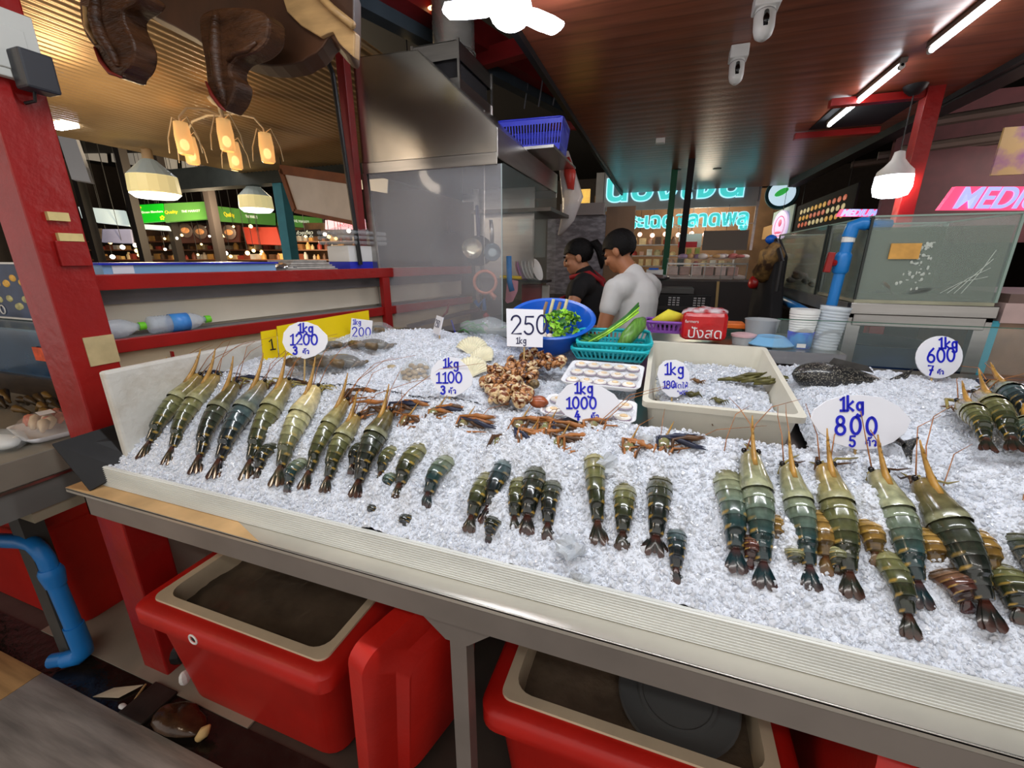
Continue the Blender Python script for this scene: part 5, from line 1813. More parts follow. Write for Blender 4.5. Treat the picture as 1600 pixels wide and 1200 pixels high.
# beams in the void over the kitchen
for nm, lb, a, c, w, h, m in (('steel_beam', 'blue-grey steel beam running over the hood', (-1.72, 2.0, 2.86), (-.95, 4.6, 2.9), .09, .12, M_slate),
                              ('steel_beam', 'dark red steel beam beside the blue-grey beam', (-1.62, 2.0, 2.94), (-.90, 4.6, 2.98), .16, .14, M_redb),
                              ('cross_beam', 'red cross beam just behind the white lamp', (-1.5, 3.18, 2.86), (-.82, 3.02, 2.86), .07, .10, M_redb),
                              ('cross_beam', 'red cross beam behind the blue basket on the hood', (-1.2, 4.6, 2.84), (-.82, 4.6, 2.80), .06, .09, M_redb)):
    b = MB(); b.bar(a, c, w, h)
    tag(b.build(nm, m), lb, 'beam')
for i in range(3):
    b = MB(); x = -1.18 + .12 * i
    b.tube([(x, 3.7, 4.22), (x + .02, 3.72, 2.9), (x - .01, 3.72, 2.72)], .006, 6)
    tag(b.build('loose_cable', mat('grey_cable', S(92, 92, 100), .5)), 'loose grey cable hanging in the dark gap behind the lamp', 'cable', 'cables in the ceiling gap')
for i, (x, y, z) in enumerate(((-1.86, 2.3, 2.80), (-1.66, 2.75, 2.78), (-1.36, 2.55, 2.90))):
    b = MB(); b.ell((x, y, z), (.03, .02, .008), 10, 6)
    so = tag(b.build('spark_lamp', M_warm, smooth=True), 'tiny warm spotlight on the dark roof by the beams', 'spotlight', 'tiny spotlights by the roof beams')
    b = MB(); b.tube([(x, y, z), (x, y, 4.2)], .004, 5); b.build('cord', M_dark, so)

# red corner post by the hood and thin black pole
b = MB(); b.box((-1.635, 2.03, 0), (-1.587, 2.08, 2.9))
tag(b.build('corner_post', M_redb, bevel=.003), 'narrow red post at the left edge of the range hood', 'post')
b = MB(); b.tube([(-1.70, 1.98, 2.62), (-1.62, 1.98, 2.42), (-1.575, 1.99, 1.52)], .012, 8)
tag(b.build('black_pole', M_dark), 'thin black pole left of the red hood post', 'pole')

# glass side screen under the hood
t = thing('glass_screen', 'clear glass splash screen in a steel frame under the range hood', 'glass screen', (-1.2, 2.1, 1.16))
b = MB(); b.box((-1.55, 2.10, 1.165), (-.785, 2.106, 1.992)); b.build('glass_sheet', M_haze, t)
b = MB(); b.bar((-1.575, 2.10, 1.99), (-1.535, 2.10, 1.15), .02, .034, (1, 0, 0)); b.build('frame_post', M_steel, t)
b = MB(); b.box((-.788, 2.099, 1.165), (-.784, 2.107, 1.992)); b.build('bright_edge', mat('glass_bright_edge', S(190, 205, 205), .15, alpha=.85), t)
t = thing('front_glass', 'clear glass sheet hanging in front of the stove side', 'glass screen', (-.79, 2.7, 1.2))
b = MB(); b.box((-.79, 2.13, 1.20), (-.785, 3.25, 2.0)); b.build('glass_sheet', M_pane, t)
b = MB(); b.bar((-1.24, 2.83, 2.0), (-1.24, 2.83, 1.2), .03, .03); b.bar((-1.40, 2.14, 1.165), (-1.24, 2.82, 1.2), .02, .025)
tag(b.build('inner_post', M_steel), 'inner steel frame post at the end of the red shelf partition', 'frame')

# stove block under the hood
t = thing('stove_counter', 'dark cooking counter under the range hood', 'counter', (-1.1, 2.7, 0))
b = MB(); b.box((-1.40, 1.80, 0), (-.42, 1.94, 1.07)); b.prism([(-1.41, 2.12), (-.80, 2.12), (-.80, 3.4), (-1.18, 3.4)], 1.10); b.build('counter_body', M_dark, t)
b = MB(); b.box((-1.40, 1.80, 1.07), (-.42, 1.94, 1.085)); b.prism([(-1.42, 2.11), (-.79, 2.11), (-.79, 3.4), (-1.17, 3.4)], .018, Matrix.Translation(V((0, 0, 1.10)))); b.build('worktop', mat('sooty_steel', S(58, 55, 52), .4, .5, var=.3, scale=5), t)
b = MB(); b.box((-.82, 1.945, 1.05), (-.50, 2.05, 1.205)); b.build('burner_box', mat('worn_steel_box', S(108, 104, 98), .4, .5, var=.2), t)
t = thing('gas_burner', 'small gas burner with a red knob on the cooking counter', 'burner', (-.95, 2.25, 1.12))
b = MB(); b.lathe([(.0, 1.12), (.03, 1.12), (.022, 1.15), (.012, 1.17), (.012, 1.22), (.0, 1.22)], 16, Matrix.Translation(V((-.93, 2.22, 0)))); b.build('burner_stem', mat('pinkish_brass', S(170, 130, 118), .4, .4), t, auto=40)
b = MB(); b.lathe([(.0, 1.22), (.016, 1.222), (.018, 1.245), (.0, 1.26)], 14, Matrix.Translation(V((-.93, 2.22, 0)))); b.build('knob', M_red, t, smooth=True)
b = MB(); b.box((-1.25, 2.86, 1.42), (-.84, 2.87, 2.0)); tag(b.build('steel_backsheet', M_steel), 'smeared steel sheet hung behind the pans under the hood', 'sheet')
# pans hanging behind the glass
def hung(name, label, cat, c, r, m, hl, hm, dish=.03, tiltx=.0):
    t = thing(name, label, cat, c)
    M = frame(c, _R, (0, 0, 1)) @ Matrix.Rotation(tiltx, 4, 'X')
    b = MB(); b.lathe([(0, -dish), (r * .5, -dish), (r * .8, -dish * .4), (r * .97, .0), (r, .003), (r * .97, .006), (r * .78, -dish * .2), (r * .48, -dish * .75), (0, -dish * .75)], 32, M); b.build('pan_body', m, t, auto=40)
    if hl:
        b = MB(); b.tube([M @ V((0, r * .9, 0)), M @ V((.0, r + hl * .5, .01)), M @ V((-.005, r + hl, .0))], [.010, .013, .010], 10); b.build('handle', hm, t, smooth=True)
    return t
M_blkpan = mat('black_pan', S(34, 32, 33), .35, .3)
hung('frying_pan', 'black frying pan with a blue handle hanging behind the glass', 'pan', aty(748, 392, 2.36), .085, M_blkpan, .16, mat('navy_handle', S(28, 30, 78), .35))
hung('pot_lid', 'round bright aluminium bowl hanging in front of the black pan', 'lid', aty(738, 388, 2.30), .058, mat('aluminium', S(214, 208, 186), .25, .85), 0, None, .02)
hung('saucepan', 'dented silver pot bowl hanging right of the aluminium bowl', 'pot', aty(769, 394, 2.32), .05, mat('silver_pot', S(150, 165, 172), .18, .9), .12, M_steel, .05)
hung('wok', 'large dark wok hanging on the kitchen wall behind the glass', 'wok', aty(703, 396, 2.79), .15, M_blkpan, .06, M_dark, .06)
t = thing('strainer', 'copper-pink rimmed strainer hanging below the pans', 'strainer', aty(758, 440, 2.32))
Ms = frame(aty(758, 441, 2.32), _R, (0, 0, 1))
b = MB(); b.lathe([(.054, 0), (.056, .008), (.07, .006), (.073, -.004), (.06, -.012), (.054, 0)], 32, Ms); b.build('rim', mat('copper_pink', S(196, 120, 92), .35, .3), t, smooth=True)
b = MB(); b.lathe([(.0, -.012), (.03, -.01), (.055, 0)], 24, Ms); b.build('mesh_bowl', mat('dark_mesh', S(78, 72, 70), .4, .5, alpha=.7), t, smooth=True)
b = MB(); b.tube([Ms @ V((0, .06, 0)), Ms @ V((0, .25, .02)), V((Ms.translation.x, 2.35, 2.305))], .003, 5); b.build('hanger', M_steel, t)
b = MB(); b.tube([Ms @ V((.03, -.06, 0)), Ms @ V((.055, -.085, .0)), Ms @ V((.05, -.10, 0))], [.012, .014, .008], 8); b.build('grip', mat('copper_pink', S(196, 120, 92), .35, .3), t, smooth=True)
t = thing('blue_tap_pipe', 'blue water pipe elbow behind the strainer', 'pipe', aty(765, 470, 2.6))
b = MB(); b.tube([aty(795, 400, 2.7), aty(796, 440, 2.7), aty(800, 455, 2.7)], .018, 10); b.tube([aty(742, 470, 2.75), aty(748, 478, 2.75), aty(756, 468, 2.75), aty(757, 485, 2.75)], .016, 10); b.build('pipe_run', M_bluepipe, t, smooth=True)
b = MB(); b.tube([aty(702, 472, 2.4), aty(698, 488, 2.4), aty(690, 496, 2.4)], [.006, .008, .005], 6); tag(b.build('red_tool', M_red), 'small red tool handle leaning on the dark counter', 'tool')
b = MB(); b.tube([aty(705, 500, 2.15), aty(712, 522, 2.15)], .005, 6); tag(b.build('blue_pen', M_royal), 'blue stick standing behind the edge-on card', 'stick')

# shelf above the stove, dish rack
t = thing('wall_shelf', 'dark steel shelf hanging under the hood', 'shelf', (-.98, 3.1, 1.80))
b = MB(); b.box((-1.25, 2.75, 1.84), (-.70, 3.3, 1.862)); b.build('shelf_board', mat('shelf_steel', S(92, 84, 76), .4, .6), t)
b = MB(); b.bar((-1.0, 3.0, 1.84), (-1.12, 3.25, 1.62), .02, .02); b.build('bracket', M_dark, t)
t = thing('dish_rack', 'clear plastic dish cover and rack with leaning plates', 'dish rack', (-.86, 2.9, 1.40))
b = MB(); b.box((-1.02, 2.85, 1.395), (-.74, 2.98, 1.41)); b.build('rack_base', M_dark, t)
b = MB(); b.box((-.85, 2.86, 1.56), (-.78, 2.94, 1.80)); b.build('clear_bin', M_pane, t)
for i, (m, x) in enumerate(((M_pinkpl, -.955), (mat('lilac_plate', S(196, 110, 190), .4), -.94), (M_white, -.91), (M_white, -.885), (M_white, -.86), (M_white, -.835))):
    b = MB(); b.lathe([(0, 0), (.05, .0), (.075, .012), (.077, .014), (.05, .006), (0, .005)], 28, frame((x, 2.90, 1.475), (0.15, 1, .0), (-.35, 0, 1)))
    tag(b.build('plate', m, auto=40), ('pink plate, left end of the row leaning in the rack', 'lilac plate leaning in the rack beside the white ones', 'white plate leaning in the dish rack')[min(i, 2)], 'plate', 'plates leaning in the rack')
b = MB(); b.tube([(-1.08, 2.85, 1.43), (-.92, 2.84, 1.425)], .012, 8); tag(b.build('yellow_bar', M_yel), 'yellow rail in front of the leaning plates', 'rail')
b = MB(); b.box((-.95, 2.93, 1.20), (-.79, 2.96, 1.38)); tag(b.build('red_cloth', M_cerise, bevel=.01), 'dark red cloth hanging under the dish rack', 'cloth')
b = MB(); b.box((-.79, 2.90, 1.19), (-.735, 2.915, 1.375)); tag(b.build('grey_chopping_board', mat('grey_board_plastic', S(150, 146, 138), .5), bevel=.006), 'grey chopping board leaning right of the dark red cloth', 'chopping board')
b = MB(); b.prism([(-.03, .085), (.05, .07), (.045, 0), (.01, -.07), (-.03, -.085), (-.045, -.07)], .006, frame((-.985, 2.82, 1.335), (1, 0, 0), (0, 0, 1))); tag(b.build('pink_board', M_pinkpl), 'dull pink plastic sheet hanging left of the red cloth', 'sheet')
b = MB(); b.lathe([(.0, 0), (.018, 0), (.018, .012), (.0, .014)], 14, Matrix.Translation(V((-.86, 2.75, 1.118)))); tag(b.build('green_stopper', M_dgreen), 'small green bottle cap by the blue basin', 'cap')
# things on top of the hood edge
b = MB(); b.box((-1.02, 2.62, 2.165), (-.66, 3.28, 2.18)); tag(b.build('hood_shelf', M_steel), 'thin steel ledge above the hood rim carrying the blue basket', 'shelf')
Mh = tilt((-.845, 2.86, 2.182), 0, math.radians(4))
basket('blue_basket', 'royal blue slotted basket on top of the range hood', Mh, .20, .15, .165, M_royal, 22)
t = thing('hanging_bag', 'white plastic bag with red print hanging from the hood corner', 'bag', (-.74, 3.32, 2.25))
b = MB(); b.tube([(-.76, 3.36, 2.30), (-.74, 3.36, 2.18), (-.69, 3.36, 2.0), (-.72, 3.36, 1.86), (-.78, 3.36, 1.74)], [.02, .05, .085, .065, .02], 16); noisy(b, .03, 14); b.build('bag_film', mat('white_bag', S(220, 214, 214), .25, alpha=.8, bump=.8, bscale=20), t, smooth=True)
b = MB(); b.tube([(-.74, 3.30, 2.24), (-.70, 3.29, 2.14), (-.685, 3.28, 2.04)], [.02, .045, .02], 12); noisy(b, .02, 18); b.build('red_print', mat('red_bag_print', S(215, 70, 60), .3), t, smooth=True)

# back wall pieces and back counter
M_marble = mat('grey_marbled_panel', S(112, 110, 120), .35, col2=S(168, 168, 180), scale=13, thr=(.42, .75), st=(1, 1, 2.5))
b = MB(); b.box((-1.15, 4.40, .9), (-.57, 4.46, 1.96)); struct(b.build('wall_kitchen', M_marble))
b = MB(); b.box((-.567, 4.40, .9), (-.30, 4.45, 2.03)); tag(b.build('wood_board', mat('tan_wood_panel', S(138, 108, 82), .5, var=.2, scale=4, st=(1, 1, .3))), 'tan wooden board right of the grey marbled panel', 'board')
b = MB(); b.box((-1.0, 4.30, 1.955), (-.585, 4.45, 2.06)); tag(b.build('grey_fascia', mat('pale_grey_fascia', S(150, 144, 146), .6)), 'pale grey fascia above the marbled panel', 'fascia')
b = MB(); b.box((-1.0, 4.42, 2.06), (-.74, 4.44, 2.20)); tag(b.build('lit_food_sign', mat('food_sign_light', S(240, 190, 90), .4, es=.8, col2=S(60, 40, 30), scale=9, thr=(.4, .6))), 'small lit food picture sign above the fascia', 'sign')
b = MB(); b.box((-.16, 3.95, 0), (.80, 4.39, 1.37)); b.box((-1.1, 3.95, 0), (-.16, 4.39, 1.2)); tag(b.build('back_counter', mat('back_counter_brown', S(50, 44, 42), .55, var=.1)), 'dark brown back counter below the glass display case', 'counter')
t = thing('gas_range', 'black gas range with slotted panels behind the man in white', 'stove', (-.1, 3.7, 1.0))
b = MB(); b.box((-.66, 3.55, .9), (.33, 3.94, 1.17)); b.build('range_body', M_blkpan, t)
b = MB(); b.box((-.66, 3.52, 1.17), (.36, 3.94, 1.20)); b.build('range_top', mat('range_steel', S(62, 60, 60), .3, .7), t)
for x in (-.55, -.25, .06, .24):
    for j in range(4):
        for i in range(3):
            b = MB(); b.box((x + i * .03, 3.52, 1.205 + j * .018), (x + .02 + i * .03, 3.53, 1.214 + j * .018))
            b.build('slot', mat('pale_slot', S(190, 186, 186), .4), t)
b = MB(); b.box((-.66, 3.53, 1.20), (.36, 3.56, 1.285)); b.build('slotted_panel', M_blkpan, t)
b = MB(); b.box((-.1, 3.6, 1.29), (.24, 3.9, 1.33)); b.build('griddle', mat('griddle_grey', S(88, 86, 84), .4, .5), t)
b = MB(); b.box((-.66, 3.45, 1.09), (.36, 3.52, 1.10)); b.build('drip_tray', mat('range_steel', S(62, 60, 60), .3, .7), t)
t = thing('fish_tray', 'shiny silver tray of pale fish on the back counter right of the man', 'tray', (-.08, 3.9, 1.38))
b = MB(); b.ell((-.06, 3.98, 1.40), (.12, .08, .03), 16, 8); noisy(b, .012, 20); b.build('foil', mat('foil', S(200, 198, 200), .2, .9, bump=.4), t)
b = MB(); b.box((-.14, 4.0, 1.42), (.0, 4.12, 1.46)); b.build('white_box', M_white, t)
b = MB(); b.box((-.12, 3.99, 1.46), (-.04, 4.10, 1.475)); b.build('blue_pack', M_bluepl, t)
b = MB(); b.ell((-.48, 3.92, 1.25), (.06, .05, .03), 14, 8); noisy(b, .012, 20); tag(b.build('foil_bundle', mat('foil', S(200, 198, 200), .2, .9)), 'silver foil bundle between the woman and the man', 'foil')
t = thing('display_case', 'glass food display case with steel frame on the back counter', 'display case', (.35, 4.5, 1.37))
b = MB(); b.box((.03, 4.42, 1.372), (.72, 4.425, 1.56)); b.build('front_glass', M_pane, t)
b = MB(); b.box((.03, 4.40, 1.50), (.72, 4.42, 1.515)); b.box((.03, 4.40, 1.372), (.72, 4.42, 1.38))
for x in (.03, .25, .36, .50, .61, .71):
    b.box((x, 4.40, 1.372), (x + .008, 4.42, 1.51))
b.build('steel_frame', M_steel, t)
b = MB(); b.box((.03, 4.46, 1.372), (.72, 4.8, 1.40)); b.build('inner_floor', mat('case_floor', S(190, 170, 160), .5, var=.2), t)
for i in range(6):
    b = MB(); x = .09 + i * .105; b.box((x - .045, 4.5, 1.40), (x + .045, 4.7, 1.48)); b.build('food_tub', mat(('tub_pale', 'tub_rose')[i % 2], (S(206, 180, 170), S(180, 140, 128))[i % 2], .4, var=.2, scale=20), t, bevel=.008)
for i in range(22):
    x = random.uniform(.12, .74); b = MB(); b.ell((x, 4.75 + random.uniform(-.1, .1), 1.575), (random.uniform(.03, .05), .04, random.uniform(.015, .03)), 10, 6)
    tag(b.build('food_parcel', (mat('food_white', S(226, 218, 208), .5), mat('food_tan', S(206, 164, 112), .5), mat('food_rose', S(190, 110, 104), .5), mat('food_lilac', S(160, 140, 170), .5))[i % 4], smooth=True), 'small wrapped food parcel on top of the glass display case', 'food parcel', 'food parcels on the display case')
b = MB(); b.box((.02, 4.55, 1.55), (.76, 4.9, 1.562)); tag(b.build('case_top', M_pane), 'glass top of the back display case', 'glass')
b = MB(); b.bar((.46, 3.942, .95), (.44, 3.942, 1.372), .02, .02); tag(b.build('scrub_brush', M_stick), 'wooden brush handle hanging on the back counter', 'brush')

# ---------------------------------------------------------------- people
def capsule(b, a, c, ra, rc, n=14, flat=1.0):
    a, c = V(a), V(c)
    d = (c - a).normalized()
    pts, rs = [], []
    for i in range(5):
        an = PI / 2 * i / 4
        pts.append(a - d * ra * math.cos(an)); rs.append(max(.001, ra * math.sin(an)))
    for i in range(1, 5):
        pts.append(a + (c - a) * i / 5); rs.append(ra + (rc - ra) * i / 5)
    for i in range(5):
        an = PI / 2 * i / 4
        pts.append(c + d * rc * math.sin(an)); rs.append(max(.001, rc * math.cos(an)))
    b.tube(pts, rs, n, flat=flat)
def remesh(o, vox, sm=6):
    md = o.modifiers.new('union', 'REMESH'); md.mode = 'VOXEL'; md.voxel_size = vox; md.use_smooth_shade = True
    md = o.modifiers.new('soft', 'SMOOTH'); md.iterations = sm; md.factor = .5
def hand(b, w, f, side, s=1.0):
    """palm and five bent fingers; w wrist, f forearm direction"""
    w, f = V(w), V(f).normalized()
    q = f.cross(V((0, 0, 1))).normalized() if abs(f.z) < .95 else V((1, 0, 0))
    nn = q.cross(f)
    capsule(b, w, w + f * .075 * s, .026 * s, .034 * s, 12, .6)
    for k, ln in enumerate((.062, .074, .07, .055)):
        o = w + f * .085 * s + q * (.030 - .020 * k) * s
        p1 = o + f * ln * .5 * s - nn * .012 * s
        capsule(b, o - f * .02, p1, .0095 * s, .009 * s, 8)
        capsule(b, p1, p1 + f * ln * .4 * s - nn * .026 * s, .009 * s, .0075 * s, 8)
    o = w + f * .02 * s + q * side * .028 * s
    capsule(b, o, o + (f * .5 + q * side * .8).normalized() * .045 * s, .012 * s, .0105 * s, 8)
    p = o + (f * .5 + q * side * .8).normalized() * .045 * s
    capsule(b, p, p + f * .028 * s, .0105 * s, .0085 * s, 8)
def person(label, loc, yaw, sc, shirt, trouser, skin, J, slv=.44, pony=False, apron=None, headrot=(0, 0)):
    t = thing('person', label, 'person', loc)
    M = Matrix.Translation(V(loc)) @ Matrix.Rotation(yaw, 4, 'Z') @ Matrix.Scale(sc, 4)
    def fin(b, name, m, vox=None, par=t, lab=None, sm=6, **kw):
        b.v = [M @ p for p in b.v]
        o = b.build(name, m, par, smooth=True, label=lab, **kw)
        if vox:
            remesh(o, vox, sm)
        return o
    body = MB()
    capsule(body, (0, 0, .98), (0, -.01, 1.30), .125, .15, 18, .78)
    capsule(body, (-.10, -.01, 1.385), (.10, -.01, 1.385), .07, .07)
    capsule(body, (0, -.015, 1.40), J['neck'], .062, .056)
    for s in 'LR':
        S_, E_, W_ = (V(J[k + s]) for k in ('sh', 'el', 'wr'))
        capsule(body, S_, E_, .052, .041); capsule(body, E_, W_, .042, .027)
        hand(body, W_, W_ - E_, 1 if s == 'L' else -1)
        sx = -1 if s == 'L' else 1
        capsule(body, (sx * .09, 0, .92), (sx * .095, .01, .50), .085, .056); capsule(body, (sx * .095, .01, .50), (sx * .10, -.02, .08), .055, .036)
        capsule(body, (sx * .10, -.05, .045), (sx * .11, .12, .03), .038, .03)
    # head: skull, jaw, nose, ears, lips
    Hc = V(J['head'])
    HR = Matrix.Translation(Hc) @ Matrix.Rotation(headrot[0], 4, 'Z') @ Matrix.Rotation(headrot[1], 4, 'X')
    def he(c, r, b=body):
        b.ell((0, 0, 0), r, 16, 10, HR @ Matrix.Translation(V(c)))
    he((0, -.012, .035), (.077, .095, .088)); he((0, .035, -.035), (.058, .062, .075)); he((0, .062, -.082), (.032, .03, .026))
    he((0, .098, -.012), (.0135, .018, .026)); he((0, .106, -.026), (.017, .013, .011)); he((0, .088, -.056), (.024, .014, .007)); he((0, .086, -.067), (.022, .014, .008))
    he((0, .072, .022), (.05, .024, .012)); he((-.032, .068, -.022), (.026, .026, .02)); he((.032, .068, -.022), (.026, .026, .02))
    for sx in (-1, 1):
        he((sx * .080, -.012, -.008), (.012, .022, .034))
    capsule(body, Hc + V((0, -.02, -.05)), J['neck'], .056, .056)
    fin(body, 'body', skin, .0075, sm=3)
    for sx in (-1, 1):
        b = MB(); b.ell((0, 0, 0), (.011, .008, .008), 10, 7, HR @ Matrix.Translation(V((sx * .031, .086, .004)))); fin(b, 'eye', M_eye)
        b = MB(); b.tube([HR @ V((sx * .014, .098, .028)), HR @ V((sx * .034, .094, .034)), HR @ V((sx * .052, .078, .026))], [.003, .005, .002], 6); fin(b, 'eyebrow', M_hair)
    # hair cap: scalp shell kept above a hairline
    b = MB(); n, k = 40, 26
    vs, fs = [], []
    for i in range(k + 1):
        ph = PI / 2 - PI * .80 * i / k
        for j in range(n):
            a = 2 * PI * j / n
            x, y, z = .088 * math.cos(ph) * math.cos(a), -.014 + .109 * math.cos(ph) * math.sin(a), .036 + .100 * math.sin(ph)
            lim = .052 if y > .05 else (.0 if y > -.02 else -.085)
            if y > -.02 and y <= .05:
                lim = .0 + .052 * (y + .02) / .07 if abs(x) > .05 else .052
            z = max(z, lim + .008 * noise.noise(V((x * 90, y * 90, 3))))
            q = 1 + .035 * noise.noise(V((x * 40, y * 40, z * 40))) + .02 * noise.noise(V((x * 130, y * 130, z * 60)))
            vs.append((x * q, y * q, z))
    for i in range(k):
        for j in range(n):
            fs.append((i * n + j, (i + 1) * n + j, (i + 1) * n + (j + 1) % n, i * n + (j + 1) % n))
    b.add(vs, fs, HR)
    fin(b, 'hair', M_hair)
    if pony:
        b = MB(); b.tube([HR @ V((0, -.105, .06)), HR @ V((0, -.145, .055)), HR @ V((0, -.165, .0)), HR @ V((0, -.155, -.08)), HR @ V((0, -.14, -.13))], [.022, .032, .034, .026, .006], 14); noisy(b, .006, 40); fin(b, 'ponytail', M_hair)
        b = MB(); b.ell((0, 0, 0), (.022, .022, .022), 12, 8, HR @ Matrix.Translation(V((0, -.115, .06)))); fin(b, 'hair_tie', M_dark)
    # shirt with short sleeves
    b = MB()
    capsule(b, (0, 0, .93), (0, -.01, 1.30), .142, .158, 20, .80)
    capsule(b, (0, 0, .88), (0, 0, .96), .160, .155, 20, .80)
    capsule(b, (-.105, -.008, 1.378), (.105, -.008, 1.378), .086, .086)
    capsule(b, (0, -.010, 1.40), (0, .012, 1.448), .086, .070)
    for s in 'LR':
        S_, E_ = V(J['sh' + s]), V(J['el' + s])
        capsule(b, S_, S_ + (E_ - S_) * slv, .066, .060)
    fin(b, 'shirt', shirt, .009, sm=5)
    b = MB()
    for sx in (-1, 1):
        capsule(b, (sx * .085, 0, .93), (sx * .095, .01, .50), .11, .082); capsule(b, (sx * .095, .01, .5), (sx * .10, -.015, .12), .08, .065)
    capsule(b, (-.06, 0, .94), (.06, 0, .94), .115, .115)
    fin(b, 'trousers', trouser, .010, sm=4)
    if apron:
        for pts in ([(-.10, .10, 1.42), (-.11, -.04, 1.455), (-.06, -.12, 1.40), (.02, -.152, 1.25), (.12, -.14, 1.08), (.17, -.06, .99)], [(.10, .10, 1.42), (.11, -.04, 1.455), (.06, -.12, 1.40), (-.02, -.152, 1.25), (-.12, -.14, 1.08), (-.17, -.06, .99)]):
            b = MB(); b.tube(pts, .017, 8); fin(b, 'apron_strap', apron, lab='red apron strap')
        b = MB(); b.prism([(-.13, 1.28), (-.16, .62), (.16, .62), (.13, 1.28)], .012, frame((0, .165, 0), (1, 0, 0), (0, 0, 1)))
        fin(b, 'apron', apron, lab='red apron')
    return t
person('man in a white short-sleeved T-shirt seen from behind, looking down at the counter', (-.165, 2.78, 0), math.radians(54), 1.005, M_tee, M_navy, M_skin,
       dict(neck=(-.01, .05, 1.485), head=(-.02, .115, 1.585), shL=(-.16, .01, 1.37), elL=(-.235, .02, 1.11), wrL=(-.235, .10, .88), shR=(.16, -.01, 1.37), elR=(.21, .08, 1.12), wrR=(.10, .30, 1.08)), headrot=(math.radians(16), math.radians(-30)))
person('woman with a ponytail in a black T-shirt and red apron, working at the stove', (-.535, 3.2, 0), math.radians(90), 1.0, M_btee, M_olive, M_skin2,
       dict(neck=(0, .02, 1.47), head=(0, .065, 1.56), shL=(-.165, .02, 1.36), elL=(-.245, .05, 1.205), wrL=(-.18, .27, 1.235), shR=(.15, -.01, 1.36), elR=(.19, .08, 1.13), wrR=(.10, .30, 1.16)), slv=.30, pony=True, apron=M_apron, headrot=(math.radians(4), math.radians(-18)))
# ---------------------------------------------------------------- ceiling lamps and fittings
t = thing('folding_lamp', 'bright white ceiling lamp with three folding blades above the range hood', 'lamp', (-.71, 1.96, 2.6))
b = MB(); b.ell((-.70, 1.99, 2.54), (.09, .09, .07), 24, 12); b.build('lamp_dome', M_led, t, smooth=True)
for k, a in enumerate((math.radians(193), math.radians(58), math.radians(305))):
    b = MB(); d = V((math.cos(a), math.sin(a), 0))
    pts = [V((-.70, 1.99, 2.55)) + d * r for r in (.07, .11, .2, .265, .285)]
    b.tube(pts, [.04, .054, .058, .052, .014], 14, flat=.4); b.build('lamp_blade', M_led, t, smooth=True)
b = MB(); b.tube([(-.70, 1.99, 2.61), (-.70, 1.99, 2.7)], .02, 10); b.tube([(-.70, 1.99, 2.69), (-.82, 1.99, 2.69)], .012, 8); b.build('lamp_socket', M_white, t)
def tube_light(label, x, y0, y1):
    t = thing('tube_light', label, 'tube light', (x, y0, 2.7))
    b = MB(); b.box((x - .018, y0 - .02, 2.672), (x + .018, y1 + .02, 2.699)); b.build('batten', mat('grey_batten', S(120, 110, 104), .4), t)
    b = MB(); b.tube([(x, y0, 2.656), (x, y1, 2.656)], .0135, 12); b.build('glass_tube', M_tubeon, t, smooth=True)
    for y in (y0, y1):
        b = MB(); b.tube([(x, y - .012, 2.656), (x, y + .012, 2.656)], .016, 10); b.box((x - .008, y - .012, 2.656), (x + .008, y + .012, 2.675)); b.build('end_cap', M_white, t)
tube_light('lit fluorescent tube on the plank ceiling, the farther one', 1.235, 3.56, 4.78)
tube_light('lit fluorescent tube on the plank ceiling, the nearer one at the picture top', 1.285, 2.15, 3.36)
def cctv(label, x, y, s=1.0):
    t = thing('security_camera', label, 'camera', (x, y, 2.7))
    b = MB(); b.box((x - .045 * s, y - .045 * s, 2.635), (x + .05 * s, y + .055 * s, 2.699)); b.build('mount', M_white, t, bevel=.006)
    M = Matrix.Translation(V((x, y - .01, 2.60))) @ Matrix.Rotation(math.radians(-20), 4, 'X')
    b = MB(); b.lathe([(0, .05), (.034 * s, .05), (.038 * s, .03), (.040 * s, 0), (.039 * s, -.05), (.033 * s, -.08), (.018 * s, -.098), (0, -.102)], 24, M); b.build('camera_head', M_white, t, auto=50)
    b = MB(); b.lathe([(.0405 * s, .012), (.041 * s, .010), (.0405 * s, .008)], 24, M); b.build('seam', mat('grey_seam', S(150, 150, 150), .5), t)
    b = MB(); b.tube([M @ V((0, -.036 * s, -.005)), M @ V((0, -.039 * s, -.04)), M @ V((0, -.034 * s, -.07))], [.010, .013, .009], 10); b.build('lens_window', M_eye, t, smooth=True)
    return t
cctv('white security camera with a black lens at the top edge of the picture', .327, 2.56, 1.12)
cctv('white security camera below the other one, lens turned away', .287, 3.08, 1.0)
b = MB(); b.box((-.19, 4.88, 2.655), (-.105, 4.96, 2.699)); tag(b.build('junction_box', M_white, bevel=.004), 'small white junction box on the plank ceiling', 'junction box')
for x, y in ((.05, 6.6), (.55, 6.7)):
    b = MB(); b.lathe([(.0, 2.693), (.05, 2.693), (.055, 2.70)], 20, Matrix.Translation(V((x, y, 0)))); tag(b.build('ceiling_socket', M_dark), 'dark round ceiling spot near the teal sign', 'ceiling spot', 'dark round ceiling spots')
t = thing('hanging_lamp', 'white hanging lamp on a cord before the red pillar', 'lamp', (1.53, 4.1, 2.7))
b = MB(); b.lathe([(0, 2.64), (.03, 2.645), (.06, 2.675), (.07, 2.70)], 20, Matrix.Translation(V((1.53, 4.1, 0)))); b.build('ceiling_rose', M_dark, t, smooth=True)
b = MB(); b.tube([(1.53, 4.1, 2.65), (1.53, 4.1, 2.22)], .004, 6); b.build('cord', M_dark, t)
b = MB(); b.lathe([(.0, 2.30), (.03, 2.29), (.04, 2.24), (.07, 2.20), (.105, 2.165), (.112, 2.13)], 28, Matrix.Translation(V((1.53, 4.1, 0)))); b.build('shade', M_white, t, smooth=True)
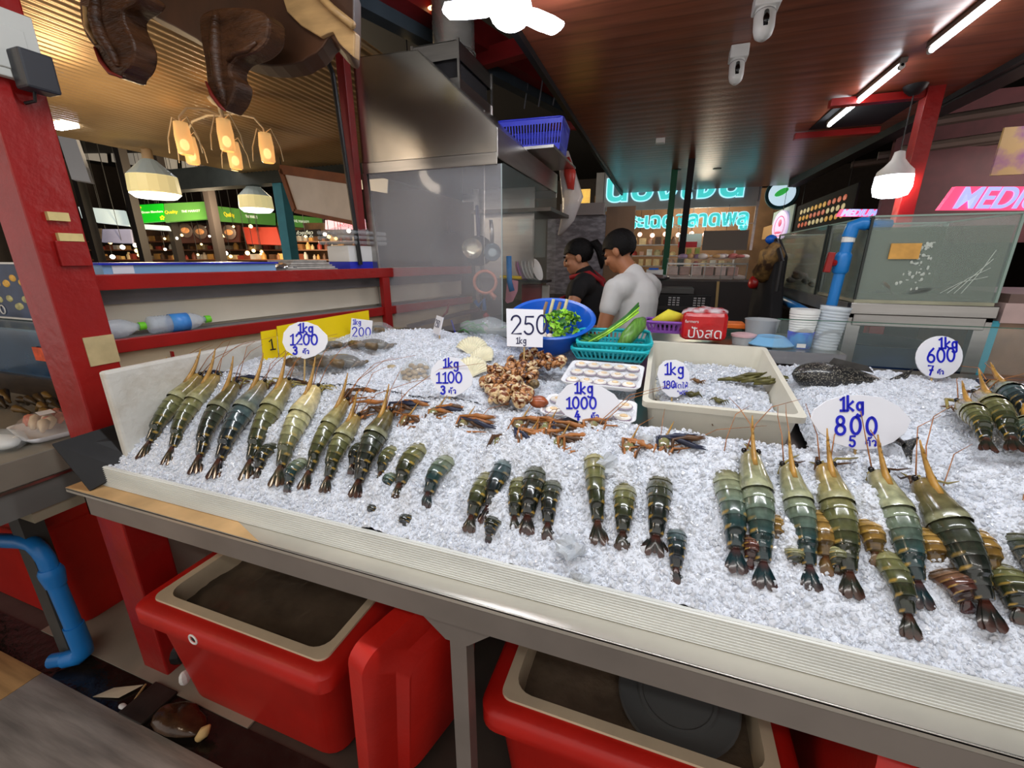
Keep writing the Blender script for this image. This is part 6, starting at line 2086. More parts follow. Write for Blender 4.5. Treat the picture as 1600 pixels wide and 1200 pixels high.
b = MB(); b.lathe([(.110, 2.14), (.115, 2.05), (.10, 2.0), (.06, 1.985), (0, 1.98)], 28, Matrix.Translation(V((1.53, 4.1, 0)))); b.build('glowing_bowl', M_led, t, smooth=True)
# red pillar and frames at right
b = MB(); b.box((1.62, 4.14, 0), (1.72, 4.24, 2.85)); tag(b.build('red_pillar', M_red, bevel=.004), 'red steel pillar behind the hanging lamp', 'pillar')
for y, lb in ((4.16, 'red cross beam meeting the red pillar, the upper one'), (5.1, 'red cross beam behind the first, in the ceiling gap')):
    b = MB(); b.box((1.06, y, 2.64), (1.72, y + .07, 2.69)); tag(b.build('cross_beam', M_red), lb, 'beam')
b = MB(); b.box((1.15, 4.3, 2.694), (1.7, 5.05, 2.699)); tag(b.build('ceiling_gap', M_night), 'dark open panel in the plank ceiling by the red beams', 'ceiling opening')
b = MB(); b.bar((2.0, 3.3, 2.72), (1.75, 8.0, 2.66), .14, .12); tag(b.build('dark_beam', M_dark), 'long dark beam along the right edge of the plank ceiling', 'beam')
for i, (y, z) in enumerate(((4.8, 2.62), (5.2, 2.5), (5.7, 2.55), (6.4, 2.6))):
    b = MB(); b.tube([(1.95, y, z), (3.8, y - .5, z + .08)], .04, 8); tag(b.build('roof_pipe', mat('grey_brown_pipe', S(96, 84, 76), .5, .3)), 'dull pipe under the dark roof right of the red pillar', 'pipe', 'roof pipes right of the pillar')
b = MB(); b.box((2.0, 5.5, 1.7), (4.6, 5.56, 3.0)); tag(b.build('maroon_board', mat('maroon_board', S(78, 34, 38), .6, var=.2)), 'dark maroon board wall behind the lit red sign', 'board')
t = thing('market_poster', 'colourful poster at the right picture edge', 'poster', (2.5, 4.6, 2.2))
b = MB(); b.box((2.33, 4.6, 2.17), (2.75, 4.62, 2.50)); b.build('sheet', mat('poster_print', S(200, 170, 120), .4, col2=S(150, 90, 160), scale=6, thr=(.4, .6)), t)
for i, (x, y) in enumerate(((2.62, 4.3), (2.55, 4.2))):
    b = MB(); b.ell((x, y, 2.62 - i * .1), (.09, .09, .04), 16, 8); tag(b.build('warm_ceiling_lamp', M_lampw, smooth=True), 'warm ceiling lamp at the right picture edge', 'lamp', 'warm lamps at the right edge')

# lit letter signs
def medium_sign(label, c, s):
    t = thing('lit_sign', label, 'sign', c)
    M = frame(c, _R, (0, 0, 1)) @ Matrix.Shear('XY', 4, (0, 0)) if False else frame(c, _R, (0, 0, 1))
    b = MB(); b.prism([(-.30 * s, -.075 * s), (.60 * s, -.075 * s), (.66 * s, .085 * s), (-.22 * s, .085 * s)], .03 * s, M @ Matrix.Translation(V((0, 0, -.034 * s)))); b.build('sign_board', M_pinkneon, t)
    text('lettering', 'MEDIUM', .205 * s, M @ Matrix.Translation(V((.19 * s, .0, .002))), M_lav, t, ext=.004, shear=.35, bev=.003, sx=1.05)
    return t
medium_sign('large lit red sign with lavender letters MEDIUM above the fish tank', aty(1536, 311, 3.7), .86)
medium_sign('small lit red sign with lavender letters farther back, left of the lamp', aty(1328, 333, 5.6), .45)
for k in range(14):
    pass
def hang(o, x, y, z0, z1):
    # thin wire that a hanging board or lamp is held by
    b = MB(); b.tube([(x, y, z0), (x, y, z1)], .004, 5)
    b.build('hanging_wire', M_dark, o)
t = thing('menu_board', 'black menu board with yellow food pictures above the long tank', 'menu board', (1.9, 7.0, 2.1))
b = MB(); b.box((1.9, 5.9, 1.96), (1.92, 8.2, 2.34)); b.build('board', M_night, t); hang(t, 1.91, 6.2, 2.3, 4.2); hang(t, 1.91, 8.0, 2.3, 4.2)
for j in range(3):
    for i in range(11):
        b = MB(); b.ell((1.895, 6.2 + i * .17, 2.04 + .095 * j), (.006, .062, .034), 10, 6)
        b.build('food_picture', (mat('pic_gold', S(232, 176, 60), .4, es=.25, var=.3, scale=30), mat('pic_cream', S(230, 214, 160), .4, es=.25, var=.3, scale=30), mat('pic_coral', S(222, 110, 76), .4, es=.25, var=.3, scale=30))[(i // 4 + j) % 3], t)
t = thing('round_logo_sign', 'round lilac lit sign with a pink figure above the tank end', 'sign', (1.86, 8.6, 2.1))
Ml = frame((1.80, 8.6, 2.08), (.25, -1, 0), (0, 0, 1))
b = MB(); b.lathe([(0, .02), (.24, .02), (.25, 0), (0, 0)], 32, Ml); b.build('disc', mat('lilac_lit', S(214, 196, 236), .4, es=.6), t, auto=40); hang(t, 1.80, 8.6, 2.3, 4.2)
b = MB(); b.lathe([(.15, .022), (.16, .026), (.165, .022)], 32, Ml); b.ell((.0, .05, .02), (.05, .06, .012), 12, 8, Ml); b.ell((-.03, -.10, .02), (.12, .02, .01), 12, 8, Ml); b.build('figure', mat('pink_lit', S(220, 90, 130), .4, es=.5), t)
b = MB(); b.box((1.86, 8.2, 1.95), (1.88, 9.6, 2.38)); tag(b.build('pale_mural', mat('mural_print', S(176, 206, 206), .5, var=.2, scale=4)), 'pale printed panel behind the round lilac sign', 'panel')
b = MB(); b.box((1.80, 8.9, 1.92), (1.83, 10.0, 2.15)); hang(tag(b.build('tan_board', mat('tan_panel', S(170, 140, 100), .6)), 'tan panel left of the round lilac sign', 'panel'), 1.815, 9.4, 2.1, 4.2)
t = thing('leaf_logo_sign', 'round white lit sign with a green leaf under the ceiling edge', 'sign', (1.55, 8.9, 2.5))
Ml = frame(aty(1222, 302, 8.9), (1, -.2, 0), (0, 0, 1))
b = MB(); b.lathe([(.20, .0), (.25, .01), (.26, -.06), (.2, -.06)], 32, Ml); b.build('rim', mat('teal_rim', S(20, 66, 72), .5), t, auto=40)
b = MB(); b.lathe([(0, .0), (.205, .0)], 32, Ml); b.build('face', mat('white_lit', S(200, 225, 240), .4, es=.7), t)
b = MB(); b.ell((0, .02, .01), (.11, .05, .01), 12, 8, Ml @ Matrix.Rotation(.5, 4, 'Z')); b.build('leaf', mat('green_lit', S(60, 190, 80), .4, es=.5), t)

# teal letter sign across the aisle
t = thing('teal_letter_sign', 'grey sign board with big teal lit letters cut off by the ceiling edge', 'sign', (.1, 8.7, 2.5))
b = MB(); b.box((-1.35, 8.72, 2.43), (1.45, 8.8, 3.1)); b.build('board', M_greysign, t)
text('big_lettering', 'น้องเจน', .66, Matrix.Translation(V((.02, 8.70, 2.80))) @ Matrix.Rotation(PI / 2, 4, 'X'), M_tealneon, t, ext=.015, bev=.012, sx=1.15)
text('big_lettering_rim', 'น้องเจน', .66, Matrix.Translation(V((.02, 8.712, 2.80))) @ Matrix.Rotation(PI / 2, 4, 'X'), M_neonrim, t, ext=.006, bev=.030, sx=1.15)
t = thing('teal_word_sign', 'row of teal lit letters hanging below the grey sign board', 'sign', (.2, 8.7, 2.15))
text('lettering', 'มู่กระเฉดตลาดพลู', .35, Matrix.Translation(V((.09, 8.66, 2.22))) @ Matrix.Rotation(PI / 2, 4, 'X') @ Matrix.Rotation(math.radians(.5), 4, 'Z'), M_tealneon, t, ext=.02, bev=.008, sx=1.0)
text('lettering_rim', 'มู่กระเฉดตลาดพลู', .35, Matrix.Translation(V((.09, 8.685, 2.22))) @ Matrix.Rotation(PI / 2, 4, 'X') @ Matrix.Rotation(math.radians(.5), 4, 'Z'), M_neonrim, t, ext=.008, bev=.022, sx=1.0)
b = MB()
for x in (-1.2, 1.42):
    b.box((x - .02, 8.7, 1.7), (x + .02, 8.74, 2.5))
b.box((-1.2, 8.70, 2.14), (1.42, 8.712, 2.15)); b.build('sign_frame', M_steel, t); hang(t, -1.2, 8.72, 2.4, 4.2); hang(t, 1.42, 8.72, 2.4, 4.2)
b = MB(); b.bar((.20, 6.0, 2.72), (.20, 6.0, 0), .075, .075); tag(b.build('black_pillar', M_night), 'slim black pillar in front of the teal letters', 'pillar')
b = MB(); b.bar((.02, 6.6, 2.72), (.02, 6.6, 0), .08, .08); tag(b.build('green_pillar', M_dgreen), 'dark green pillar left of the slim black pillar', 'pillar')
# shop behind the sign
b = MB(); b.box((-1.6, 10.2, 0), (2.2, 10.25, 2.9)); struct(b.build('wall_shop', mat('warm_shop_wall', S(120, 92, 66), .6, var=.3, scale=3)))
for j, z in enumerate((1.42, 1.62, 1.83)):
    b = MB(); b.box((-.95, 9.3, z - .02), (1.3, 9.6, z)); sf = tag(b.build('shop_shelf', M_steel), ('lowest steel shelf of goods under the teal letters', 'middle steel shelf of goods under the teal letters', 'upper steel shelf of goods under the teal letters')[j], 'shelf')
    for xx in (-.94, 1.29):
        b = MB(); b.bar((xx, 9.58, z - (1.42 if j == 0 else .2)), (xx, 9.58, z - .01), .03, .03); b.build('upright', M_steel, sf)
    for i in range(15):
        x = -.9 + i * .15
        if j > 0 and x > .62:
            continue
        w, h = random.uniform(.04, .065), random.uniform(.07, .15)
        cc = random.choice([S(226, 200, 150), S(214, 150, 80), S(190, 70, 60), S(230, 224, 214), S(120, 130, 70), S(206, 160, 140), S(90, 70, 56)])
        b = MB()
        if random.random() < .5:
            b.box((x - w, 9.32, z), (x + w, 9.5, z + h))
        else:
            b.lathe([(0, 0), (w, 0), (w * 1.05, h * .6), (w * .6, h * .85), (w * .6, h), (0, h)], 12, Matrix.Translation(V((x, 9.42, z))))
        k = 'goods_%d' % random.randrange(9)
        tag(b.build('shop_goods', mat(k, cc, .5, var=.25, scale=14), auto=40), 'small warm-lit package on the shop shelves under the teal letters', 'package', 'goods on the shop shelves')
for i in range(7):
    b = MB(); b.ell((-.75 + .24 * i, 9.25, 2.0 + .02 * (i % 2)), (.045, .045, .045), 12, 8); hang(tag(b.build('shop_bulb', mat('rosy_bulb', S(255, 200, 180), .3, es=1.6, ecol=(1, .62, .5)), smooth=True), 'round rosy bulb hanging above the shop shelves', 'bulb', 'rosy bulbs above the shop shelves'), -.75 + .24 * i, 9.25, 2.03, 4.2)
b = MB(); b.box((.62, 8.6, 1.70), (1.34, 8.63, 2.03)); hang(tag(b.build('blank_board', mat('mid_grey_panel', S(135, 130, 128), .5)), 'blank grey panel below the teal letters at right', 'panel'), .98, 8.62, 2.0, 2.45)
t = thing('price_board', 'red and white printed panel left of the blank grey panel', 'panel', (.42, 8.9, 1.8))
b = MB(); b.box((.22, 8.9, 1.76), (.62, 8.92, 2.0)); b.build('sheet', M_white, t)
b = MB(); b.box((.22, 8.895, 1.76), (.55, 8.90, 1.86)); b.build('red_band', mat('red_print', S(206, 50, 60), .5), t); hang(t, .42, 8.91, 1.95, 4.2)

# ---------------------------------------------------------------- fish tanks on the right
M_water = mat('tank_water', S(88, 98, 74), .05, alpha=.56, spec=.4, var=.18, scale=4)
M_water2 = mat('tank_water_pale', S(176, 174, 146), .05, alpha=.5, spec=.4, var=.25, scale=5, st=(1, 3, 1))
M_tankgl = mat('tank_glass', S(205, 222, 214), .03, alpha=.14, spec=.8)
M_tedge = mat('tank_edge', S(150, 172, 160), .2, alpha=.85)
def tank(label, x0, x1, y0, y1, z0, z1, wl, wm):
    t = thing('fish_tank', label, 'fish tank', ((x0 + x1) / 2, (y0 + y1) / 2, z0))
    th = .006
    b = MB(); b.box((x0, y0, z0), (x1, y0 + th, z1)); b.box((x0, y1 - th, z0), (x1, y1, z1)); b.box((x0, y0 + th, z0), (x0 + th, y1 - th, z1)); b.box((x1 - th, y0 + th, z0), (x1, y1 - th, z1)); b.build('glass_walls', M_tankgl, t)
    for x in (x0, x1):
        for y in (y0, y1):
            b = MB(); b.box((x - .004, y - .004, z0), (x + .004, y + .004, z1))
            b.build('silicone_edge', mat('dark_silicone', S(40, 46, 42), .4) if x == x0 else M_tedge, t)
    b = MB(); b.box((x0, y0, z0 - .012), (x1, y1, z0)); b.build('tank_floor', mat('tank_floor', S(160, 158, 134), .5, var=.2), t)
    b = MB(); b.box((x0 + .008, y0 + .008, z0 + .002), (x1 - .008, y1 - .008, wl)); b.build('water', wm, t)
    b = MB(); b.box((x0 + .008, y1 - .02, z0), (x1 - .008, y1 - .008, z1 - .02)); b.build('back_sheet', mat('murky_back', S(84, 90, 68), .6, var=.3, scale=5), t)
    b = MB()
    for a, c in (((x0, y0, z1), (x1, y0, z1)), ((x0, y0, z1), (x0, y1, z1)), ((x1, y0, z1), (x1, y1, z1)), ((x0, y1, z1), (x1, y1, z1))):
        b.bar(a, c, .008, .006)
    b.build('top_edge', M_tedge, t)
    return t
tank('murky green fish tank at the right, front face towards the ice', .712, 1.13, 2.0, 2.42, 1.40, 1.70, 1.662, M_water)
tank('long pale fish tank running back beside the kitchen aisle', .705, 1.13, 2.44, 3.34, 1.385, 1.70, 1.665, M_water2)
for i, (x, y, z) in enumerate(((.80, 2.015, 1.60), (.85, 2.012, 1.59))):
    if i == 0:
        b = MB(); b.box((.785, 1.994, 1.55), (.875, 1.999, 1.605)); tag(b.build('orange_note', mat('orange_paper', S(214, 160, 80), .6, var=.15, scale=30)), 'orange paper note stuck on the front of the green tank', 'note')
def tankfish(label, a, c, r, m):
    b = MB(); a, c = V(a), V(c); d = c - a
    b.tube([a, a + d * .2, a + d * .5, a + d * .8, c, c + d * .2], [r * .3, r * .85, r, r * .5, r * .25, r * .6], 12, flat=.5)
    tag(b.build('live_fish', m, smooth=True), label, 'fish')
M_lf = mat('live_fish_dark', S(48, 50, 42), .4, var=.3, scale=30)
M_lf2 = mat('live_fish_brown', S(96, 82, 62), .4, var=.3, scale=30)
for i, (a, c, r) in enumerate((((.76, 2.02, 1.43), (.84, 2.03, 1.425), .018), ((.86, 2.02, 1.425), (.99, 2.03, 1.455), .026), ((1.0, 2.02, 1.42), (1.08, 2.02, 1.41), .012), ((.79, 2.015, 1.47), (.83, 2.02, 1.43), .016))):
    t = None
    tankfish(('small dark fish at the bottom left of the green tank', 'largest dark shrimp-like fish at the bottom of the green tank', 'thin dark fish at the bottom right of the green tank', 'brown fish near the left corner of the green tank')[i], a, c, r, M_lf if i != 3 else M_lf2)
for i, (y, z, r) in enumerate(((2.50, 1.42, .03), (2.62, 1.43, .03), (2.78, 1.45, .04), (2.95, 1.42, .025))):
    tankfish(('dark fish nearest the front of the long tank', 'second dark fish from the front of the long tank', 'round brown fish in the middle of the long tank', 'small dark fish at the far end of the long tank')[i], (.725, y, z), (.728, y + .09, z + .02), r, M_lf if i != 2 else M_lf2)
M_bub = mat('white_bubbles', S(224, 228, 218), .3, alpha=.8)
for i in range(60):
    f = random.random(); x = .90 + .05 * (1 - f) * random.uniform(-1, 1) - .03 * (1 - f); z = 1.44 + .17 * f
    b = MB(); b.ell((x + random.uniform(-.012, .012), 2.004, z), (random.uniform(.002, .006), .002, random.uniform(.002, .007)), 8, 5)
    tag(b.build('bubble', M_bub, smooth=True), 'white bubble rising in the green tank', 'bubble', 'bubbles in the green tank')
for i in range(4):
    b = MB(); b.tube([(.97 + .02 * i, 2.004, 1.43), (1.02 + .015 * i, 2.003, 1.47 + .012 * i), (1.09, 2.004, 1.49 + .03 * i)], .0012, 5)
    tag(b.build('feeler', M_bub), 'long pale feeler of the shrimp-like fish in the green tank', 'feeler', 'feelers in the green tank')
# tank stand
t = thing('tank_stand', 'steel frame stand under the two fish tanks', 'stand', (.9, 2.5, 0))
b = MB(); b.box((.70, 1.985, 1.345), (1.14, 2.02, 1.388)); b.box((.72, 1.995, 1.30), (1.12, 2.0, 1.345)); b.build('front_rail', M_steel, t, bevel=.003)
for x, y in ((.71, 2.0), (1.10, 2.0), (.71, 3.3), (1.10, 3.3)):
    b = MB(); b.box((x - .005, y, 0), (x + .04, y + .03, 1.345)); b.build('leg', M_steel, t)
b = MB(); b.box((.70, 2.02, 1.345), (.715, 3.36, 1.385)); b.box((1.125, 2.02, 1.345), (1.14, 3.36, 1.385)); b.box((.70, 2.0, 1.33), (1.14, 3.36, 1.345)); b.build('side_rail', mat('pale_steel', S(150, 150, 144), .4, .6), t)
b = MB(); b.tube([(.98 + .25 * math.cos(a), 2.5 + .22 * math.sin(a), 1.10) for a in [2 * PI * i / 30 for i in range(31)]], .018, 8)
bk = thing('blue_tub', 'dark blue tub in the shadow under the green tank', 'tub', (.95, 2.3, .9))
b = MB(); b.lathe([(0, .9), (.17, .9), (.20, 1.19), (.205, 1.2), (.19, 1.2), (.16, .93), (0, .93)], 32, Matrix.Translation(V((.93, 2.32, 0)))); b.build('tub_body', mat('navy_plastic', S(22, 50, 90), .4), bk, auto=40)
# blue pipe with red valve
t = thing('blue_water_pipe', 'blue water pipe with a red valve beside the fish tanks', 'pipe', (.64, 2.03, 1.2))
b = MB(); b.tube([(.645, 2.03, 1.15), (.652, 2.03, 1.40), (.660, 2.03, 1.64), (.668, 2.028, 1.668), (.69, 2.02, 1.675), (.78, 2.03, 1.672)], .019, 14); b.tube([(.645, 2.03, 1.30), (.655, 2.5, 1.318), (.66, 3.2, 1.335)], .021, 12); b.build('pipe_run', M_bluepipe, t, smooth=True)
b = MB(); b.tube([(.6545, 2.03, 1.495), (.655, 2.03, 1.505), (.656, 2.03, 1.565), (.6565, 2.03, 1.575)], [.021, .027, .027, .021], 14); b.build('valve_body', M_bluepipe, t, auto=40)
b = MB(); b.tube([(.65, 2.03, 1.27), (.65, 2.03, 1.35)], .026, 14); b.build('tee_fitting', M_bluepipe, t, auto=40)
b = MB(); b.tube([(.66, 2.03, 1.63), (.666, 2.03, 1.67), (.69, 2.022, 1.678), (.705, 2.02, 1.677)], .024, 14); b.build('elbow_fitting', M_bluepipe, t, auto=40)
b = MB(); b.tube([(.66, 2.03, 1.612), (.66, 2.03, 1.632)], .0215, 14); b.build('white_band', M_white, t)
b = MB(); b.tube([(.632, 2.02, 1.535), (.605, 2.012, 1.535)], [.012, .014], 10); b.bar((.604, 2.01, 1.50), (.610, 2.01, 1.575), .02, .022, (1, 0, 0)); b.build('valve_handle', M_red, t, bevel=.003, label='red valve handle')
# aprons and gloves hanging by the tank
t = thing('hanging_apron', 'black apron hanging beside the long fish tank', 'apron', (.60, 3.0, 1.6))
b = MB(); P_ = [atx(u, v, .58) for u, v in ((1212, 372), (1222, 400), (1216, 440), (1212, 500), (1210, 540), (1170, 540), (1178, 480), (1186, 440), (1205, 405))]
c0 = sum(P_, V()) / len(P_)
vs = []
for s_ in (-.03, .03):
    for p in P_:
        vs.append(p + V((s_, 0, 0)))
n = len(P_)
b.add(vs, [tuple(range(n)), tuple(reversed(range(n, 2 * n)))] + [((i + 1) % n, i, n + i, n + (i + 1) % n) for i in range(n)]); b.build('cloth', M_btee, t, bevel=.01)
b = MB(); b.tube([atx(1213, 375, .56), atx(1222, 410, .55), atx(1214, 455, .55)], .012, 8); b.build('strap', M_dark, t)
t = thing('net_gloves', 'brown mottled net bag hanging over the black apron', 'bag', (.55, 3.0, 1.55))
b = MB(); b.tube([atx(1212, 380, .54), atx(1208, 395, .54), atx(1203, 410, .54), atx(1197, 425, .54), atx(1192, 436, .54)], [.02, .05, .055, .06, .03], 14); noisy(b, .02, 22); b.build('bag_body', mat('mottled_brown', S(140, 108, 60), .6, col2=S(60, 40, 26), scale=24, thr=(.4, .62)), t, smooth=True)
b = MB(); b.ell(atx(1205, 374, .55), (.03, .03, .025), 12, 8); b.build('blue_clip', M_bluepl, t, smooth=True)
b = MB(); b.ell(atx(1180, 441, .54), (.04, .045, .035), 12, 8); noisy(b, .01, 20); tag(b.build('red_cloth_hat', M_red, smooth=True), 'red cloth cap hanging left of the black apron', 'cap')
# lower tank at the right edge
t = thing('side_tank', 'brownish glass tank at the right picture edge beyond the stand', 'fish tank', (1.5, 2.1, 1.0))
b = MB(); b.box((1.17, 2.02, .9), (2.2, 2.5, 1.33)); b.build('water', mat('brown_water', S(150, 118, 94), .1, var=.35, scale=9), t)
b = MB(); b.box((1.16, 2.0, 1.33), (2.2, 2.5, 1.40)); b.build('rim_board', mat('pinkish_rim', S(196, 168, 162), .35, var=.15, scale=12), t)
b = MB(); b.box((1.165, 2.0, 1.40), (2.2, 2.5, 1.432)); b.build('top_board', mat('brown_rim', S(112, 90, 82), .5, var=.2), t)
b = MB(); b.box((1.135, 2.005, 1.12), (1.165, 2.02, 1.335)); b.build('teal_edge', mat('teal_edge', S(60, 160, 180), .4), t)

# ---------------------------------------------------------------- left hall
def panel(name, label, cat, px, w, m, th=.05, group=None, letters=None):
    """flat board facing the aisle, corners given by pixels at distance(s) w"""
    ws = w if isinstance(w, (list, tuple)) else [w] * 4
    P = [atw(u, v, q) for (u, v), q in zip(px, ws)]
    n = (P[1] - P[0]).cross(P[3] - P[0]).normalized()
    if n.dot(P[0] - _C) < 0:
        n = -n
    b = MB(); vs = P + [p + n * th for p in P]
    b.add(vs, [(0, 1, 2, 3), (7, 6, 5, 4), (0, 4, 5, 1), (1, 5, 6, 2), (2, 6, 7, 3), (3, 7, 4, 0)])
    if letters:
        t = thing(name, label, cat, (P[0] + P[2]) / 2, group)
        b.build('board', m, t)
        X = (P[1] - P[0]); Wd = X.length; Hh = (P[3] - P[0]).length
        Mx = frame((P[0] + P[1] + P[2] + P[3]) / 4 - n * .006, X, (P[0] - P[3]))
        for s, fx, fy, fs, mm in letters:
            text('lettering', s, Hh * fs, Mx @ Matrix.Translation(V((fx * Wd, fy * Hh, 0))), mm, t, ext=.002)
        return t
    o = b.build(name, m)
    return tag(o, label, cat, group)
M_gr1 = mat('bright_green_sign', S(20, 170, 30), .4, es=.55, var=.2, scale=1.5)
M_gr2 = mat('olive_green_sign', S(84, 138, 62), .4, es=.35, var=.12, scale=1.5)
M_wl = mat('sign_white', S(235, 240, 225), .5, es=.4)
M_yl = mat('sign_yellow', S(240, 210, 40), .5, es=.4)
panel('green_sign', 'bright green lit sign with white letters, leftmost of the green signs', 'sign', [(200, 321), (254, 318), (257, 345), (207, 349)], 9.6, M_gr1, letters=[('Ocean Blanchara', .16, .05, .17, M_wl), ('Organic', -.30, .08, .24, M_wl), ('✿', -.22, .30, .35, M_yl), ('✿', .44, -.30, .35, M_yl)])
panel('green_sign', 'olive green lit sign with yellow word, second of the green signs', 'sign', [(256, 318), (320, 315), (323, 342), (258, 347)], 9.6, M_gr2, letters=[('Quality', -.34, 0, .24, M_yl), ('THE MARKET', .14, 0, .17, M_wl)])
panel('green_sign', 'olive green lit sign left of the blue post, below the cream lamp', 'sign', [(330, 321), (430, 333), (431, 352), (333, 345)], [9.6, 12.4, 12.4, 9.6], M_gr2, letters=[('Quality', -.28, 0, .40, M_yl), ('THE MARKET', .06, 0, .28, M_wl)])
panel('green_sign', 'olive green lit sign right of the blue post', 'sign', [(434, 334), (503, 341), (505, 358), (436, 352)], [12.4, 14, 14, 12.4], M_gr2, letters=[('THE MARKET', -.02, 0, .34, M_wl), ('Quality', -.38, 0, .40, M_yl)])
M_whp = mat('white_lit_panel', S(214, 228, 224), .5, es=.55)
panel('lit_board', 'blank white lit panel left of the green signs', 'panel', [(140, 324), (194, 329), (201, 353), (150, 347)], 9.8, M_whp)
panel('lit_board', 'narrow white lit panel next to the red post', 'panel', [(122, 323), (132, 324), (137, 341), (128, 341)], 9.8, M_whp)
panel('light_strip', 'white lit strip under the bright green sign', 'panel', [(217, 350), (262, 353), (265, 360), (219, 357)], 9.8, M_whp)
panel('menu_sheet', 'pale blue-grey menu sheet left of the dark shop frame', 'menu', [(160, 358), (203, 358), (207, 380), (159, 378)], 9.9, mat('pale_menu', S(170, 168, 196), .5, es=.2, var=.15, scale=2))
panel('menu_sheet', 'tan menu sheet beside the red post', 'menu', [(138, 357), (158, 357), (158, 374), (141, 374)], 9.9, mat('tan_menu', S(128, 112, 94), .5, var=.2))
q = atw(240, 352, 9.83); hang(bpy.data.objects['light_strip'], q.x, q.y, q.z, 4.2)
q = atw(127, 326, 9.83); hang(bpy.data.objects['lit_board.001'], q.x, q.y, q.z, 4.2)
t = panel('food_banner', 'dark banner with round food pictures under the olive green signs', 'banner', [(280, 352), (374, 352), (374, 378), (280, 380)], 10.5, mat('banner_dark', S(58, 28, 22), .5, es=.1, var=.4, scale=2), letters=[('Grilled', -.1, .38, .12, M_wl)])
for i, (u, v) in enumerate(((290, 360), (313, 362), (337, 363), (358, 363))):
    b = MB(); Mx = frame(atw(u, v, 10.40), _R, (0, 0, 1)); b.lathe([(0, .02), (.13, .02), (.17, .0)], 20, Mx); b.build('dish_picture', mat('dish_print', S(96, 78, 72), .5), t, smooth=True)
    b = MB(); b.ell((0, 0, .02), (.11, .07, .02), 12, 6, Mx); b.build('meal_picture', mat('meal_print', S(206, 140, 90), .5, var=.4, scale=14, es=.15), t)
panel('red_banner', 'plain rust red banner left of the blue post', 'banner', [(378, 355), (432, 355), (440, 383), (386, 381)], 10.8, mat('rust_banner', S(140, 42, 28), .5, es=.18, var=.12, scale=2))
panel('pink_sign', 'pink and white lit sign behind the foam box on the partition', 'sign', [(508, 344), (570, 342), (572, 358), (508, 358)], 12.0, mat('pink_lit_sign', S(244, 190, 205), .5, es=.6), letters=[('รสเด็ด อร่อย', .05, -.1, .45, mat('red_lit', S(225, 40, 60), .5, es=.5))])
t = panel('letter_strip', 'dark strip with white handwritten letters right of the blue post', 'sign', [(452, 360), (500, 358), (500, 376), (454, 374)], 12.5, M_night, letters=[('ก๋วยเตี๋ยว', .0, .2, .5, M_wl), ('ผัดไทย ยำ', 0, -.25, .45, M_wl)])
# dark shop frames
M_frame = mat('shop_frame', S(34, 28, 26), .6)
for i, (u, v, w_) in enumerate(((203, 300, 9.0), (326, 300, 9.0), (268, 345, 10.0), (128, 300, 9.4))):
    p = atw(u, v, w_)
    b = MB(); b.bar((p.x, p.y, 4.2), (p.x, p.y, 0), .16, .16)
    tag(b.build('shop_post', M_frame), ('dark shop post between the lit panels and the bright green sign', 'dark shop post between the second and third green signs', 'dark shop post under the second green sign', 'dark shop post beside the red post')[i], 'post')
# warm shop interior
b = MB(); Mx = frame(atw(300, 400, 13.5), _R, (0, 0, 1)); b.box((-6, -3, -.05), (6, 1.0, 0), Mx); struct(b.build('wall_hall_shops', mat('warm_interior', S(128, 88, 54), .6, col2=S(52, 34, 24), scale=1.6, thr=(.35, .65))))
for j, (v, w_) in enumerate(((378, 11.9), (391, 11.7), (406, 11.5))):
    A, B = atw(150, v, w_), atw(560, v, w_)
    B.z = A.z
    b = MB(); b.bar(A, B, .5, .03); tag(b.build('stall_shelf', M_brown), ('highest wooden shelf in the stalls across the hall', 'middle wooden shelf in the stalls across the hall', 'lowest wooden shelf in the stalls across the hall')[j], 'shelf')
    for i in range(44):
        p = A + (B - A) * ((i + random.uniform(.2, .8)) / 44)
        p.z = A.z + .015
        s = random.uniform(.05, .10)
        b = MB()
        if random.random() < .5:
            b.box((p.x - s, p.y - .05, p.z), (p.x + s, p.y + .05, p.z + s * 1.5))
        else:
            b.lathe([(0, 0), (s * .7, 0), (s * .7, s * 1.2), (s * .3, s * 1.7), (s * .3, s * 2), (0, s * 2)], 10, Matrix.Translation(p))
        k = (i * 5 + j * 2) % 9
        cc = (S(206, 150, 80), S(150, 100, 60), S(230, 200, 150), S(120, 60, 40), S(190, 170, 150), S(90, 62, 44), S(222, 180, 110), S(160, 60, 46), S(200, 190, 180))[k]
        tag(b.build('stall_goods', mat('stall_goods_%d' % k, cc, .5, var=.2, scale=6), auto=40), 'small warm-lit ware on the stall shelves across the hall', 'ware', 'wares on the stall shelves across the hall')
for i in range(40):
    u, v = random.uniform(140, 560), random.uniform(352, 402)
    if 440 < u < 462:
        continue
    p = atw(u, v, random.uniform(9.9, 10.5)); s = random.uniform(.025, .055)
    b = MB(); b.ell(p, (s, s, s), 10, 7); bo = tag(b.build('bulb', M_warm if i % 3 else mat('white_bulb', S(255, 244, 220), .3, es=5, ecol=(1, .9, .75)), smooth=True), 'glowing round bulb in the food stalls across the hall', 'bulb', 'bulbs across the hall')
    b = MB(); b.tube([p, (p.x, p.y, 4.2)], .006, 5); b.build('cord', M_dark, bo)
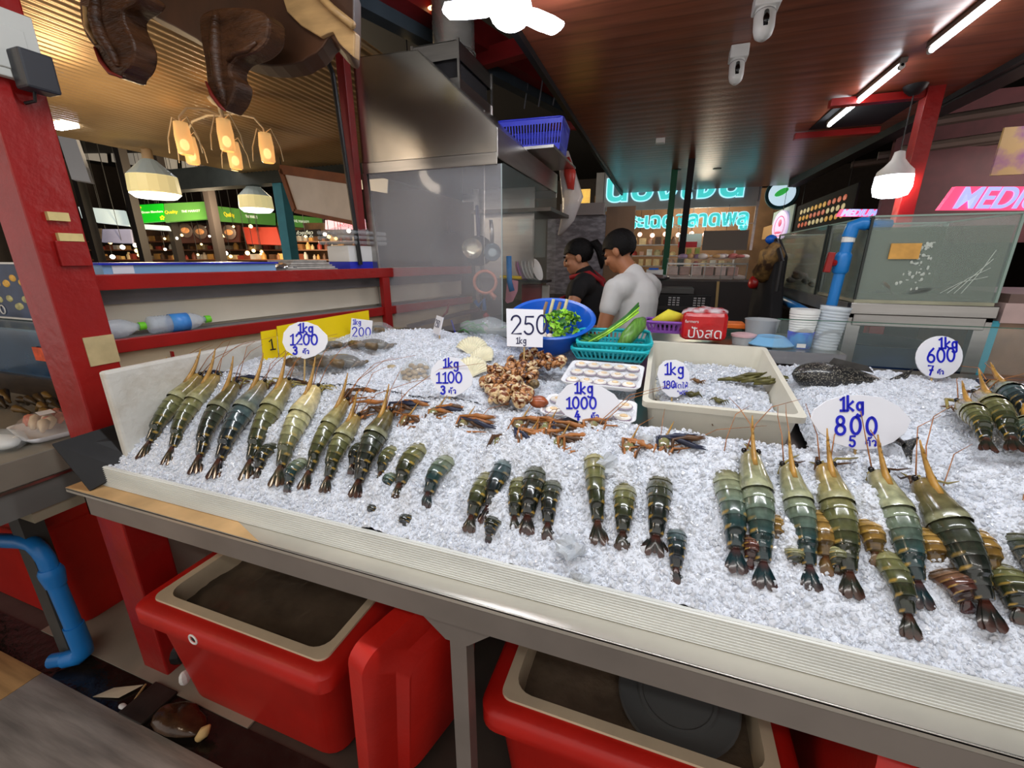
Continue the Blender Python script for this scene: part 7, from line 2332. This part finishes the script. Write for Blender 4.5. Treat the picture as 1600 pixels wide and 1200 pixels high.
# roof trusses and boards of the hall
b = MB()
for i in range(9):
    p, q = atw(120 + 55 * i, 236 + 6 * i, 11), atw(166 + 55 * i, 243 + 6 * i, 11)
    b.bar(p, q, .05, .34)
tag(b.build('skylight_strip', mat('pale_roof_strip', S(176, 168, 156), .6, es=.25)), 'pale translucent roof strip far across the hall', 'roof light')
for i, pts in enumerate(([(90, 212), (118, 216), (142, 285), (112, 280)], )):
    wb = panel('white_board', 'white hanging board just right of the red post', 'board', pts, 5.5, mat('hall_white_board', S(206, 206, 210), .6))
    p = atw(105, 214, 5.53); hang(wb, p.x, p.y, p.z, 4.2)
t = thing('hanging_canopy', 'white canopy sheet with orange wooden edge hanging right of the blue post', 'canopy', aty(510, 300, 3.9))
P = [aty(u, v, 3.9) for u, v in ((440, 265), (556, 282), (560, 350), (462, 330))]
b = MB(); b.add(P + [p + V((0, .03, 0)) for p in P], [(3, 2, 1, 0), (4, 5, 6, 7), (0, 1, 5, 4), (1, 2, 6, 5), (2, 3, 7, 6), (3, 0, 4, 7)]); b.build('sheet', mat('canopy_white', S(206, 200, 196), .6, var=.05), t); hang(t, P[0].x, P[0].y, P[0].z, 2.6); hang(t, P[1].x, P[1].y, P[1].z, 4.2)
b = MB(); b.bar(P[0], P[3], .05, .05); b.bar(P[3], P[2], .05, .04); b.bar(P[0], P[1], .05, .09); b.build('wooden_edge', M_brown, t)
b = MB(); b.bar(aty(443, 262, 4.5), aty(449, 410, 4.5), .13, .10, (0, 1, 0)); b.bar(atw(443, 300, 5.0), atw(443, 300, 5.0) - V((0, 0, 2.1)), .02, .02)
b = MB(); b.box((-4.74, 4.45, 0), (-4.60, 4.58, 2.7)); tag(b.build('blue_post', M_bluegr), 'light blue square post in the hall beyond the partition', 'post')
# lamps of the hall
def cream_lamp(label, c, r):
    t = thing('cream_lamp', label, 'lamp', c)
    M = Matrix.Translation(V(c))
    b = MB(); b.lathe([(r, -.02), (r * 1.02, .0), (r * .98, .14 * r / .22), (r * .96, .15 * r / .22)], 16, M); b.build('shade_band', M_shade, t, smooth=False)
    b = MB(); b.lathe([(r * .97, .15 * r / .22), (r * .3, .30 * r / .22), (r * .22, .31 * r / .22)], 16, M); b.build('shade_top', mat('lamp_top_grey', S(170, 180, 176), .5, es=.15), t)
    b = MB(); b.lathe([(r * 1.0, -.02), (r * .8, -.06), (0, -.075)], 20, M); b.build('glowing_dish', M_lampw, t, smooth=True)
    b = MB(); b.lathe([(r * .22, .31 * r / .22), (r * .2, .46 * r / .22), (0, .48 * r / .22)], 12, M); b.build('lamp_neck', mat('tan_neck', S(200, 170, 130), .5), t, smooth=True)
    b = MB(); b.tube([V(c) + V((0, 0, .4 * r / .22)), V(c) + V((0, 0, 1.2))], .008, 6); b.build('cord', M_dark, t)
cream_lamp('cream drum lamp hanging left in the hall, the nearer one', atw(243, 300, 4.3), .215)
cream_lamp('cream drum lamp hanging left of the blue post, the farther one', atw(401, 324, 5.6), .20)
t = thing('chandelier', 'pale curved chandelier with amber glass shades under the corrugated ceiling', 'chandelier', (-3.05, 2.45, 2.6))
M_arm = mat('cream_metal', S(206, 190, 160), .5)
cc = V((-2.98, 2.46, 2.50))
b = MB(); b.lathe([(.0, 2.599), (.07, 2.598), (.05, 2.57), (.015, 2.55), (.015, 2.48)], 20, Matrix.Translation(V((cc.x, cc.y, 0)))); b.build('ceiling_rose', M_arm, t, smooth=True)
for k, (u, v, w_) in enumerate(((286, 213, 2.75), (352, 208, 2.8), (416, 228, 3.0), (298, 232, 3.2), (366, 240, 3.25))):
    p = atw(u, v, w_)
    top = p + V((0, 0, .11))
    b = MB(); b.tube([cc, cc + (top - cc) * .35 + V((0, 0, .04)), cc + (top - cc) * .8 + V((0, 0, .05)), top, top - V((0, 0, .04))], .008, 8); b.build('arm', M_arm, t, smooth=True)
    b = MB(); b.lathe([(.04, .08), (.048, .0), (.045, -.10), (.035, -.11)], 18, Matrix.Translation(p)); b.build('glass_shade', M_warmsh, t, smooth=True)
    b = MB(); b.ell(p - V((0, 0, .05)), (.026, .026, .035), 12, 8); b.build('bulb', M_warm, t, smooth=True)
    for s in (-1, 1):
        b = MB(); d = _R * s; b.tube([top - V((0, 0, .03)), top + d * .05, p + d * .10 - V((0, 0, .01)), p + d * .11 - V((0, 0, .10))], .004, 6); b.build('hoop', M_arm, t, smooth=True)
for i, (u, v, w_) in enumerate(((165, 220, 4.2), (366, 263, 5.2))):
    b = MB(); p = atw(u, v, w_); b.ell(p, (.11, .11, .03), 18, 8); tag(b.build('ceiling_lamp', M_warm, smooth=True), ('flat warm ceiling lamp left of the chandelier', 'flat warm ceiling lamp below the chandelier')[i], 'lamp')
for i, (u, v, w_) in enumerate(((97, 195, 3.4), (305, 246, 5.0))):
    b = MB(); p = atw(u, v, w_); b.box((p.x - .12, p.y - .05, p.z - .02), (p.x + .12, p.y + .05, p.z + .02)); hang(tag(b.build('flood_light', M_led), ('cold white flood light beside the red post', 'cold white flood light behind the chandelier')[i], 'lamp'), p.x, p.y, p.z, 4.2 if i else 2.6)
# goods on the partition top
t = thing('foam_box', 'white foam box with a blue base standing on the partition', 'foam box', WO + WE * 1.12 - WN * .2 + V((0, 0, 1.5)))
b = MB(); b.box((1.06, .12, 1.535), (1.24, .30, 1.62), MW); b.build('box', M_white, t, bevel=.004)
b = MB(); b.box((1.06, .12, 1.497), (1.24, .30, 1.535), MW); b.build('blue_base', M_royal, t)
t = thing('tray_stack', 'stack of clear plastic trays wrapped on top of the foam box', 'trays', WO + WE * 1.12 - WN * .2 + V((0, 0, 1.62)))
for k in range(3):
    b = MB(); b.box((1.02, .10, 1.625 + .026 * k), (1.32, .32, 1.646 + .026 * k), MW); b.build('tray', M_bag, t, bevel=.008)
b = MB(); b.ell(MW @ V((1.17, .21, 1.685)), (.10, .16, .04), 18, 8); noisy(b, .015, 16); b.build('wrapping', M_wrap, t, smooth=True)
t = thing('newspaper_stack', 'crumpled stack of grey newspapers on the partition', 'newspapers', WO + WE * .85 - WN * .2 + V((0, 0, 1.5)))
for k in range(5):
    b = MB(); b.box((.70 + .01 * k, .12, 1.497 + .010 * k), (.98 - .015 * k, .34, 1.505 + .010 * k), MW); noisy(b, .008, 9); b.build('paper', mat('news_grey_%d' % (k % 2), (S(168, 162, 154), S(196, 190, 182))[k % 2], .7, var=.2, scale=40), t)
b = MB(); b.ell(MW @ V((.74, .18, 1.515)), (.06, .05, .018), 16, 8); noisy(b, .012, 30); tag(b.build('foil_parcel', mat('foil', S(200, 198, 200), .2, .9, bump=.4)), 'crumpled foil parcel left of the newspapers', 'foil')
t = thing('blue_tray', 'long blue plastic tub lying along the partition top', 'tub', WO + WE * .35 - WN * .2 + V((0, 0, 1.5)))
b = MB(); b.box((.05, .14, 1.497), (.66, .40, 1.53), MW); b.build('tub_side', mat('pale_blue_plastic', S(140, 180, 220), .4, var=.15, scale=3), t)
b = MB(); b.box((.04, .13, 1.53), (.67, .41, 1.537), MW); b.build('rim', M_royal, t)
b = MB(); b.box((.075, .138, 1.500), (.135, .141, 1.528), MW); b.build('paper_label', M_card, t)
# carved timber awning over the left front
def carved(label, outline, x, th, m):
    P = [atx(u, v, x) for u, v in outline]
    t = thing('carved_bracket', label, 'carving', P[0])
    b = MB(); n = len(P)
    vs = P + [p - V((th, 0, 0)) for p in P]
    b.add(vs, [tuple(range(n)), tuple(reversed(range(n, 2 * n)))] + [((i + 1) % n, i, n + i, n + (i + 1) % n) for i in range(n)])
    o = b.build('carved_board', m, t, bevel=.006)
    return t
def chaikin(p, k=2):
    for _ in range(k):
        q = []
        for i in range(len(p)):
            a, c = p[i], p[(i + 1) % len(p)]
            q += [(a[0] * .75 + c[0] * .25, a[1] * .75 + c[1] * .25), (a[0] * .25 + c[0] * .75, a[1] * .25 + c[1] * .75)]
        p = q
    return p
def carved_y(name, label, outline, y, th, m, extra=None):
    P = [aty(u, v, y) for u, v in chaikin(outline)]
    t = thing(name, label, 'carving', P[0])
    b = MB(); n = len(P)
    vs = P + [p + V((0, th, 0)) for p in P]
    b.add(vs, [tuple(range(n)), tuple(reversed(range(n, 2 * n)))] + [((i + 1) % n, i, n + i, n + (i + 1) % n) for i in range(n)])
    b.build('carved_board', m, t, bevel=.009)
    if extra:
        for pts, rs, mm, nm in extra:
            b = MB(); b.tube([aty(u, v, y - .004) for u, v in pts], rs, 10, flat=.8); b.build(nm, mm, t, smooth=True)
    return t
M_woodred = mat('red_carving_edge', S(120, 34, 24), .5)
carved_y('carved_pendant', 'curved dark carved pendant hanging near the picture\'s top left', [(125, -20), (122, 10), (128, 45), (137, 62), (146, 72), (152, 90), (166, 108), (178, 120), (192, 123), (192, 114), (203, 104), (209, 85), (208, 66), (199, 48), (190, 28), (192, 14), (215, 4), (225, -20)], 1.05, .07, M_wood,
         [([(150, -10), (150, 30), (160, 60), (178, 88), (184, 104)], [.012, .022, .022, .016, .006], M_wood, 'raised_scroll'), ([(148, 74), (158, 96), (172, 114), (190, 121)], [.004, .008, .008, .003], M_woodred, 'red_edge'), ([(132, 10), (136, 44), (150, 68)], [.006, .009, .004], M_woodl, 'pale_edge')])
carved_y('carved_pendant', 'longest carved wooden pendant in front of the chandelier', [(308, 10), (312, 60), (320, 100), (322, 130), (330, 150), (340, 165), (350, 174), (354, 168), (362, 158), (368, 140), (368, 126), (360, 118), (358, 105), (366, 92), (384, 86), (400, 80), (420, 60), (420, 10)], 1.25, .07, M_wood,
         [([(338, 20), (338, 80), (342, 120), (350, 150), (352, 164)], [.012, .024, .022, .014, .004], M_wood, 'raised_scroll'), ([(322, 128), (332, 150), (344, 166), (352, 173)], [.004, .008, .008, .003], M_woodred, 'red_edge'), ([(356, 96), (364, 84), (384, 78), (400, 66)], [.006, .010, .010, .005], M_wood, 'side_curl')])
t = thing('timber_awning', 'dark carved timber awning along the top left with a pale moulded end', 'awning', (-1.75, 1.4, 2.2))
AW = [(200, -60), (200, 5), (300, 55), (325, 75), (395, 100), (430, 104), (470, 98), (480, 90), (500, 80), (516, 55), (520, 62), (545, 90), (553, 80), (553, -60)]
P = [aty(u, v, 1.40) for u, v in chaikin(AW, 1)]
b = MB(); n = len(P); vs = P + [p + V((-.05, .10, 0)) for p in P]
b.add(vs, [tuple(range(n)), tuple(reversed(range(n, 2 * n)))] + [((i + 1) % n, i, n + i, n + (i + 1) % n) for i in range(n)]); b.build('awning_board', mat('dark_awning_wood', S(70, 42, 24), .5, var=.3, scale=6), t, bevel=.005)
P = [aty(u, v, 1.385) for u, v in ((436, -20), (448, 18), (470, 40), (500, 58), (512, 52), (520, 50), (526, 62), (530, 68), (553, 90), (554, 50), (520, 20), (490, -20))]
b = MB(); n = len(P); vs = P + [p + V((0, .03, 0)) for p in P]
b.add(vs, [tuple(range(n)), tuple(reversed(range(n, 2 * n)))] + [((i + 1) % n, i, n + i, n + (i + 1) % n) for i in range(n)]); b.build('pale_end_board', M_woodl, t, bevel=.004)
b = MB(); b.tube([aty(490, -16, 1.37), aty(520, 14, 1.37), aty(552, 40, 1.37)], .012, 8); b.build('moulding', M_woodl, t, smooth=True)
b = MB(); b.tube([aty(514, -10, 1.6), aty(520, 8, 1.6)], .03, 8); tag(b.build('yellow_rag', M_yel), 'yellow rag behind the timber awning end', 'rag')
